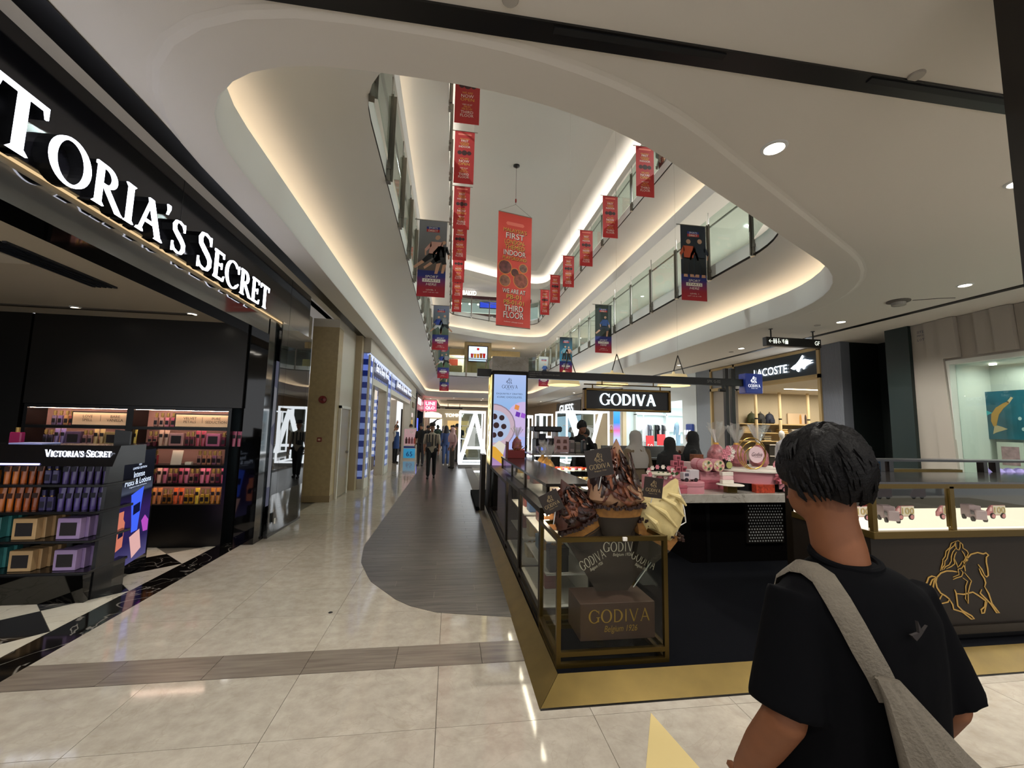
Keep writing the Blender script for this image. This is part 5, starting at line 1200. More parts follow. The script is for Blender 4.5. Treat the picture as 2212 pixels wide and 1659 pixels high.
def film():
    if 'cellophane' in MATS: return MATS['cellophane']
    m = bpy.data.materials.new('cellophane'); MATS['cellophane'] = m; m.use_nodes = True; nt = m.node_tree; N = nt.nodes.new; L = nt.links.new
    nt.nodes.remove(nt.nodes['Principled BSDF']); a = N('ShaderNodeBsdfTransparent'); b = N('ShaderNodeBsdfTranslucent'); b.inputs[0].default_value = (.9, .88, .85, 1); g = N('ShaderNodeBsdfGlossy'); g.inputs['Roughness'].default_value = .15
    m1 = N('ShaderNodeMixShader'); m1.inputs[0].default_value = .3; L(a.outputs[0], m1.inputs[1]); L(b.outputs[0], m1.inputs[2]); m2 = N('ShaderNodeMixShader'); m2.inputs[0].default_value = .14; L(m1.outputs[0], m2.inputs[1]); L(g.outputs[0], m2.inputs[2]); L(m2.outputs[0], nt.nodes['Material Output'].inputs[0]); return m
def cello(x, y, z, s, m_, label, lean=0.):
    """cellophane gift bag: filled body, tied neck, flared clear crest"""
    t = thing('cellophane_bag', label, 'gift bag', (x, y, z))
    MB().lathe([(.06*s, 0), (.085*s, .03*s), (.08*s, .12*s), (.05*s, .18*s), (.018*s, .21*s)], (x, y, z), 12).build('filled_bag', m_, t, smooth=True)
    cg = film(); rg = random.Random(int(x*100))
    for k in range(9):
        a = 2*PI*k/9+rg.uniform(-.2, .2); d = Vector((math.cos(a), math.sin(a)*.5, 0)); p = Vector((x, y, z+.2*s)); e = d.cross(Z).normalized()
        r = (.09+rg.uniform(-.03, .03))*s; h = (.18+rg.uniform(-.04, .05))*s
        MB().add([p-e*.008, p+e*.008, p+d*r+Z*h+e*.045*s, p+d*r*1.1+Z*(h*.93), p+d*r+Z*h-e*.045*s], [(0, 1, 2, 3, 4)]).build('clear_crest', cg, t)
    MB().lathe([(.022*s, .195*s), (.026*s, .205*s), (.022*s, .22*s)], (x, y, z), 10).build('tie', ribg, t)
MB().box(1.24, 1.5, 5.35, 6.35, PZ, 1.0).top('bag_ledge', bronze, 'narrow dark ledge behind the low upper case', 'ledge')
gold_bag = mat('bag_gold', '#a87c40', .35, .3, var=.4, vscale=30); pink_bag = mat('bag_pink', '#9a5a5e', .35, var=.5, vscale=25)
t = thing('red_gift_box', 'red open gift box of sticks standing on the upper case', 'box', (1.0, 6.35, 1.18))
MB().cbox(.86, 1.12, 6.25, 6.5, 1.18, 1.3, .004).build('box_base', mat('gift_red', '#7a1a18', .4), t); MB().box(.86, .875, 6.25, 6.5, 1.3, 1.42).build('box_back', mat('gift_red'), t)
for k in range(4): MB().tube([(.95+.03*k, 6.35, 1.28), (1.02+.04*k, 6.33, 1.4-.02*k)], .008, 6).build('wrapped_stick', gold_bag, t)
cello(1.02, 6.4, 1.3, .9, pink_bag, 'clear wrapped bag rising from the red gift box'); cello(1.37, 6.15, 1.0, 1.1, gold_bag, 'gold cellophane gift bag beside the upper case'); cello(1.34, 5.6, 1.0, 1.0, gold_bag, 'front cellophane bag of gold sweets by the counter'); cello(1.38, 5.88, 1.0, 1.05, gold_bag, 'middle cellophane bag of gold sweets by the counter')

# ---- tower with lit pictures
t = thing('light_tower', 'tall lit picture tower with a marble cap at the kiosk side', 'light box', (1.08, 8.0, 0))
tx0, tx1, ty0, ty1 = .75, 1.42, 7.74, 8.5
MB().box(tx0, tx1, ty0, ty1, 0, .9).build('tower_base', bronze, t); MB().box(tx0, tx1, ty0, ty1, .9, 2.68).build('tower_body', bronze, t); MB().cbox(tx0-.005, tx1+.01, ty0-.01, ty1, 2.69, 2.965, .006).build('marble_cap', carrara, t)
def lit_grad(name, st, s, axis='Z'):
    m = bpy.data.materials.new(name); m.use_nodes = True; nt = m.node_tree; N = nt.nodes.new; L = nt.links.new
    nt.nodes.remove(nt.nodes['Principled BSDF']); e = N('ShaderNodeEmission'); e.inputs[1].default_value = s
    tc = N('ShaderNodeTexCoord'); se = N('ShaderNodeSeparateXYZ'); rp_ = N('ShaderNodeValToRGB'); L(tc.outputs['Generated'], se.inputs[0]); L(se.outputs[axis], rp_.inputs[0]); L(rp_.outputs[0], e.inputs[0]); el = rp_.color_ramp.elements
    while len(el) < len(st): el.new(.5)
    for a, (p, c) in zip(el, st): a.position = p; a.color = lin(c)
    L(e.outputs[0], nt.nodes['Material Output'].inputs[0]); return m
sp = MB().box(tx0+.03, tx1-.035, ty0-.006, ty0, .93, 2.62).build('front_picture', lit_grad('tower_picture', [(0, '#b08ab8'), (.12, '#8f78a8'), (.3, '#b4a4d0'), (.62, '#8fb2e0'), (1, '#a9bbe6')], 1.0), t)
def pic(nm, pts, c, lift, s=1.): MB().prism(pts, (tx0+.03, ty0-.006-lift, .93), X, Z, -Y, .0015).build(nm, emis('tp'+c, c, s), sp)
def clipc(cx, cy, r): return [(min(.603, max(.002, x)), max(.003, y)) for x, y in circ(cx, cy, r, 26)]
pic('printed_plate', clipc(.58, .86, .33), '#c6b2dc', .001); pic('printed_plate', clipc(.56, .33, .28), '#a9b4e8', .001); pic('printed_plate_rim', clipc(.0, .72, .42), '#8a7c8e', .002); pic('printed_plate', clipc(.0, .72, .4), '#c0a8b6', .003); pic('printed_plate', clipc(.02, .72, .3), '#a9b9d6', .004)
for x, y, r in ((.02, .9, .055), (.16, .88, .05), (.06, .74, .055), (.2, .72, .05), (.14, .58, .055), (.02, .56, .05)): pic('printed_chocolate', clipc(x, y, r), '#3a2a2c', .006)
for x, y, c in ((.44, 1.08, '#d88a4c'), (.46, .95, '#6a3aa8'), (.48, .45, '#d8582c'), (.46, .33, '#c868d0'), (.55, .27, '#e0562c'), (.56, .93, '#9a5ac8')): pic('printed_wrapper', [(x-.05, y-.03), (x+.03, y-.055), (x+.05, y+.03), (x-.03, y+.055)], c, .006)
pic('printed_golden_box', [(.0, .16), (.2, .02), (.2, .2), (.06, .34), (.0, .36)], '#d8a23c', .007); pic('printed_cream_box', [(.0, .36), (.12, .46), (.24, .38), (.2, .2), (.06, .34)], '#d6cfc0', .008)
q = MB(); emblem(q, (tx0+.26, ty0-.008, 2.44), X, Z, -Y, .12, .001, 30); q.build('rider_emblem', mat('ink_slate', '#39405c', .6), sp)
q = MB(); serif(q, 'GODIVA', (tx0+.18, ty0-.008, 2.36), X, Z, -Y, .065, t=.001, W=.3); text(q, 'Belgium 1926', (tx0+.33, ty0-.008, 2.33), X, Z, -Y, W=.13, H=.018, cx=True, res=1)
text(q, 'EXQUISITELY CRAFTED.', (tx0+.33, ty0-.008, 2.24), X, Z, -Y, W=.5, H=.034, cx=True, res=2); text(q, 'ICONIC CHOCOLATES.', (tx0+.33, ty0-.008, 2.18), X, Z, -Y, W=.47, H=.034, cx=True, res=2); q.build('slate_lettering', mat('ink_slate'), sp)
sd = MB().box(tx0-.006, tx0, ty0+.08, ty1-.05, .93, 2.62).build('side_picture', lit_grad('side_gold', [(0, '#3a3020'), (.08, '#ffe9a8'), (.3, '#fff3cc'), (.7, '#f3df98'), (1, '#c9b478')], 1.8), t)
rg = random.Random(3)
for k in range(22): 
    y, z, r = rg.uniform(7.88, 8.36), rg.uniform(1.1, 2.55), rg.uniform(.03, .08)
    MB().prism([(y+r*math.cos(a)*.8, z+r*math.sin(a)) for a in (i*PI/4 for i in range(8))], (tx0-.006, 0, 0), Y, Z, -X, .002).build('printed_praline', emis('pral%d' % (k % 3), ['#8a6a30', '#d8b25a', '#5a3a20'][k % 3], 1.0), sd)
MB().box(.60, .68, 7.9, 8.3, .1, 1.12).build('queue_panel', bronze, t)
# overhead beam, posts, hanging sign, brand cube
t = thing('overhead_beam', 'dark overhead beam spanning the kiosk with two posts', 'beam', (3, 8.05, 0))
bm_ = mat('beam_black', '#15110f', .35)
MB().box(.48, .745, 8.0, 8.12, 2.6, 2.75).build('beam_end', bm_, t); MB().box(1.425, 6.1, 8.0, 8.12, 2.6, 2.75).build('beam_main', bm_, t)
for x in (5.7, 5.84): MB().box(x, x+.075, 8.02, 8.1, PZ, 2.97).build('post', bm_, t)
q = MB()
for s, z in (('COFFEE HOUSE', 2.705), ('NARESH GLOBAL CONCEPTS SDN BHD', 2.665), ('987029-T', 2.625)): text(q, s, (1.5, 7.998, z), X, Z, -Y, H=.024, t=.001, res=2)
text(q, 'SPK G-02', (5.27, 7.998, 2.65), X, Z, -Y, W=.3, H=.06, t=.001, res=2); q.build('pale_lettering', mat('ink_grey', '#8a8580', .5), t)
t = thing('hanging_sign', 'bronze framed hanging sign with glowing white name letters', 'sign', (3.5, 8.05, 2.0))
MB().box(2.66, 4.4, 8.02, 8.1, 2.04, 2.41).build('sign_panel', mat('sign_brown', '#17110f', .4), t)
fr_ = mat('sign_bronze', '#6b5128', .3, .8)
for b in ((2.61, 4.45, 2.0, 2.045), (2.61, 4.45, 2.405, 2.45), (2.61, 2.66, 2.0, 2.45), (4.4, 4.45, 2.0, 2.45)): MB().cbox(b[0], b[1], 7.985, 8.11, b[2], b[3], .008).build('frame_bar', fr_, t)
q = MB(); serif(q, 'GODIVA', (2.94, 8.018, 2.125), X, Z, -Y, .225, t=.02, W=1.2, k=.15, h=.1); q.build('glowing_lettering', emis('godiva_white', '#d6f2ff', 5), t)
MB().cyl((2.62, 8.05, 2.53), .012, 1.86, 8, 'x').build('hanger_bar', fr_, t)
for x in (2.8, 4.25): MB().cyl((x, 8.05, 2.45), .014, .08, 8).build('hanger_rod', fr_, t)
for x in (3.0, 4.1): MB().cyl((x, 8.05, 2.53), .012, .07, 8).build('hanger_rod', fr_, t)
t = thing('brand_cube', 'square navy light box with rider emblem at the beam end', 'sign', (6.3, 8.0, 2.46))
MB().cbox(6.1, 6.5, 7.93, 8.15, 2.45, 2.87, .012).build('cube_body', mat('cube_navy', '#1d2d74', .3, emit=.35), t)
q = MB(); emblem(q, (6.22, 7.93, 2.66), X, Z, -Y, .15, .002, 30); serif(q, 'GODIVA', (6.16, 7.93, 2.58), X, Z, -Y, .06, t=.002, W=.28); text(q, 'Belgium 1926', (6.3, 7.93, 2.545), X, Z, -Y, W=.14, H=.018, cx=True, res=1); q.build('white_print', emis('cube_white', '#f2f2f2', 1.6), t)
t = thing('security_camera', 'small dome camera hung under the beam beside the posts', 'camera', (5.95, 8.05, 2.5))
MB().cyl((5.98, 8.05, 2.54), .05, .06, 14).build('housing', white_ink, t); MB().lathe([(.045, .0), (.035, -.03), (.001, -.045)], (5.98, 8.05, 2.54), 14).build('dome', dark_gl, t)
t = thing('bullet_camera', 'black bullet camera on the near side of the posts', 'camera', (5.6, 8.05, 2.5))
MB().cyl((5.52, 7.98, 2.5), .035, .14, 12, 'x').build('barrel', black_t, t); MB().box(5.62, 5.66, 8.0, 8.04, 2.5, 2.6).build('bracket', black_t, t)
# cream lampshades on wires
for i, (px, py) in enumerate(((1218, 820), (1322, 820), (1455, 822))):
    c = at(px, py, 9.4)
    t = thing('pendant_lamp', f'{("left","middle","right")[i]} cream drum lampshade hanging over the kiosk', 'lamp', c)
    MB().lathe([(.3, .13), (.38, -.13), (.37, -.13), (.29, .125)], c, 24, cap=False).build('shade', mat('shade_cream', '#c8b78a', .6, emit=.35, ecol='#ffe2a8'), t, smooth=True)
    MB().lathe([(.3, .125), (.05, .14), (.02, .22)], c, 24).build('shade_top', mat('shade_cream'), t)
    ap = c+Vector((.12, 0, .62))
    MB().tube([c+Vector((.0, 0, .2)), ap], .012, 6).build('wire', steel_d, t); MB().tube([ap, c+Vector((.3, 0, .1))], .012, 6).build('wire', steel_d, t); MB().tube([ap, Vector((ap.x, ap.y, zz(12.95)))], .0015, 4).build('cable', steel, t)
    d_ = bpy.data.lights.new('bulb', 'POINT'); d_.energy = 12; d_.color = (1, .85, .6); d_.shadow_soft_size = .06; o_ = bpy.data.objects.new('bulb', d_); o_.matrix_basis = Matrix.Translation((0, 0, -.05)); reg(o_, t)
# ================================================================ KIOSK: marble island with pink gift display
CT = .915
t = thing('marble_island', 'grey marble topped island counter in the kiosk', 'counter', (3.5, 5.1, PZ))
MB().cbox(2.62, 4.5, 4.58, 5.65, .815, CT, .004).build('marble_top', carrara, t)
MB().box(2.9, 4.4, 4.8, 5.55, PZ, .815).build('dark_base', mat('island_dark', '#0a0808', .3, spec=.2), t)
MB().box(3.62, 4.12, 4.775, 4.8, .3, .79).build('dotted_panel', mat('dot_panel', '#1a1715', .3), t)
dots = MB()
for i in range(13):
    for j in range(13):
        dots.lathe([(.0095, 0), (.0095, -.004), (.001, -.005)], (3.65+i*.036+(j % 2)*.018, 4.775, .325+j*.035), 6, 'y')
dots.build('panel_dots', mat('dot_silver', '#9a9a96', .3, .3, emit=.12), t, kind='stuff')
MB().box(3.1, 3.14, 4.79, 4.8, PZ, .8).build('base_seam', black_t, t)
pk = mat('gift_pink', '#bd7e86', .5); pk2 = mat('gift_rose', '#a85662', .5); pkl = mat('pale_pink', '#d8b4b4', .5); wht = mat('gift_white', '#d8d0c4', .5)
def P5(px, py, y=4.9): return at(px, py, y)
def drum(px, py0, py1, y, r, h, m_, label, name='hat_box', cat='box', lid=True):
    c = P5(px, py1, y); z = CT if py1 > 1050 else c.z
    t = thing(name, label, cat, (c.x, y, z), group='pink gift boxes')
    MB().lathe([(r, 0), (r, h*.96), (r*.98, h), (.001, h)], (c.x, y, z), 24).build('box_base', m_, t, smooth=True)
    if lid: MB().lathe([(r*1.03, h*.68), (r*1.03, h*1.0), (r*1.0, h*1.04), (.001, h*1.04)], (c.x, y, z), 24).build('lid', m_, t, smooth=True)
    return Vector((c.x, y, z+h*1.04))
def cube(x, y, z, w_, d_, h_, m_, label, rib=None, lid=True, grp='pink gift boxes'): giftbox(x, y, z, w_, d_, h_, m_, label, rib, lid, grp)
# low tier on the marble
a = P5(1487, 1065, 4.75); drum(1490, 1040, 1066, 4.75, .16, .125, pk, 'round pink hat box at the front of the marble counter')
cube(2.74, 4.7, CT, .18, .14, .09, pk2, 'rose pink box at the left end of the marble counter'); cube(2.72, 5.05, CT, .26, .2, .19, pk, 'pink carton below the flower-topped box')
c = P5(1420, 1030, 5.05)
t = thing('flower_box', 'heart-shaped pale lid ringed with pink and white blossoms', 'flower box', (2.55, 5.0, CT))
MB().cbox(2.42, 2.72, 4.9, 5.1, CT, CT+.17, .006).build('box_base', pk, t)
MB().lathe([(.13, 0), (.14, .015), (.12, .03), (.001, .035)], (2.58, 4.94, CT+.18), 20).build('pale_lid', mat('lid_cream', '#c9c2ae', .5), t, smooth=True)
fr1, fr2, lf = mat('petal_pink', '#c97a86', .6), mat('petal_white', '#d8cfc4', .6), mat('leaf_green', '#3a5a30', .6)
def blossom(par, c, r, m_, nm='blossom'):
    mb = MB(); c = Vector(c)
    for k in range(6):
        a = k*PI/3; d = Vector((math.cos(a), -.5, math.sin(a))).normalized(); e = d.cross(Y).normalized()
        mb.add([c, c+d*r*.6+e*r*.35, c+d*r, c+d*r*.6-e*r*.35], [(0, 1, 2, 3)])
    mb.lathe([(r*.35, 0), (r*.3, -r*.3), (.001, -r*.4)], c, 8, 'y'); mb.build(nm, m_, par)
rg = random.Random(9)
for k in range(14):
    a = PI*2*k/14; blossom(t, (2.58+.17*math.cos(a), 4.9+.03*math.sin(a), CT+.2+.06*math.sin(a)+.02), .035, (fr1, fr2)[k % 2])
for k in range(5): MB().add([(2.5+.06*k, 4.87, CT+.2), (2.53+.06*k, 4.86, CT+.23), (2.56+.06*k, 4.87, CT+.2), (2.53+.06*k, 4.875, CT+.18)], [(0, 1, 2, 3)]).build('leaf', lf, t)
# pyramid of little cube cups
t0 = None
lv = [(4, 0), (3, 1), (2, 2), (1, 3)]
k = 0
for n, l in lv:
    for i in range(n):
        x = 2.92+(i-(n-1)/2)*.082; z = CT+.13+l*.072
        g = thing('cube_box', f'small pink cube box, {ORD[i]} in tier {("one","two","three","four")[l]} of the pyramid', 'box', (x, 5.12, z), group='pink cube pyramid')
        MB().cbox(x-.035, x+.035, 5.085, 5.155, z, z+.068, .004).build('cube', pk2, g); MB().box(x-.02, x+.02, 5.081, 5.086, z+.018, z+.05).build('dark_window', mat('cube_dark', '#5a2028', .4), g)
cube(2.92, 5.12, CT, .36, .16, .128, pk, 'wide pink base box under the cube pyramid')
def mini_truck(x, y, z, s, m_, label, grp='toy trucks', rz=0., plate=None):
    """little delivery van: body, cab, wheels, windscreen"""
    t = thing('toy_truck', label, 'toy truck', (x, y, z), rz, grp)
    MB().cbox(-.075*s, .02*s, -.032*s, .032*s, .018*s, .085*s, .004*s).build('cab_body', m_, t, local=True); MB().cbox(-.012*s, .085*s, -.036*s, .036*s, .02*s, .11*s, .004*s).build('cargo_box', m_ if plate is None else plate, t, local=True)
    MB().box(-.06*s, -.02*s, -.0335*s, .0335*s, .05*s, .078*s).build('side_window', mat('win_grey', '#5a5560', .2), t, local=True)
    for wx_ in (-.045, .05):
        for s_ in (-1, 1): MB().cyl((wx_*s, s_*.034*s-.006*s, .018*s), .018*s, .012*s, 12, 'y').build('wheel', mat('wheel_dark', '#1c1618', .5), t, local=True)
    return t
mini_truck(2.84, 4.72, CT+.131, 1.25, mat('truck_white', '#b9b0b4', .4), 'white toy van on the round pink hat box')
def lidbox(px0, px1, py0, py1, y, m_, label):
    a, b = at(px0, py1, y), at(px1, py0, y); cube((a.x+b.x)/2, y+.08, a.z, b.x-a.x, .16, b.z-a.z, m_, label); return b.z
cube(3.3, 5.05, CT, .34, .2, .11, pk2, 'rose box beneath the lidded pink carton'); cube(3.3, 5.06, CT+.115, .32, .2, .1, pk, 'lidded pink carton carrying the two floral rolls')
for i, x in enumerate((3.2, 3.36)):
    t = thing('floral_roll', f'{("left","right")[i]} pink roll with flowered end on the lidded carton', 'gift roll', (x, 5.0, CT+.22))
    MB().cyl((x, 4.9, CT+.30), .078, .25, 18, 'y').build('roll', pk, t); MB().cyl((x, 4.897, CT+.30), .07, .004, 18, 'y').build('cream_end', mat('end_cream', '#cdb692', .6, var=.3, vscale=60), t)
    for k in range(5): blossom(t, (x+.04*math.cos(k*1.26), 4.894, CT+.30+.04*math.sin(k*1.26)), .022, (fr1, lf, fr2)[k % 3])
    MB().lathe([(.08, 0), (.08, .02)], (x, 5.0, CT+.30), 18, 'y').build('ribbon_band', pk2, t)
# rear acrylic folders and cake stand
t = thing('cake_stand', 'round white stand on a gold block with a chocolate carton', 'stand', (3.37, 4.72, CT))
MB().cbox(3.31, 3.44, 4.68, 4.76, CT, CT+.085, .003).build('gold_block', brass, t); MB().lathe([(.001, 0), (.15, .0), (.155, .006), (.15, .012), (.001, .012)], (3.375, 4.72, CT+.085), 24).build('white_plate', wht, t)
for i, (w_, z) in enumerate(((.15, .0), (.14, .05), (.15, .1))): cube(3.36+.02*i, 4.76+.03*i, CT+.098+z*.9, w_, .06, .044, (wht, pkl, wht)[i], f'{("lowest","middle","topmost")[i]} white carton on the cake stand', None, False, 'cartons on the cake stand')
t = thing('display_riser', 'half-round pink riser with white top and ribbon rose', 'stand', (4.0, 5.15, CT))
MB().lathe([(.58, .1), (.58, .235), (.001, .235)], (3.98, 5.25, CT), 40).build('pink_drum', pk, t, smooth=True); MB().lathe([(.61, .236), (.61, .255), (.001, .255)], (3.98, 5.25, CT), 40).build('white_top', wht, t); MB().lathe([(.5, 0), (.5, .1)], (3.98, 5.25, CT), 32).build('dark_foot', mat('island_dark'), t)
rz_ = Vector((3.98, 4.655, CT+.17))
for k in range(7): MB().tube([rz_+Vector((.012*math.cos(k), -.01, .012*math.sin(k))), rz_+Vector((.05*math.cos(k*.9), -.03, .05*math.sin(k*.9))), rz_+Vector((.07*math.cos(k*.9+.6), -.005, .06*math.sin(k*.9+.6)))], [.012, .022, .012], 7).build('ribbon_petal', pk2, t, smooth=True)
RT = CT+.256
# gold hoops with a round name disc
c = Vector((3.87, 4.95, RT))
t = thing('hoop_display', 'gold hoops holding a round pale pink name disc', 'display', c)
for r, dx in ((.2, -.02), (.175, .01), (.14, .03)):
    MB().tube([c+Vector((dx+r*math.cos(2*PI*k/32), .01*dx*50, .2+(r-.2)+r*math.sin(2*PI*k/32))) for k in range(32)], .006, 6, closed=True).build('hoop', mat('hoop_gold', '#b08a44', .25, .9), t, smooth=True)
MB().cyl((c.x+.04, c.y-.02, RT+.185), .105, .012, 28, 'y').build('name_disc', mat('disc_pink', '#d2b6ba', .5), t)
q = MB(); text(q, 'Godiva', (c.x+.04, c.y-.022, RT+.165), X, Z, -Y, W=.15, H=.05, shear=.3, cx=True, t=.001); q.ribbon([[(0, 0), (.05, .002), (.1, .0)]], .003, (c.x, c.y-.022, RT+.15), X, Z, -Y, .001); q.build('script_lettering', mat('ink_dark'), t)
t = thing('flower_vase', 'dark vase of pink and white flowers on the riser', 'vase', (3.52, 4.98, RT))
MB().lathe([(.05, 0), (.055, .05), (.045, .1), (.05, .12)], (3.52, 4.98, RT), 16).build('vase', mat('vase_dark', '#2a201c', .3), t, smooth=True); MB().cyl((3.52, 4.925, RT+.05), .042, .006, 18, 'y').build('round_label', mat('label_olive', '#9a9a5a', .5), t)
for k in range(13): 
    a = k*2.4; blossom(t, (3.52+.08*math.cos(a)*(k/13)**.5, 4.94, RT+.2+.07*math.sin(a)), .04, (fr1, fr1, fr2)[k % 3])
for k in range(6): MB().tube([(3.52, 4.98, RT+.1), (3.46+.025*k, 4.95, RT+.17)], .008, 5).build('stem', lf, t)
def truck_card(x, y, z, s, label, lines, wh=mat('ring_black', '#1a1416', .5)):
    """flat standing card cut as a delivery van with printed panel"""
    t = thing('truck_card', label, 'sign', (x, y, z))
    o = (x, y, z); MB().prism([(0, .05*s), (.0, .11*s), (.05*s, .17*s), (.09*s, .2*s), (.33*s, .2*s), (.33*s, .05*s)], o, X, Z, Y, .012).build('card_body', pk, t)
    MB().prism([(.105*s, .06*s), (.325*s, .06*s), (.325*s, .195*s), (.105*s, .195*s)], o, X, Z, -Y, .004).build('white_panel', wht, t)
    MB().prism([(.035*s, .115*s), (.085*s, .115*s), (.085*s, .17*s), (.06*s, .17*s)], o, X, Z, -Y, .002).build('cab_window', pkl, t)
    for k, wx_ in enumerate((.085, .27)):
        MB().lathe([(.042*s, 0), (.042*s, -.008)], (x+wx_*s, y, z+.045*s), 18, 'y').build('wheel', wh, t); MB().lathe([(.03*s, -.008), (.03*s, -.011)], (x+wx_*s, y, z+.045*s), 16, 'y').build('hub', pk, t)
    if lines == 'text':
        q = MB()
        for k in range(6): q.ribbon([[(.125*s, .17*s-k*.018*s), (.2*s, .171*s-k*.018*s), (.3*s-(k == 5)*.06*s, .17*s-k*.018*s)]], .004*s, (x, y-.004, z), X, Z, -Y, .001)
        q.build('printed_lines', mat('ink_dark'), t)
    elif lines == 'choc':
        for a, b in ((.15, .15), (.26, .155), (.2, .1)): MB().prism(circ(a*s, b*s, .024*s, 8), (x, y-.004, z), X, Z, -Y, .002).build('printed_chocolate', mk, t)
    elif lines == '100':
        q = MB(); text(q, '100', (x+.115*s, y-.006, z+.085*s), X, Z, -Y, W=.2*s, H=.09*s); q.build('number_gold', mat('num_gold', '#b09a5a', .4), t)
    return t
truck_card(4.08, 4.85, RT, .72, 'pink van-shaped card with chocolates on the riser', 'choc'); truck_card(4.0, 4.68, CT, .85, 'pink van-shaped card with printed text on the marble', 'text')
giftbox(3.8, 4.7, CT, .25, .08, .1, mat('box_floral', '#a03a24', .4, var=.5, vscale=40), 'red and gold flowered carton on the marble counter', None, False, 'pink gift boxes')
cello(4.42, 4.72, CT, .9, mat('bag_red', '#8a1c1c', .3, var=.5, vscale=30), 'red foil wrapped bag at the right end of the marble')
for i, (px, py) in enumerate(((1548, 1003), (1592, 1003), (1640, 1003))):
    p_ = at(px, py, 5.35); cello(p_.x, 5.35, RT, 1.45, pink_bag, f'{("left","middle","right")[i]} large cellophane hamper behind the hoops')
giftbox(3.4, 5.45, RT+.05, .15, .1, .1, mat('box_brown_tray', '#6a3c22', .4, var=.5, vscale=50), 'brown tray of wrapped chocolates left of the hampers', None, False, 'pink gift boxes')
cube(3.4, 5.45, CT, .3, .22, .3, pkl, 'tall pale pink plinth box behind the rolls', None, False)

# ---- chocolate counter case and things on it
t = thing('chocolate_counter', 'glass counter case with trays of chocolates in the kiosk', 'display case', (2.0, 6.8, PZ))
MB().box(1.32, 2.5, 6.45, 7.2, PZ, .68).build('counter_base', bronze, t); MB().box(1.28, 2.5, 6.36, 7.2, .68, .71).build('base_ledge', mat('grey_ledge', '#8a857c', .3), t)
MB().box(1.3, 2.5, 6.42, 6.43, .71, 1.22).build('front_pane', cglass, t); MB().box(1.25, 2.5, 6.4, 7.25, 1.22, 1.245).build('glass_top', mat('top_grey', '#6f6c66', .15), t)
MB().box(1.3, 2.5, 6.405, 6.43, 1.205, 1.22).build('light_bar', emis('bar_white', '#ffffff', 5), t); MB().box(2.5, 5.2, 6.75, 7.25, PZ, 1.14).build('rear_counter', bronze, t); MB().box(2.5, 5.2, 6.73, 7.27, 1.14, 1.16).build('rear_top', mat('top_grey'), t)
for z, y in ((.97, 6.62), (.82, 6.52)): MB().box(1.3, 2.5, y, 7.15, z-.012, z).build('shelf', mat('shelf_grey', '#8f8a7d', .4), t)
rg = random.Random(12)
for r_i, (z, y, cols) in enumerate(((.972, 6.68, ('#b02a1c', '#c2501e', '#6a2a20', '#8a3a50')), (.822, 6.6, ('#c9a25a', '#8a5a30', '#d8c8a0')), (.712, 6.52, ('#c8b060', '#d8d0b8', '#a89060')))):
    for ci, c_ in enumerate(cols):
        mb = MB()
        for k in range(26):
            x = 1.36+(k*len(cols)+ci)*.0175*(4/len(cols)); yy = y+rg.uniform(0, .16)
            if x > 2.45: continue
            mb.cbox(x-.022, x+.022, yy-.02, yy+.02, z, z+.04, .006)
        mb.build('praline_row', mat('pr'+c_, c_, .35), t, kind='stuff')
    mb = MB()
    for k in range(9): mb.box(1.38+k*.115, 1.43+k*.115, y-.05, y-.045, z-.02, z+.03)
    mb.build('price_tickets', white_ink, t, kind='stuff')
spot('lamp', t, (1.9, 6.55, 1.19), 9, size=165)
zt = 1.247
t = thing('menu_board', 'pale pink menu board standing on the counter case', 'menu', (1.8, 6.75, zt))
MB().prism([(0, 0), (.25, 0), (.25, .26), (0, .26)], (1.68, 6.7, zt), X, Z, Y, .01).build('board', mat('menu_pink', '#b08e8e', .5), t)
for k in range(4): MB().prism([(.04+.11*(k % 2), .05+.1*(k//2)), (.11+.11*(k % 2), .05+.1*(k//2)), (.1+.11*(k % 2), .11+.1*(k//2)), (.05+.11*(k % 2), .11+.1*(k//2))], (1.68, 6.698, zt), X, Z, -Y, .002).build('printed_item', mk, t)
t = thing('pay_terminal', 'black payment screen with a small blue display on the counter', 'terminal', (1.5, 6.8, zt))
MB().cbox(1.45, 1.57, 6.8, 6.83, zt+.13, zt+.3, .01).build('screen', black_t, t); MB().cyl((1.51, 6.835, zt), .016, .16, 8).build('stem', black_t, t); MB().cbox(1.43, 1.58, 6.72, 6.9, zt, zt+.09, .008).build('base', black_t, t); MB().box(1.47, 1.55, 6.715, 6.72, zt+.03, zt+.08).build('blue_display', emis('disp_blue', '#3a6ad8', 2.5), t)
t = thing('coffee_machine', 'black coffee machine at the back of the kiosk', 'machine', (2.0, 7.8, PZ))
MB().cbox(1.55, 2.0, 7.5, 7.9, .9, 1.45, .02).build('machine_body', black_t, t); MB().cbox(1.5, 2.02, 7.45, 7.9, 1.57, 1.67, .02).build('hood', black_t, t); MB().box(1.58, 1.63, 7.55, 7.85, 1.45, 1.57).build('column', steel, t); MB().box(1.92, 1.97, 7.55, 7.85, 1.45, 1.57).build('column', steel, t)
MB().box(1.5, 2.05, 7.4, 7.95, PZ, .9).build('cabinet', bronze, t)
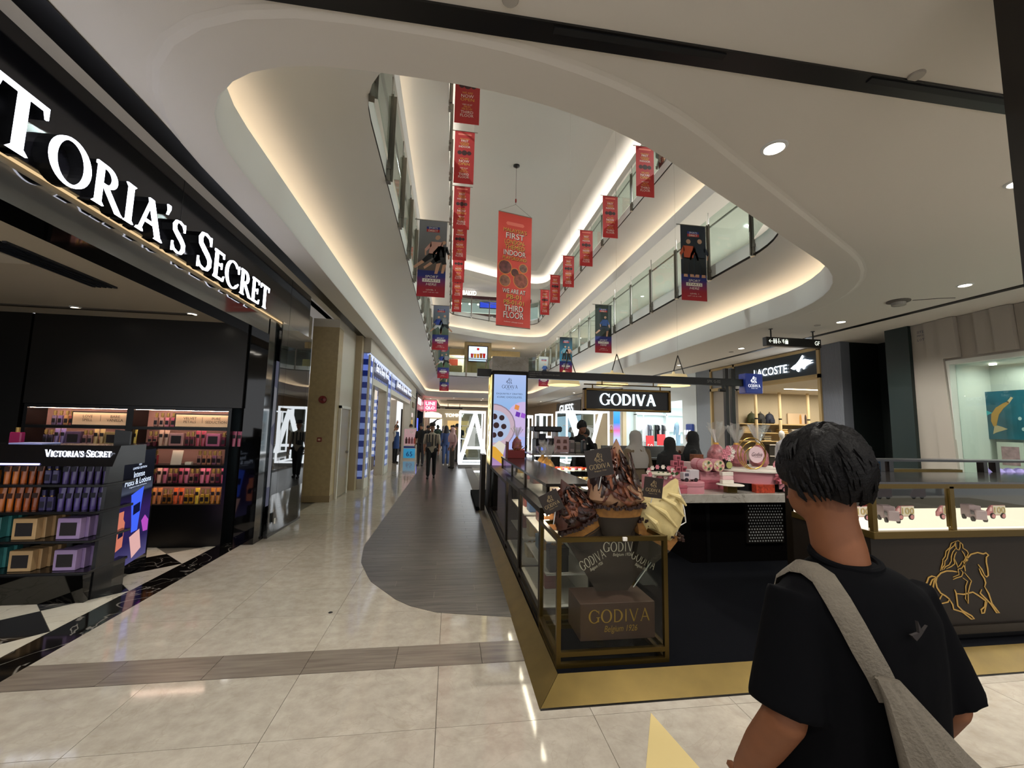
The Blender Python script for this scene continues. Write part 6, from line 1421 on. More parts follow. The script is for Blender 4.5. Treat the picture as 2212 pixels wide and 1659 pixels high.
for i, (x, w_, h_, c, n) in enumerate(((1.63, .06, .22, '#1c1a1a', 'black canister'), (2.0, .08, .2, '#8a7a78', 'grey card holder'), (2.1, .09, .17, '#6a6458', 'printed leaflet rack'), (2.21, .06, .2, '#16181c', 'dark receipt printer'), (2.4, .12, .05, '#c9c9c4', 'white napkin pack'))):
    t = thing('counter_item', f'{n} on the glass counter case', 'counter item', (x, 6.8, zt)); MB().cbox(x-w_/2, x+w_/2, 6.74, 6.86, zt, zt+h_, .01).build('body', mat('ci'+c, c, .4), t); MB().cbox(x-w_/2+.01, x+w_/2-.01, 6.735, 6.742, zt+h_*.3, zt+h_*.8, .002).build('front_panel', mat('ci_front', '#57504c', .3), t)
MB().box(2.6, 4.2, 7.0, 7.03, 1.162, 1.36).top('steel_screen', mat('steel_screen', '#7d7d7a', .3, .6), 'brushed steel guard panel between staff and customers', 'panel')

# ---- right hand case with the line-drawn rider
t = thing('right_case', 'dark kiosk case with gold rider line drawing and lit shelf above', 'display case', (4.2, 3.2, PZ))
rx0, rx1 = 3.2, 7.4
MB().box(rx0, rx1, 2.86, 3.6, .2, .86).build('front_panel', mat('panel_brown', '#1a140f', .45, spec=.15), t); MB().box(rx0, rx1, 2.9, 3.6, PZ, .2).build('toe_recess', black_t, t); MB().box(rx0, rx1, 2.84, 2.86, .14, .2).build('lower_rail', bronze, t)
MB().cbox(rx0-.01, rx1, 2.82, 3.6, .86, .915, .004).build('brass_ledge', mat('case_brass'), t)
MB().box(rx0, rx1, 2.86, 3.58, .916, .935).build('lit_floor', emis('case_floor_white', '#fff0d8', 1.3), t)
for x in (rx0, 3.915, 4.85, 5.8): MB().box(x, x+.04, 2.83, 2.87, .915, 1.25).build('post', mat('case_brass'), t)
MB().box(rx0, rx1, 2.83, 2.87, 1.235, 1.27).build('top_rail', mat('case_brass'), t); MB().box(rx0, rx1, 2.83, 3.6, 1.27, 1.285).build('top_board', mat('case_top'), t)
for a, b in ((3.24, 3.915), (3.955, 4.85), (4.89, 5.8)): MB().box(a, b, 2.845, 2.85, .935, 1.235).build('pane', cglass, t)
MB().box(rx0+.05, rx1, 2.875, 2.9, 1.25, 1.262).build('light_bar', emis('added_case_bar', '#fff2e0', 14), t); MB().box(rx0, rx1, 3.585, 3.6, .915, 1.27).build('rear_pane', glassmat('smoke_glass', '#77736c', .1), t)  # light bar added under the top rail to brighten the van cards
q = MB(); emblem(q, (3.6, 2.858, .225), X*1.3, Z, -Y, .605, .003, 15); q.build('rider_drawing', mat('line_gold', '#a5823e', .35, .5), t)
for i, x in enumerate((3.29, 3.72, 4.14, 4.66, 5.1)): truck_card(x, 3.1, .936, .58, f'pink van-shaped card numbered one hundred, {ORD[i]} in the right case', '100')
for i, x in enumerate((3.6, 4.45)): mini_truck(x, 3.05, .936, 1.15, mat('truck_mauve', '#a08e96', .4), f'{("left","right")[i]} mauve toy van on the lit case floor', rz=1.1)
giftbox(3.78, 3.35, .936, .14, .1, .09, mat('gift_red'), 'red carton at the back of the right case', None, False, 'cartons in the right case')
t = thing('rear_tier', 'raised dark tier with small screens behind the right case', 'display case', (4.4, 3.9, 1.29))
MB().box(3.35, rx1, 3.61, 3.85, PZ, 1.2).build('tier_base', bronze, t); MB().box(3.35, rx1, 3.61, 3.65, 1.2, 1.24).build('lower_rail', black_t, t); MB().box(3.35, rx1, 3.6, 3.8, 1.385, 1.405).build('top_rail', black_t, t)
for x in (3.35, 4.22, 4.32, 5.45, 5.6): MB().box(x, x+.05, 3.62, 3.68, 1.24, 1.385).build('post', black_t, t)
ps = MB().box(3.75, 4.2, 3.66, 3.67, 1.24, 1.385).build('cake_screen', emis('scr_skyblue', '#8ab8e0', 1.1), t)
for k, x in enumerate((3.9, 4.1)): MB().lathe([(.07, 0), (.075, .06), (.05, .09), (.001, .1)], (x, 3.655, 1.245), 14).build('pictured_cake', mat('cake_brown', '#4a2a24', .4), t)
MB().box(4.4, 5.3, 3.7, 3.8, 1.24, 1.3).build('gold_tray', brass, t)
for k in range(5): MB().lathe([(.05, 0), (.06, .03), (.03, .07), (.001, .08)], (5.62+k*.13, 3.7, 1.245), 9).build('crystal_piece', mat('crystal_lilac', '#a9a0d8', .15, emit=.3), t)
# ================================================================ RIGHT: shopfronts at x = 9.4
RX = 9.4
pleat_m = mat('pleat_white', '#a8a094', .6); win_w = mat('window_white', '#cfd0c6', .5)
wl = MB(); wl.box(RX, RX+.2, -2, 7.25, 3.08, ZC); wl.box(RX, RX+.2, 6.72, 7.25, 0, 3.08); wl.box(RX, RX+.2, -2, 6.72, 0, .25)
wr = wl.build('wall_right_pleated', pleat_m, kind='structure')
n = 0
for i in range(16):
    y1 = 7.25-i*.27; y0 = y1-.265; sk = .16
    zlo = 0 if y1 > 6.95 else 3.12
    def yy(y, z): return y-sk*(3.9-z)/3.9*1.0
    d_ = .012+.045*(i % 3)
    MB().prism([(yy(y0, zlo), zlo), (yy(y1, zlo), zlo), (y1, 3.89), (y0, 3.89)], (RX, 0, 0), Y, Z, -X, d_).build('pleat', pleat_m, wr)
q = MB()
for s, z in (('SITE MANAGEMENT', 3.7), ('MM PARTNERSHIP (M)', 3.62), ('LOT G', 3.54)): text(q, s, (RX-.055, 7.1, z), -Y, Z, -X, H=.05, t=.001, res=1)
q.build('small_lettering', mat('ink_slate'), wr)
t = thing('window_1', None, None, kind='structure', loc=(RX, 5, .25))
MB().box(RX-.02, RX+.9, 6.62, 6.72, .25, 3.08).build('window_reveal', win_w, t); MB().box(RX-.02, RX+.9, 2, 6.62, 3.0, 3.08).build('window_head', win_w, t); MB().box(RX+.12, RX+.13, 2, 6.62, .25, 3.0).build('pane', glass, t)
MB().box(RX+.9, RX+.95, 1, 6.72, .25, 3.08).build('display_back', mat('display_back', '#c9ccc2', .5), t)
area('display_lamp', t, (RX+.45, 4.5, 2.95), .5, 3.5, 60, (1, 1, .94)); MB().lathe([(.05, 0), (.05, -.02)], (RX+.5, 6.3, 2.99), 12).build('spot_lens', emis('spot_white'), t)
# jewellery poster and framed card in the window
px_ = RX+.75
t = thing('jewel_poster', 'large teal poster of a gold fish brooch in the pale window', 'poster', (px_, 5.4, 1.7))
a, b = atx(2107, 848, px_), atx(2120, 948, px_); y1 = a.y; y0 = y1-1.6; z0, z1 = b.z, a.z
MB().box(px_, px_+.03, y0, y1, z0, z1).build('poster_sheet', mat('poster_teal', '#0e4654', .4, var=.6, vscale=2.2, emit=.15, ecol='#1a7a8a'), t)
def onp(nm, pts, m_, l=.001): MB().prism([(y1-u_x*.72, z0+v*.95) for u_x, v in pts], (px_-l, 0, 0), Y, Z, -X, .004).build(nm, m_, t)
gf = mat('print_gold', '#b08238', .4, .3, emit=.15)
onp('printed_fish_body', [(.32, .25), (.28, .36), (.3, .5), (.4, .62), (.55, .7), (.66, .74), (.68, .7), (.55, .6), (.45, .48), (.41, .36), (.38, .26)], gf); onp('printed_fish_tail', [(.34, .26), (.3, .1), (.36, .13), (.6, .2), (.5, .24), (.4, .27)], mat('print_sand', '#b8a078', .4, emit=.1)); onp('printed_fish_ring', [(.62, .72), (.72, .82), (.76, .8), (.68, .7)], mat('print_sand'))
onp('printed_small_fish', [(.05, .5), (.2, .57), (.32, .52), (.22, .48), (.15, .4), (.12, .46)], mat('print_teal', '#2a9aa0', .4, emit=.2))
for (u, v) in ((.15, .36), (.1, .15), (.12, .68), (.85, .4), (.9, .2)): onp('printed_stone', circ(u, v, .035, 8), mat('print_pale', '#b9c8c8', .4))
t = thing('framed_card', 'small framed pink coral card under the jewel poster', 'picture', (px_, 5.5, 1.2))
MB().box(px_, px_+.03, y1-.62, y1-.25, z0-.55, z0-.05).build('frame', mat('frame_white'), t); MB().box(px_-.004, px_, y1-.56, y1-.31, z0-.47, z0-.13).build('print', mat('card_pink', '#b58a90', .5, var=.3, vscale=12), t)
t = thing('jewel_case', 'lit lilac glass jewel case inside the pale window', 'display case', (RX+.5, 5.2, .9))
MB().box(RX+.3, RX+.7, 4.0, 5.75, .25, .95).build('case_base', win_w, t); MB().box(RX+.3, RX+.7, 4.0, 5.75, .95, .97).build('lit_base', emis('lilac_glow', '#c8b8ff', 1.5), t)
for b in ((RX+.3, RX+.31, 4.0, 5.75), (RX+.69, RX+.7, 4.0, 5.75), (RX+.3, RX+.7, 5.74, 5.75)): MB().box(b[0], b[1], b[2], b[3], .97, 1.3).build('pane', glass, t)
for k in range(4): MB().lathe([(.06, 0), (.07, .05), (.04, .12), (.02, .16), (.001, .17)], (RX+.5, 4.3+k*.4, .97), 10).build('bust_stand', mat('bust_lilac', '#b0a4d8', .4), t)
# dark green pier, dark recess
MB().box(RX-.08, RX+.3, 7.25, 7.72, 0, ZC).build('wall_right_green_pier', mat('pier_green', '#122422', .4), kind='structure')
rc = MB(); rc.box(RX+1.1, RX+1.2, 7.7, 8.9, 0, ZC); rc.box(RX+.3, RX+1.2, 7.66, 7.72, 0, ZC); rc.box(RX+.25, RX+1.2, 8.88, 8.95, 0, ZC)
rc.build('wall_right_recess', mat('recess_black', '#06100e', .6), kind='structure')
# fluted grey pillar
t = thing('fluted_pillar', 'grey fluted pillar right of the crocodile sign', 'pillar', (RX+.1, 9.1, 0)); gpm = mat('flute_grey', '#6e7178', .5)
MB().box(RX, RX+.25, 8.85, 9.42, 0, ZC).build('pillar_core', gpm, t)
fl_ = MB()
for k in range(18): fl_.lathe([(.0125, 0), (.0125, ZC-.02)], (RX, 8.87+k*.0315, .01), 6)
fl_.build('flutes', mat('flute_light', '#8b8e96', .5), t, kind='stuff')
# ---- crocodile sign shop
t = thing('crocodile_shop', 'dark sign fascia with glowing white name and crocodile', 'shop sign', (RX, 11.5, 3.2)); oak = mat('pale_oak', '#b59a68', .5)
sa, sb = atx(1765, 757, RX), atx(1596, 800, RX)
MB().box(RX-.03, RX+.15, 9.5, 12.7, 3.17, 3.8).build('sign_panel', mat('sign_navy', '#15242c', .35), t)
for b in ((9.42, 14.05, 3.8, 3.88), (9.42, 14.05, 3.07, 3.17)): MB().box(RX-.05, RX+.2, b[0], b[1], b[2], b[3]).build('oak_rail', oak, t)
for y in (9.42, 12.7, 13.97): MB().box(RX-.05, RX+.2, y, y+.08, 0 if y != 12.7 else 3.17, 3.88).build('oak_stile', oak, t)
MB().box(RX, RX+.1, 12.78, 13.97, 3.17, 3.8).build('grey_panel', mat('panel_grey', '#8d9094', .5), t)
q = MB(); text(q, 'LACOSTE', (RX-.035, 11.75, 3.33), -Y, Z, -X, W=1.3, H=.23, t=.03); q.build('glowing_lettering', emis('lac_white', '#eef6ff', 6), t)
croc = [(0, .1), (.1, .16), (.2, .2), (.32, .3), (.42, .42), (.44, .38), (.36, .27), (.5, .3), (.62, .26), (.74, .24), (.62, .2), (.75, .17), (.6, .14), (.5, .1), (.44, .02), (.4, .08), (.3, .06), (.26, -.03), (.2, .02), (.22, .07), (.1, .05)]
MB().prism([(x*.95, y*.95) for x, y in croc], (RX-.035, 10.32, 3.33), -Y, Z, -X, .03).build('glowing_crocodile', emis('lac_white'), t)
# interior
BY = 14.25
ti = thing('wall_right_sport_shop', None, None, kind='structure', loc=(11, 11.5, 0))
MB().box(RX+.2, 15.4, BY, BY+.1, 0, 3.2).build('shelving_wall', mat('linen_wall', '#b3a58a', .7, var=.05, vscale=40), ti); MB().box(15.4, 15.5, 9, BY, 0, 3.2).build('back_wall', mat('linen_wall'), ti); MB().box(RX+.3, 15.5, 8.96, 9.06, 0, 3.2).build('near_wall', mat('linen_wall'), ti); MB().box(RX+.2, 15.5, 9.06, BY, 3.1, 3.17).build('shop_ceiling', mat('ceil_cream', '#d5cbb8', .7), ti)
MB().box(RX+.02, RX+.1, 12.75, 13.95, 0, 3.07).build('grey_screen', mat('screen_taupe', '#8a8074', .6), ti)
for k, (y, x0, x1) in enumerate(((11.2, 11.2, 13.4), (12.4, 11.0, 12.6), (12.0, 13.2, 15.0))): MB().box(x0, x1, y, y+.08, 3.08, 3.098).build('light_bar', emis('bar_warm', '#fff3da', 6), ti)
area('shop_lamp', ti, (12.4, 12.2, 3.05), 4, 2.5, 190, (1, .93, .8))
SY = BY-.2
t = thing('oak_shelving', 'oak poled wall shelving of the crocodile shop', 'shelving', (12.2, SY, 0))
zs1, z2, z3 = 1.95, 1.63, 1.33
for z in (zs1, z2, z3): MB().box(10.3, 14.0, BY-.42, BY-.01, z-.035, z).build('shelf', oak, t)
for x in (10.98, 11.95, 13.12): MB().cyl((x, BY-.46, 0), .05, 3.1, 10).build('pole', mat('pole_oak', '#cdb68a', .5), t); MB().cyl((x, BY-.46, 2.1), .053, .05, 10).build('pole_ring', black_t, t)
def backpack(x, c, label):
    t = thing('backpack', label, 'backpack', (x, SY, zs1)); m_ = mat('bp'+c, c, .7); y = SY
    MB().loft([[Vector((x+a*math.cos(2*PI*k/16), y+.13*a/.17*math.sin(2*PI*k/16), zs1+h)) for k in range(16)] for h, a in ((0, .14), (.03, .17), (.2, .17), (.31, .14), (.37, .08), (.385, .02))]).build('pack_body', m_, t, smooth=True); MB().cbox(x-.1, x+.1, y-.17, y-.11, zs1+.02, zs1+.18, .025).build('front_pocket', m_, t); MB().tube([(x-.04, y, zs1+.37), (x, y, zs1+.44), (x+.04, y, zs1+.37)], .012, 6).build('grab_loop', m_, t)
backpack(11.0, '#3a4020', 'olive backpack on the top oak shelf'); backpack(11.36, '#14120f', 'black backpack in the middle of the oak shelf'); backpack(11.73, '#10182c', 'navy backpack on the right of the oak shelf')
t = thing('lookbook_poster', 'poster of three standing figures leaning on the oak shelf', 'poster', (13.1, BY-.1, zs1))
MB().box(12.62, 13.45, BY-.06, BY-.03, zs1, zs1+.42).build('sheet', mat('sheet_cream', '#c9b090', .6), t)
for k in range(3):
    x = 13.15+k*.11; MB().prism([(x-.04, zs1+.03), (x+.04, zs1+.03), (x+.045, zs1+.25), (x+.03, zs1+.34), (x, zs1+.4), (x-.03, zs1+.34), (x-.045, zs1+.25)], (0, BY-.06, 0), X, Z, -Y, .004).build('printed_figure', mat('fig%d' % k, ['#b8843c', '#c9b8a8', '#3a2c28'][k], .6), t)
rg = random.Random(21)
def fold_stack(x, y, z, n, cols, label, w_=.3):
    t = thing('folded_clothes', label, 'clothes', (x, y, z), group='folded clothes stacks')
    for k in range(n): MB().cbox(x-w_/2+rg.uniform(-.01, .01), x+w_/2+rg.uniform(-.01, .01), y-.14, y+.14, z+k*.036, z+(k+1)*.034, .012).build('folded_garment', mat('fc'+cols[k % len(cols)], cols[k % len(cols)], .8), t)
for i, (x, cols, n_) in enumerate(((11.5, ('#17130f',), 4), (12.2, ('#b08c4a', '#c9b080'), 4), (12.65, ('#b9ac98', '#8f8a86'), 4), (13.0, ('#8a93a8', '#b5a890'), 5), (13.45, ('#cdb98a', '#bfae88'), 5), (10.65, ('#b59a70', '#c9b48a'), 6))):
    fold_stack(x, SY-.02, z2+.001, n_, cols, f'{ORD[i]} folded stack on the middle oak shelf, {("black","tan","grey","blue grey","cream","straw")[i]} cloth')
for i, (x, cols) in enumerate(((11.5, ('#c9b890', '#2a2620')), (13.4, ('#c9b890', '#d8c8a0')))): fold_stack(x, SY-.02, z3+.001, 5, cols, f'{("left","right")[i]} folded stack on the lower oak shelf')
def garment(par, x, y, z, w_, h_, m_, nm='garment', ax='y'):
    """hung shirt: shoulders, body and short sleeves with thickness"""
    pts = [(-.5, -.28), (-.42, -.06), (-.12, 0), (.12, 0), (.42, -.06), (.5, -.28), (.36, -.34), (.33, -.22), (.33, -1), (-.33, -1), (-.33, -.22), (-.36, -.34)]
    MB().prism([(a*w_, b*h_) for a, b in pts], (x, y, z), X if ax == 'x' else Y, Z, Y if ax == 'x' else X, .05).build(nm, m_, par)
t = thing('clothes_rail', 'rail of hanging shirts in the crocodile shop', 'clothes rail', (13, 13.4, 0))
zr = 1.3; MB().cyl((12.1, 13.45, zr), .015, 2.0, 8, 'x').build('rail', steel, t)
for k in range(11): garment(t, 12.2+k*.18, 13.45, zr-.05, .45, .75, mat('gm%d' % (k % 9), ['#1a1816', '#c9bda0', '#8f8878', '#7a7468', '#b9ac90', '#c9c2b4', '#4a463c', '#a89a7a', '#d0c8b8'][k % 9], .8), ax='y')
for x in (12.1, 14.1): MB().cyl((x, 13.45, 0), .015, zr, 8).build('upright', steel, t)
t = thing('dark_shelf_unit', 'low dark shelves of folded shirts behind the mannequin', 'shelving', (11.45, 13.45, 0))
MB().box(11.05, 11.85, 13.3, 13.6, 0, 1.22).build('unit', mat('unit_dark', '#221f1b', .5), t); MB().box(11.05, 11.85, 13.27, 13.3, .8, .83).build('shelf_edge', wht, t); MB().box(11.05, 11.85, 13.27, 13.3, 1.19, 1.22).build('shelf_edge', wht, t)
# white mannequin in a shirt
def mannequin(x, y, z, s, label, m_body, m_shirt, head=True):
    t = thing('mannequin', label, 'mannequin', (x, y, z))
    def ell(zc, a, b, n=14, dx=0): return [Vector((x+dx+a*math.cos(2*PI*k/n)*s, y+b*math.sin(2*PI*k/n)*s, z+zc*s)) for k in range(n)]
    MB().loft([ell(.82, .11, .15), ell(.95, .12, .17), ell(1.1, .11, .15), ell(1.28, .13, .2), ell(1.42, .12, .22), ell(1.5, .07, .1), ell(1.53, .055, .06)]).build('shirt', m_shirt, t, smooth=True)
    MB().loft([ell(0, .1, .12), ell(.45, .1, .13), ell(.84, .11, .155)]).build('trousers', m_shirt, t, smooth=True)
    MB().loft([ell(1.5, .05, .055), ell(1.58, .045, .05), ell(1.62, .09, .07, dx=-.02*s), ell(1.72, .11, .08, dx=-.03*s), ell(1.8, .09, .07, dx=-.03*s), ell(1.85, .02, .02, dx=-.03*s)]).build('head', m_body, t, smooth=True) if head else MB().loft([ell(1.5, .05, .055), ell(1.57, .045, .05)]).build('neck', m_body, t, smooth=True)
    for q in (-1, 1): MB().tube([(x, y+q*.2*s, z+1.42*s), (x-.02*s, y+q*.28*s, z+1.2*s), (x-.06*s, y+q*.27*s, z+.95*s), (x-.08*s, y+q*.25*s, z+.82*s)], [.06*s, .055*s, .042*s, .035*s], 9).build('arm', m_shirt if q > 0 else m_body, t, smooth=True)
mn = mat('mannequin_white', '#d5d3d0', .4); p_ = atx(1688, 945, 11.9); mannequin(at(1690, 940, 12.6).x, 12.6, 0, .92, 'white mannequin in a pale shirt before the oak shelves', mn, mat('shirt_pale', '#c4c6d2', .8))
# ---- grey pillar and the white fashion store
MB().box(RX, RX+.3, 14.1, 14.95, 0, ZC).build('wall_right_grey_pillar', mat('pillar_grey', '#7f8388', .6, var=.05, vscale=30), kind='structure')
ws = mat('store_white', '#d9dedd', .5)
st = thing('wall_right_white_store', None, None, kind='structure', loc=(10, 18, 0))
MB().box(RX, RX+.2, 15.0, 16.0, 0, ZC).build('white_pier', ws, st); MB().box(RX, RX+.2, 16.0, 22.5, 2.9, ZC).build('white_fascia', ws, st); MB().box(RX, RX+.2, 22.0, 25.5, 0, ZC).build('cream_pier', mat('pier_cream', '#c9b796', .5), st)
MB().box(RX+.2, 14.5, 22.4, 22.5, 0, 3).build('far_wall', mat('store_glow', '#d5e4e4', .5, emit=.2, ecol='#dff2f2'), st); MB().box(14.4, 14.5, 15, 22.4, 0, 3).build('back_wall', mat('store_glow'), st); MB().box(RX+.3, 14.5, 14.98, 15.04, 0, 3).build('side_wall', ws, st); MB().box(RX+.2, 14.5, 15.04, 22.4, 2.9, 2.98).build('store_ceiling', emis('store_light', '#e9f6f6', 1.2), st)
area('store_lamp', st, (11.8, 19, 2.85), 4, 5, 300, (.94, 1, 1))
t = thing('video_screen', 'tall blue picture screen on the pier of the white store', 'screen', (RX-.05, 22.6, 0))
MB().box(RX-.06, RX, 22.3, 23.2, .1, 3.0).build('screen', lit_grad('sky_screen', [(0, '#5a78e0'), (.35, '#a8b8ff'), (.5, '#c86a9a'), (.65, '#3a8af0'), (1, '#58b0ff')], 1.6), t); MB().box(RX-.05, RX+.01, 22.2, 23.3, .05, 3.05).build('screen_frame', ws, t)
def x_rail(x0, x1, y, z, n_, cols, label):
    t = thing('clothes_rail', label, 'clothes rail', ((x0+x1)/2, y, 0)); MB().cyl((x0, y, z), .02, x1-x0, 8, 'x').build('rail', mat('rail_white', '#dcdcdc', .3), t)
    for x in (x0, x1): MB().cyl((x, y, 0), .03, z+.5, 8).build('upright', mat('rail_white'), t)
    for k in range(n_): garment(t, x0+.1+k*(x1-x0-.2)/(n_-1), y-.02, z-.04, .55, .9, mat('gw'+cols[k % len(cols)], cols[k % len(cols)], .8), ax='y' if k % 3 else 'x')
x_rail(10.4, 11.8, 21.6, 1.95, 10, ('#c9ccd0', '#5a5f6c', '#b9c2c6', '#8f9a90', '#15161a', '#18181c', '#dcdcdc', '#2a2a30', '#d8d4d0', '#c2c6c8'), 'white rail of shirts in the white fashion store')
t = thing('wall_grid', 'white shelf frame on the far wall of the fashion store', 'shelving', (12.3, 22.2, 0))
for z in (.9, 1.55, 2.45): MB().box(10.2, 13.6, 22.1, 22.39, z, z+.05).build('shelf', ws, t)
for x in (10.2, 12.0, 13.55): MB().box(x, x+.06, 22.1, 22.39, 0, 2.9).build('upright', ws, t)
for i, (px0, py0, px1, py1, lb, tx_) in enumerate(((1396, 941, 1413, 978, 'left red sale board in the white store', True), (1420, 938, 1437, 962, 'plain red sale board beside the shirt rail', False), (1372, 938, 1383, 965, 'red sale board behind the woman in the pale scarf', False))):
    sy_ = 20.8 if i < 2 else 23.3; a, b = at(px0, py0, sy_), at(px1, py1, sy_); t = thing('sale_board', lb, 'sign', ((a.x+b.x)/2, sy_, 0))
    MB().box(a.x, b.x, sy_, sy_+.05, b.z, a.z).build('red_board', mat('sale_red', '#c42a2e', .5, emit=.3), t); MB().box(a.x, a.x+.04, sy_+.01, sy_+.04, 0, b.z).build('leg', white_f, t); MB().box(b.x-.04, b.x, sy_+.01, sy_+.04, 0, b.z).build('leg', white_f, t)
    if tx_: q = MB(); text(q, '50', ((a.x+b.x)/2, sy_-.002, b.z+.2), X, Z, -Y, H=.25, W=(b.x-a.x)*.7, cx=True); q.build('white_lettering', white_ink, t)
p_ = at(1465, 950, 20.6); mannequin(p_.x, 20.6, .6, .98, 'headless mannequin in a denim jacket in the white store', mn, mat('denim', '#7d9aae', .8), False)
MB().box(p_.x-.5, p_.x+.5, 20.2, 21.0, 0, .6).top('mannequin_plinth', ws, 'white plinth under the denim jacket mannequin', 'plinth')
t = thing('wall_light_box', 'curved navy light box with white letters on the white pier', 'sign', (RX-.06, 15.4, 1.0))
a, b = atx(1485, 916, RX), atx(1501, 945, RX); MB().cbox(RX-.09, RX-.002, b.y, a.y, b.z-.1, a.z, .03).build('box', mat('lightbox_navy', '#26397a', .3, emit=.3), t)
for k in range(3): MB().box(RX-.1, RX-.088, b.y+.12+k*.17, b.y+.24+k*.17, b.z+.1, b.z+.28).build('white_mark', emis('mark_white', '#ffffff', 1.5), t)
t = thing('notice_sign', 'white and yellow no smoking notice on the cream pier', 'sign', (RX-.02, 23.6, 1.6))
a, b = atx(1318, 917, RX), atx(1326, 935, RX); MB().box(RX-.03, RX-.001, b.y, a.y, b.z, a.z).build('plate', white_ink, t); MB().box(RX-.034, RX-.03, b.y, a.y, b.z, b.z+.18).build('yellow_band', mat('notice_yellow', '#c9b030', .5), t); yc = (a.y+b.y)/2
MB().tube([(RX-.035, yc+.14*math.cos(k*.4), a.z-.22+.14*math.sin(k*.4)) for k in range(16)], .018, 5, closed=True).build('red_ring', mat('sale_red'), t)
# ---- further right: dark GUESS sign and cream walls
t = thing('dark_name_sign', 'dark fascia with white condensed letters far along the right', 'shop sign', (RX, 34, 2.7))
MB().box(RX-.05, RX+.2, 29.5, 36.5, 2.6, 3.75).build('sign_panel', mat('sign_charcoal', '#23221f', .4), t); q = MB(); text(q, 'GUESS', (RX-.06, 35.3, 2.85), -Y, Z, -X, W=4.0, H=.7, t=.03); q.build('name_lettering', emis('guess_white', '#eef8ff', 4), t); MB().box(RX, RX+.2, 29.5, 36.5, 0, 2.6).build('lit_window', emis('guess_win', '#cfe0ea', .9), t)
MB().box(RX, RX+.3, 25.5, 29.5, 0, ZC).build('wall_right_cream', mat('pier_cream'), kind='structure'); MB().box(RX, RX+.3, 36.5, 60, 0, ZC).build('wall_right_far', mat('far_tan', '#a08a68', .6), kind='structure')

# ---- hanging direction sign
t = thing('direction_sign', 'black hanging sign with toilet pictograms and GF', 'sign', (7.3, 8.1, 3.5))
gx0, gx1, gy = 6.72, 8.06, 8.1
MB().cbox(gx0, gx1, gy-.06, gy+.06, 3.52, 3.71, .004).build('sign_body', mat('sign_black', '#0a0a0a', .35), t)
for x in (6.88, 7.92): MB().cyl((x, gy, 3.71), .015, ZC-3.71, 8).build('rod', black_t, t); MB().lathe([(.04, 0), (.04, -.012)], (x, gy, ZC), 10).build('rod_plate', black_t, t)
q = MB(); o = Vector((gx0+.06, gy-.061, 3.57)); k_ = dict(t=.002)
q.ribbon([[(.0, .05), (.085, .05)], [(.035, .085), (.0, .05), (.035, .015)]], .014, o, X, Z, -Y, .002)
for x in (.12, .17):
    q.prism(circ(x, .098, .012, 8), o, X, Z, -Y, .002); q.prism([(x-.017, .08), (x+.017, .08), (x+.012, .0), (x-.012, .0)], o, X, Z, -Y, .002)
q.ribbon([[(.235, .09), (.235, .05), (.27, .05), (.285, .02)], [(.225, .06), (.215, .03), (.235, .01), (.26, .02)]], .012, o, X, Z, -Y, .002); q.prism(circ(.235, .1, .011, 8), o, X, Z, -Y, .002)
q.ribbon([[(.31, .085), (.345, .075), (.36, .05), (.355, .01)], [(.32, .06), (.34, .03)]], .014, o, X, Z, -Y, .002); q.prism(circ(.355, .09, .011, 8), o, X, Z, -Y, .002)
q.prism([(.39, .0), (.46, .0), (.46, .075), (.39, .075)], o, X, Z, -Y, .002); q.ribbon([[(.39, .088), (.46, .088)], [(.41, .1), (.44, .1)]], .008, o, X, Z, -Y, .002)
text(q, 'GF', (gx1-.16, gy-.061, 3.575), X, Z, -Y, W=.12, H=.09, t=.002); q.build('white_pictograms', emis('picto_white', '#e8f0dc', 1.6), t)

# ================================================================ FAR END AND POP-UP LETTERS
lum = emis('popup_white', '#f6fbff', 3.2); popg = glassmat('popup_glass', '#d8e6ea', .05)
def popup(label, x0, x1, y0, y1, h, strokes, open_side='f'):
    t = thing('letter_showcase', label, 'showcase', ((x0+x1)/2, (y0+y1)/2, 0))
    w_ = .06
    MB().box(x0, x1, y0, y1, 0, .12).build('plinth', mat('popup_base', '#b8bcc0', .4), t)
    for x in (x0, x1-w_):
        for y in (y0, y1-w_): MB().box(x, x+w_, y, y+w_, .12, h).build('light_edge', lum, t)
    for z in (.12, h-w_):
        for y in (y0, y1-w_): MB().box(x0+w_, x1-w_, y, y+w_, z, z+w_).build('light_edge', lum, t)
        for x in (x0, x1-w_): MB().box(x, x+w_, y0+w_, y1-w_, z, z+w_).build('light_edge', lum, t)
    for p, q_, wd in strokes:
        dx, dz = q_[0]-p[0], q_[1]-p[1]; l = math.hypot(dx, dz); nx, nz = -dz/l*wd/2, dx/l*wd/2
        MB().prism([(p[0]+nx, p[1]+nz), (p[0]-nx, p[1]-nz), (q_[0]-nx, q_[1]-nz), (q_[0]+nx, q_[1]+nz)], (x0, y0-.03, 0), X, Z, Y, .09).build('letter_stroke', lum, t)
    MB().box(x0+w_, x1-w_, y1-.02, y1-.01, .18, h-w_).build('rear_pane', popg, t)
    MB().box(x0+w_, x1-w_, y0+w_, y1-w_, h-.02, h-.01).build('lit_roof', emis('popup_roof', '#eef4f6', 1.5), t)
    for k in range(4): garment(t, x0+(x1-x0)*.5, y0+.35+k*(y1-y0-.6)/3, h*.72, (x1-x0)*.42, .9, mat('pg%d' % k, ['#8f8f88', '#6a6a66', '#a8a89e', '#4a4844'][k], .8), ax='x')
    MB().cyl((x0+.1, (y0+y1)/2, h*.73), .015, x1-x0-.2, 8, 'x').build('rail', steel, t)
    for k in range(2): MB().box(x0+.08, x0+.3, y0+.3, y1-.3, .5+k*.6, .52+k*.6).build('shelf', ws, t)
    return t
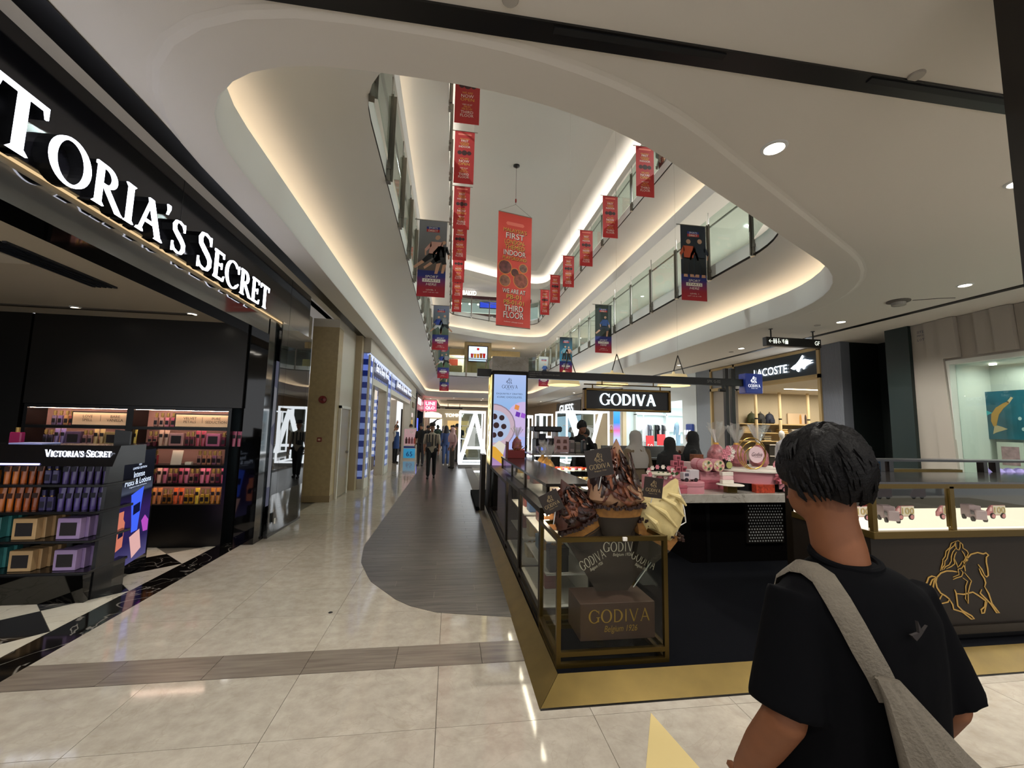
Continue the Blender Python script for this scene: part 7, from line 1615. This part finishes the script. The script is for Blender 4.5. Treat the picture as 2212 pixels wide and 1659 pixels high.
popup('glowing walk-in showcase shaped as a letter A on the walkway', .36, 1.4, 16.9, 18.4, 2.25, [((.05, .18), (.62, 2.12), .15), ((.62, 2.12), (1.02, .5), .16), ((.3, .78), (.96, .78), .1)])
popup('glowing showcase with a V-shaped frame behind the kiosk staff', 4.95, 6.9, 17.6, 19.5, 2.4, [((.2, 2.3), (.95, .2), .32), ((.95, .2), (1.55, 2.3), .14)])
popup('first glowing showcase bay left of the V frame', 4.25, 4.9, 19.8, 21, 2.3, [((.1, .2), (.1, 2.2), .1), ((.1, 1.2), (.55, 1.2), .08)]); popup('second glowing showcase bay further left', 3.7, 4.2, 21.2, 22.3, 2.25, [((.1, .2), (.1, 2.2), .1), ((.1, 2.15), (.4, 2.15), .1)]); popup('third glowing showcase bay nearest the tower', 3.35, 3.7, 22.4, 23.5, 2.2, [((.05, .2), (.05, 2.1), .08)])
# far wall with TOMMY sign
t = thing('far_shopfront', 'cream far shopfront with white lit name at the end of the mall', 'shop front', (0, 60, 0))
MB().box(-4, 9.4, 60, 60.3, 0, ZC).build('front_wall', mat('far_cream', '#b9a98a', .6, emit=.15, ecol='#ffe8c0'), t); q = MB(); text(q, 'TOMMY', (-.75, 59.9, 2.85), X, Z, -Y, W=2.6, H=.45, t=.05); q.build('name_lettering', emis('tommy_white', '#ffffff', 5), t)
MB().box(-3.0, -1.2, 59.8, 60, .3, 2.5).build('bright_poster', emis('far_poster', '#f0f4f0', 2.2), t); MB().prism([(-2.9, 1.9), (-2.3, 1.7), (-1.9, 2.3), (-1.3, 2.5), (-1.9, 2.5), (-2.4, 2.1)], (0, 59.8, 0), X, Z, -Y, .02).build('printed_leaf', dark_gl, t)
MB().box(-.4, 2.6, 59.7, 60, 0, 2.3).build('warm_shop_window', emis('far_warm', '#d8b070', 1.2), t)
for x, l in ((-2.0, 'left'), (.3, 'right')):
    t = thing('ceiling_sign', f'{l} dark direction sign hung from the far ceiling', 'sign', (x, 44, 3.3)); MB().box(x-.9, x+.9, 44, 44.1, 3.35, 3.5).build('sign_body', blk_sat, t)
    for s in (-.6, .6): MB().cyl((x+s, 44.05, 3.5), .03, .4, 6).build('rod', blk_sat, t)
# ================================================================ PEOPLE
import numpy as np
skin_t = mat('skin_tan', '#9a6a50', .55); skin_l = mat('skin_light', '#b98a70', .55); hair_b = mat('hair_black', '#080606', .6, spec=.2, bump=.35, bscale=120)
class Fig:
    """a clothed figure: tapered solids fused into one continuous skin; each solid carries a material index"""
    def __init__(s): s.mb = MB(); s.seg = []
    def cap(s, pts, rs, mi, n=10):
        pts = [Vector(p) for p in pts]
        ext = [pts[0]+(pts[0]-pts[1]).normalized()*rs[0]*.5]+pts+[pts[-1]+(pts[-1]-pts[-2]).normalized()*rs[-1]*.5]
        s.mb.tube(ext, [rs[0]*.6]+list(rs)+[rs[-1]*.6], n)
        for a, b, ra, rb in zip(pts, pts[1:], rs, rs[1:]): s.seg.append((a, b, ra, rb, mi))
    def tor(s, rings, mi, n=16):
        """rings: (centre, half width x, half depth y)"""
        s.mb.loft([[Vector((c[0]+a*math.copysign(abs(math.cos(2*PI*k/n))**.85, math.cos(2*PI*k/n)), c[1]+b*math.sin(2*PI*k/n), c[2])) for k in range(n)] for c, a, b in rings])
        for (c, a, b), (d, e, f) in zip(rings, rings[1:]):
            s.seg.append((Vector(c), Vector(d), min(a, b), min(e, f), mi))
            for q in (-1, 1): s.seg.append((Vector((c[0]+q*(a-min(a, b)), c[1], c[2])), Vector((d[0]+q*(e-min(e, f)), d[1], d[2])), min(a, b), min(e, f), mi))
    def ball(s, c, rx, ry, rz, mi, n=14):
        c = Vector(c); rings = []
        for i in range(1, 9):
            p = PI*i/9; rings.append([c+Vector((rx*math.sin(p)*math.cos(2*PI*k/n), ry*math.sin(p)*math.sin(2*PI*k/n), -rz*math.cos(p))) for k in range(n)])
        s.mb.loft(rings); s.seg.append((c, c+Vector((0, 0, .001)), min(rx, ry, rz), min(rx, ry, rz), mi))
    def build(s, name, mats, par, vox, it=4, extra=None):
        me0 = s.mb.mesh('tmp', mats); o = bpy.data.objects.new('tmp', me0); COL.objects.link(o)
        m = o.modifiers.new('r', 'REMESH'); m.mode = 'VOXEL'; m.voxel_size = vox
        if it: k = o.modifiers.new('s', 'SMOOTH'); k.factor = .5; k.iterations = it
        dg = bpy.context.evaluated_depsgraph_get(); dg.update(); me = bpy.data.meshes.new_from_object(o.evaluated_get(dg)); me.name = name
        bpy.data.objects.remove(o); bpy.data.meshes.remove(me0)
        me.materials.clear()
        for q in mats: me.materials.append(q)
        npoly = len(me.polygons); cen = np.empty(npoly*3); me.polygons.foreach_get('center', cen); cen = cen.reshape(-1, 3); best = np.full(npoly, 1e9); idx = np.zeros(npoly, int)
        for a, b, ra, rb, mi in s.seg:
            A, B = np.array(a), np.array(b); d = B-A; t = np.clip(((cen-A)@d)/max(d@d, 1e-9), 0, 1)
            dist = np.linalg.norm(cen-A-t[:, None]*d, axis=1)-(ra+(rb-ra)*t); w_ = dist < best; best[w_] = dist[w_]; idx[w_] = mi
        me.polygons.foreach_set('material_index', idx.astype('i4')); me.polygons.foreach_set('use_smooth', [True]*npoly)
        if extra is not None:
            bm = bmesh.new(); bm.from_mesh(me); e = extra[0].mesh('e', mats); n0 = len(bm.faces); bm.from_mesh(e); bm.faces.ensure_lookup_table()
            for f in bm.faces[n0:]: f.material_index = extra[1]; f.smooth = True
            bm.to_mesh(me); bm.free(); bpy.data.meshes.remove(e)
        ob = bpy.data.objects.new(name, me); reg(ob, par); return ob
def hand(mb, w_, d, side, s=1., curl=.3):
    """palm and five fingers from the wrist w_ along direction d"""
    w_, d = Vector(w_), Vector(d).normalized(); a = d.orthogonal().normalized(); a = (Vector((0, 1, 0))-d*d.y).normalized() if abs(d.y) < .9 else a; n = d.cross(a).normalized()*side
    p = w_+d*.09*s
    rings = []
    for u, hw, ht in ((0, .026, .02), (.4, .038, .018), (.8, .042, .015), (1.05, .036, .012)):
        c = w_+d*.09*s*u; rings.append([c+a*hw*s*math.cos(2*PI*k/8)+n*ht*s*math.sin(2*PI*k/8) for k in range(8)])
    mb.loft(rings)
    for k, l in enumerate((.07, .08, .075, .058)):
        b = p+a*(.031-.0205*k)*s; e1 = b+(d*math.cos(curl)-n*math.sin(curl))*l*.5*s; e2 = e1+(d*math.cos(curl*2.2)-n*math.sin(curl*2.2))*l*.5*s
        mb.tube([b-d*.01*s, e1, e2], [.0088*s, .0082*s, .006*s], 6)
    b = w_+d*.03*s+a*.036*s; mb.tube([b-a*.012*s, b+(a*.6+d*.8-n*.3)*.035*s, b+(a*.5+d*1.0-n*.5)*.06*s], [.011*s, .0095*s, .007*s], 6)
def head_parts(f, c, s, mi, yaw=0.):
    """skull, jaw, nose, ears facing local +y turned by yaw"""
    c = Vector(c); d = Vector((-math.sin(yaw), math.cos(yaw), 0)); e = Vector((math.cos(yaw), math.sin(yaw), 0))
    f.ball(c+Z*.025*s, .077*s, .095*s, .1*s, mi); f.ball(c+d*.028*s-Z*.05*s, .058*s, .065*s, .065*s, mi); f.ball(c+d*.05*s-Z*.085*s, .03*s, .03*s, .025*s, mi)
    f.cap([c+d*.09*s+Z*.005*s, c+d*.108*s-Z*.022*s], [.010*s, .014*s], mi, 6)
    for q in (-1, 1): f.ball(c+e*q*.078*s-d*.005*s-Z*.005*s, .012*s, .02*s, .03*s, mi)
def face(par, c, s, yaw, skin=None):
    c = Vector(c); d = Vector((-math.sin(yaw), math.cos(yaw), 0)); e = Vector((math.cos(yaw), math.sin(yaw), 0))
    for q in (-1, 1):
        mb = MB(); p = c+d*.088*s+e*q*.031*s+Z*.012*s; mb.lathe([(.001, -.008*s), (.012*s, -.004*s), (.013*s, 0), (.012*s, .004*s), (.001, .008*s)], p, 8); mb.build('eye', blk_ink, par, local=True)
        MB().tube([p+e*-.014*s+Z*.018*s+d*.003, p+Z*.021*s+d*.005, p+e*.014*s+Z*.018*s+d*.003], .004*s, 5).build('eyebrow', hair_b, par, local=True)
    p = c+d*.088*s-Z*.058*s; MB().tube([p-e*.022*s-d*.006*s, p+d*.004*s, p+e*.022*s-d*.006*s], .005*s, 5).build('mouth', mat('lip', '#7a4038', .5), par, local=True)
def hair_cap(par, c, s, yaw, m_, back=.0, fringe=.5, vol=1.):
    """short hair: shell over the skull, open at the face, lower at the back"""
    c = Vector(c)+Z*.03*s; n, k = 28, 12; mb = MB(); rings = []; rg = random.Random(5)
    for i in range(k+1):
        ring = []
        for j in range(n):
            a = 2*PI*j/n; fr = .5+.5*math.cos(a-PI/2)        # 1 at the face
            lim = PI*(.62+.13*back-fringe*.32*fr**1.5); p = lim*i/k
            r = 1+.05*math.sin(5*a+3*p)+.03*math.sin(11*a-5*p)
            x, y_, z = .089*vol*math.sin(p)*math.cos(a)*r, .107*vol*math.sin(p)*math.sin(a)*r-.008, .112*vol*math.cos(p)*r
            ring.append(c+Vector((x*math.cos(yaw)-y_*math.sin(yaw), x*math.sin(yaw)+y_*math.cos(yaw), z))*s)
        rings.append(ring)
    mb.loft(rings, cap=False); rings2 = [[c+(v-c)*.9 for v in r] for r in rings]; mb.loft([r[::-1] for r in rings2], cap=False)
    mb.loft([rings[-1], rings2[-1]], cap=False); return mb.build('hair', m_, par, smooth=True, local=True)
def hijab(par, c, s, yaw, m_, long=.3):
    """head scarf: hood with open face, falling over shoulders and chest"""
    c = Vector(c); n = 24; prof = [(.02, .125, 0), (.07, .105, .4), (.1, .05, .75), (.103, -.02, .9), (.1, -.08, .8), (.105, -.125, .3), (.15, -.17, 0), (.2, -.2-long*.3, 0), (.215, -.2-long*.7, 0), (.2, -.2-long, 0)]; rings = []
    for r, h, op in prof:
        ring = []
        for j in range(n):
            a = 2*PI*j/n; fr = max(0, math.cos(a-PI/2)); dent = 1-op*.42*fr**2; fold = 1+.035*math.sin(7*a+h*20)*(h < 0)
            x, y_ = r*math.cos(a)*fold*(1.12 if h < -.15 else 1), r*1.1*math.sin(a)*dent*fold*(.72 if h < -.15 else 1)
            ring.append(c+Vector((x*math.cos(yaw)-y_*math.sin(yaw), x*math.sin(yaw)+y_*math.cos(yaw), h))*s)
        rings.append(ring)
    MB().loft(rings).build('head_scarf', m_, par, smooth=True, local=True)
def person(label, loc, rz, h, top, bottom, shoes='#1a1716', hair=None, scarf=None, armL=None, armR=None, sleeve=1., stride=.0, lean=0., yaw=0., skinm=None, long_hair=False, dress=False, stripes=None, vox=.022, faced=True, group=None):
    """local figure faces +y, feet at z = 0; h = height"""
    s = h/1.72; sk = skinm or skin_t; t = thing('person', label, 'person', loc, rz, group)
    tm, bm_, sm = mat('cl'+top, top, .85), mat('cl'+bottom, bottom, .85), mat('cl'+shoes, shoes, .6); f = Fig(); mats = [sk, tm, bm_, sm]
    def L(x, y, z): return Vector((x*s, (y+lean*max(0, z-.95))*s, z*s))
    f.tor([(L(0, -.01, .9), .155*s, .1*s), (L(0, 0, 1.0), .15*s, .1*s), (L(0, 0, 1.12), .145*s, .1*s), (L(0, 0, 1.28), .17*s, .11*s), (L(0, -.01, 1.38), .17*s, .095*s), (L(0, -.01, 1.44), .1*s, .07*s)], 1)
    for q in (-1, 1):
        hx = q*.085; st = stride*q
        if dress: continue
        f.cap([L(hx, 0, .92), L(hx*1.05, st*.5, .5), L(hx*1.05, st, .12)], [.095*s, .072*s, .06*s], 2); f.cap([L(hx*1.05, st-.04, .04), L(hx*1.15, st+.13, .035)], [.045*s, .038*s], 3)
    if dress:
        f.tor([(L(0, 0, .05), .25*s, .2*s), (L(0, 0, .5), .2*s, .15*s), (L(0, 0, .95), .165*s, .115*s)], 2)
        for q in (-1, 1): f.cap([L(q*.08, 0, .04), L(q*.09, .14, .03)], [.04*s, .035*s], 3)
    f.cap([L(0, -.01, 1.4), L(0, .01, 1.52)], [.058*s, .052*s], 0)
    hc = L(0, .03, 1.6); head_parts(f, hc, s, 0, yaw)
    ex = MB()
    for q, arm in ((-1, armL), (1, armR)):
        sh = L(q*.185, -.01, 1.385); el, wr = (L(q*.235, -.03, 1.1), L(q*.23, .05, .86)) if arm is None else (Vector(arm[0])*s, Vector(arm[1])*s)
        f.cap([sh, sh.lerp(el, sleeve if sleeve < 1 else 1)], [.066*s, .058*s if sleeve >= 1 else .062*s], 1); f.cap([sh.lerp(el, .2), el], [.048*s, .04*s], 0 if sleeve < 1 else 1)
        f.cap([el, wr], [.041*s if sleeve < 1.5 else .05*s, .03*s if sleeve < 1.5 else .042*s], 0 if sleeve < 1.5 else 1)
        hand(ex, wr, (wr-el), q, s)
    f.build('body', mats, t, vox, 3, (ex, 0))
    if hair: hair_cap(t, hc, s, yaw, mat('hair'+hair, hair, .6), .6, .45)
    if long_hair:
        MB().loft([[hc+Vector((a*math.cos(2*PI*k/12), -.05+b*math.sin(2*PI*k/12)-.02, z))*s for k in range(12)] for z, a, b in ((.08, .07, .06), (0, .098, .07), (-.15, .11, .06), (-.35, .1, .05), (-.5, .05, .03))]).build('long_hair', mat('hair'+(hair or '#15100e'), hair or '#15100e', .6), t, smooth=True, local=True)
    if scarf: hijab(t, hc-Z*.0, s, yaw, mat('scarf'+scarf, scarf, .85))
    if faced: face(t, hc, s, yaw)
    return t

# ---- the person in the foreground, walking along the mall
CX, CY = 1.0, 1.0
t = thing('person', 'person seen from behind in a loose black t-shirt with black hair', 'person', (CX, CY, 0))
tee = mat('tee_black', '#060608', .95, spec=.08, bump=.1, bscale=40); trs = mat('trousers_dark', '#0d0d10', .9); f = Fig(); mats = [mat('skin_fore', '#75492f', .55, spec=.25, var=.05, vscale=30), tee, trs, mat('shoe_white', '#b8b4ac', .6)]
tee_f = Fig()
tee_f.tor([((0, -.03, .72), .205, .14), ((0, -.035, .95), .2, .145), ((0, -.045, 1.12), .19, .145), ((.0, -.05, 1.22), .183, .135), ((0, -.05, 1.275), .165, .11), ((0, -.045, 1.31), .12, .085), ((0, -.035, 1.332), .07, .064)], 0, 24)
f.tor([((0, -.02, .78), .14, .1), ((0, -.03, .95), .13, .1), ((0, -.04, 1.15), .14, .1), ((0, -.045, 1.25), .1, .07)], 0, 16)
for q in (-1, 1):
    f.cap([(q*.095, -.01, .82), (q*.1, .06*q, .47), (q*.1, .02+.14*q, .12)], [.11, .085, .07], 2, 14); f.cap([(q*.1, -.03+.14*q, .05), (q*.11, .13+.14*q, .04)], [.05, .042], 3, 12)
    sh, el = Vector((q*.15, -.045, 1.265)), Vector((q*.222, -.075, 1.0))
    tee_f.mb.tube([sh, sh.lerp(el, .45), sh.lerp(el, .93)], [.062, .07, .078], 18); tee_f.seg.append((sh, el, .07, .07, 0))
    wr = Vector((q*.235, .05, .8)); f.cap([sh.lerp(el, .4), sh.lerp(el, .7), el, el.lerp(wr, .5), wr], [.045, .048, .046, .043, .03], 0, 14); f.cap([(q*.08, -.045, 1.22), sh.lerp(el, .45)], [.03, .035], 0)
f.cap([(0, -.04, 1.24), (0, -.032, 1.3), (0, -.02, 1.36), (0, -.005, 1.42), (0, .0, 1.5)], [.05, .06, .06, .057, .056], 0, 16)
hc = Vector((0, .015, 1.525)); head_parts(f, hc, 1.0, 0, .25)
ex = MB(); hand(ex, (-.235, .05, .8), (.0, .3, -1), -1); hand(ex, (.235, .05, .8), (0, .3, -1), 1)
f.build('body', mats, t, .0105, 5, (ex, 0))
bod = tee_f.build('t_shirt', [tee], t, .009, 5)
MB().tube([Vector((.072*math.cos(a), -.036+.068*math.sin(a), 1.337+.014*math.sin(a))) for a in (2*PI*k/24 for k in range(24))], .009, 8, closed=True).build('collar', tee, t, smooth=True, local=True)
hair_cap(t, hc, 1.0, .25, hair_b, .75, .4, 1.07)
# fine locks along the outline and nape
rg = random.Random(31)
for k in range(150):
    a = rg.uniform(0, 2*PI); p = rg.uniform(.2, 1.0)**.6*PI*.62
    if math.sin(a-.25) > .4 and p > 1.1: continue
    def hp(p, a, r): return hc+Vector((.0965*r*math.sin(p)*math.cos(a), .1155*r*math.sin(p)*math.sin(a)-.008, .121*r*math.cos(p)+.03))
    MB().tube([hp(p, a, .97), hp(p+.22, a+.08, 1.012), hp(p+.42, a+.14, .99)], [.003, .0055, .0015], 5).build('hair_lock', hair_b, t, smooth=True, local=True)
face(t, hc, 1., .25)
MB().prism([(0, 0), (.012, .01), (.03, .03), (.016, .018), (.006, .04), (.008, .016), (-.012, .012)], (-.005, -.192, 1.215), X, Z, -Y, .006).build('back_print', mat('print_pale2', '#332f2e', .9, spec=.1), t, local=True)
# canvas tote worn across the back
t = thing('tote_bag', 'grey-brown canvas tote bag slung across the black t-shirt', 'bag', (CX+.2, CY-.2, .5)); canvas = mat('canvas', '#625a4e', .9, bump=.4, bscale=160, var=.08, vscale=40)
W_ = lambda x, y, z: Vector((CX+x, CY+y, z))
from mathutils.bvhtree import BVHTree
bv = BVHTree.FromPolygons([v.co for v in bod.data.vertices], [tuple(q.vertices) for q in bod.data.polygons])
path = [(-.11, .075, 1.2), (-.12, .04, 1.28), (-.125, .0, 1.325), (-.13, -.05, 1.35), (-.132, -.1, 1.335), (-.135, -.15, 1.29), (-.128, -.175, 1.24), (-.11, -.185, 1.19), (-.09, -.19, 1.15), (-.07, -.2, 1.1)]
rings = []; pc = []
for q in path:
    lo, no, _, _ = bv.find_nearest(Vector(q)); pc.append((lo+no*.007, no))
for i, (P, nrm) in enumerate(pc):
    d = (pc[min(i+1, len(pc)-1)][0]-pc[max(i-1, 0)][0]).normalized(); e = d.cross(nrm).normalized(); hw = .026
    rings.append([W_(*(P+e*hw)), W_(*(P+nrm*.006+e*hw*.6)), W_(*(P+nrm*.006-e*hw*.6)), W_(*(P-e*hw)), W_(*(P-nrm*.003))])
MB().loft(rings).build('strap', canvas, t, smooth=True)
pr = [(-.085, -.2, 1.145, .028, .012), (-.07, -.215, 1.11, .04, .02), (-.03, -.23, 1.03, .075, .032), (.02, -.238, .95, .115, .045), (.06, -.245, .85, .15, .06), (.1, -.25, .7, .175, .07), (.12, -.25, .55, .18, .07), (.12, -.245, .5, .15, .05)]
rings = []
for x, y, z, a, b in pr: rings.append([W_(x+a*math.cos(2*PI*k/24), y+b*math.sin(2*PI*k/24)*(1+.22*math.sin(2.1*k+z*6)), z+.3*a*math.cos(2*PI*k/24)*-.4) for k in range(24)])
MB().loft(rings).build('bag_body', canvas, t, smooth=True)
for k in range(3): MB().tube([W_(-.03+.035*k, -.262-.006*k, 1.0-.02*k), W_(.0+.05*k, -.295-.004*k, .88), W_(.03+.05*k, -.31, .72)], [.006, .011, .006], 6).build('fold', canvas, t, smooth=True)

# ---- people in the mall
t = person('man walking toward the viewer in a striped shirt, cap and black trousers', (-.55, 13.45, 0), PI, 1.67, '#a89c8c', '#0e0d0e', '#1a1614', sleeve=.9, stride=.12, vox=.02)
for x in (-.12, -.02, .08, .15): MB().box(x-.018, x+.018, .09, .112, 1.0, 1.36).build('shirt_stripe', blk_ink, t, local=True)
MB().lathe([(.09, 0), (.098, .04), (.08, .1), (.001, .12)], (0, .02, 1.62), 16).build('cap', mat('cap_dark', '#241a16', .7), t, smooth=True, local=True); MB().box(-.06, .06, .1, .18, 1.615, 1.628).build('cap_peak', mat('cap_dark'), t, local=True)
MB().cbox(.02, .16, .1, .16, .98, 1.12, .01).build('chest_bag', black_t, t, local=True)
person('man in a plain black t-shirt behind the striped shirt', (-1.15, 17.5, 0), PI-.3, 1.7, '#0f0f11', '#2a2a2e', hair='#100c0b', sleeve=.8)
person('woman with long dark hair in a denim shirt and jeans, seen from behind', tuple(pz_ for pz_ in (-.15, 17.6, 0)), .1, 1.62, '#2c3d63', '#3b4d73', '#d0ccc4', hair='#15110f', long_hair=True, sleeve=1.6, faced=False)
person('woman in a pale pink head scarf and long pink top', (.12, 16.6, 0), PI/2+.4, 1.58, '#b98f8f', '#57534c', scarf='#c49c9c', sleeve=1.6)
person('man in a sandy shirt beside the glowing letter', (.35, 19.8, 0), PI/2, 1.72, '#a08c62', '#3a342c', hair='#15110f', sleeve=.8)
crowd = [(-1.1, 23, '#16161a'), (-.7, 25, '#3a4a3c'), (-.2, 22.5, '#4a5a5c'), (.2, 24.5, '#7a3a3a'), (.6, 26, '#2a2c34'), (-1.4, 27, '#5a5046'), (-.4, 28, '#c2b4a0'), (.1, 30, '#223048'), (-.9, 31, '#20191c'), (.5, 29, '#8a6a5a')]
for i, (x, y, c) in enumerate(crowd): person(f'{ORD[i]} shopper of the distant crowd on the walkway, {("black","moss","slate","brick","charcoal","brown","cream","navy","dark plum","tan")[i]} top', (x, y, 0), (PI, 0, PI, .5, PI, 0, 2, PI, 0, 1)[i], 1.6+.02*(i % 5), c, '#1c1c22', hair=None if i % 4 == 2 else '#120e0d', scarf='#a89a8c' if i % 4 == 2 else None, sleeve=.9, vox=.035, group='distant crowd')
t = person('shop assistant in a blue apron pointing upward', (-2.3, 18.6, 0), -PI/2-.4, 1.62, '#c2bcb4', '#101012', hair='#15100e', sleeve=.6, armR=((.28, .1, 1.5), (.3, .2, 1.78)))
MB().loft([[Vector((a*math.cos(PI*k/10), .02+b*math.sin(PI*k/10), z)) for k in range(11)] for z, a, b in ((.62, .19, .15), (.95, .165, .13), (1.2, .12, .13), (1.33, .1, .12))], cap=False, ringclosed=False).build('apron', mat('apron_blue', '#1f3c72', .8), t, smooth=True, local=True)
person('woman in black standing beside the pointing assistant', (-2.65, 17.9, 0), -PI/2+.3, 1.6, '#18161a', '#141216', '#b8b0a8', scarf='#5a4a48', sleeve=1.6)
person('shopper behind the poster stand, only the head showing', (-1.95, 21.6, 0), PI, 1.66, '#1c1c20', '#1c1c20', hair='#120e0d')
# kiosk staff and customers
t = person('kiosk assistant in a dark uniform with a pink tie, looking down', (2.42, 7.75, PZ), PI+.35, 1.7, '#0f0d10', '#0f0d10', hair='#0f0b0a', sleeve=1.6, armL=((-.3, .12, 1.15), (-.2, .34, 1.1)), armR=((.28, .15, 1.12), (.1, .36, 1.12)), lean=.12, vox=.018)
MB().prism([(-.02, 1.36), (.02, 1.36), (.03, 1.15), (0, 1.1), (-.03, 1.15)], (0, .155, 0), X, Z, Y, .008).build('pink_tie', mat('tie_pink', '#c98a8c', .6), t, local=True); MB().prism(circ(-.09, 1.28, .016, 10), (0, .15, 0), X, Z, Y, .008).build('name_badge', white_ink, t, local=True)
person('woman in a grey head scarf and tan coat at the counter, seen from behind', (2.82, 6.1, PZ), .15, 1.55, '#5e503c', '#4a4034', scarf='#8f8a84', sleeve=1.6, faced=False, vox=.018)
person('shorter customer in a black head scarf at the counter', (3.4, 6.15, PZ), -.1, 1.46, '#0c0b0c', '#0c0b0c', scarf='#0e0d0e', sleeve=1.6, faced=False, vox=.018, dress=True)
person('taller customer in a black head scarf turned to the left', (3.83, 6.2, PZ), .9, 1.56, '#0b0a0b', '#0b0a0b', scarf='#0d0c0d', sleeve=1.6, vox=.018, dress=True)
t = thing('shopping_bag', 'white paper bag with a dark leaf print held by a customer', 'bag', (3.62, 6.15, 1.15)); MB().loft([[Vector((3.55+x, 6.3+y, 1.17)) for x, y in ((0, 0), (.14, 0), (.14, .08), (0, .08))], [Vector((3.53+x, 6.3+y, 1.4)) for x, y in ((0, 0), (.2, 0), (.2, .08), (0, .08))]]).build('paper_bag', mat('paper_white', '#a89a8c', .7), t); MB().prism([(3.6, 1.27), (3.64, 1.25), (3.67, 1.3), (3.63, 1.34)], (0, 6.3, 0), X, Z, -Y, .002).build('leaf_print', mk, t)
person('dark-jacketed customer between the assistant and the grey scarf', (2.75, 8.3, PZ), PI*.8, 1.55, '#121014', '#121014', hair='#0f0b0a', sleeve=1.6)
p_ = at(1838, 945, 6.4); person('shopper half hidden behind the foreground head', (p_.x, 6.4, PZ), 0, 1.57, '#1a1718', '#1a1718', hair='#1a1210')
person('person in a white tunic leaning on the second floor railing', (6.15, 11.3, zz(9.5)), PI/2, 1.62, '#b9b6b0', '#3a3634', scarf='#8a8480', sleeve=1.6)
person('cafe worker in a black cap on the first floor', (3.0, 30.3, zz(5.5)), PI, 1.65, '#141214', '#141214', hair='#0c0a0a')
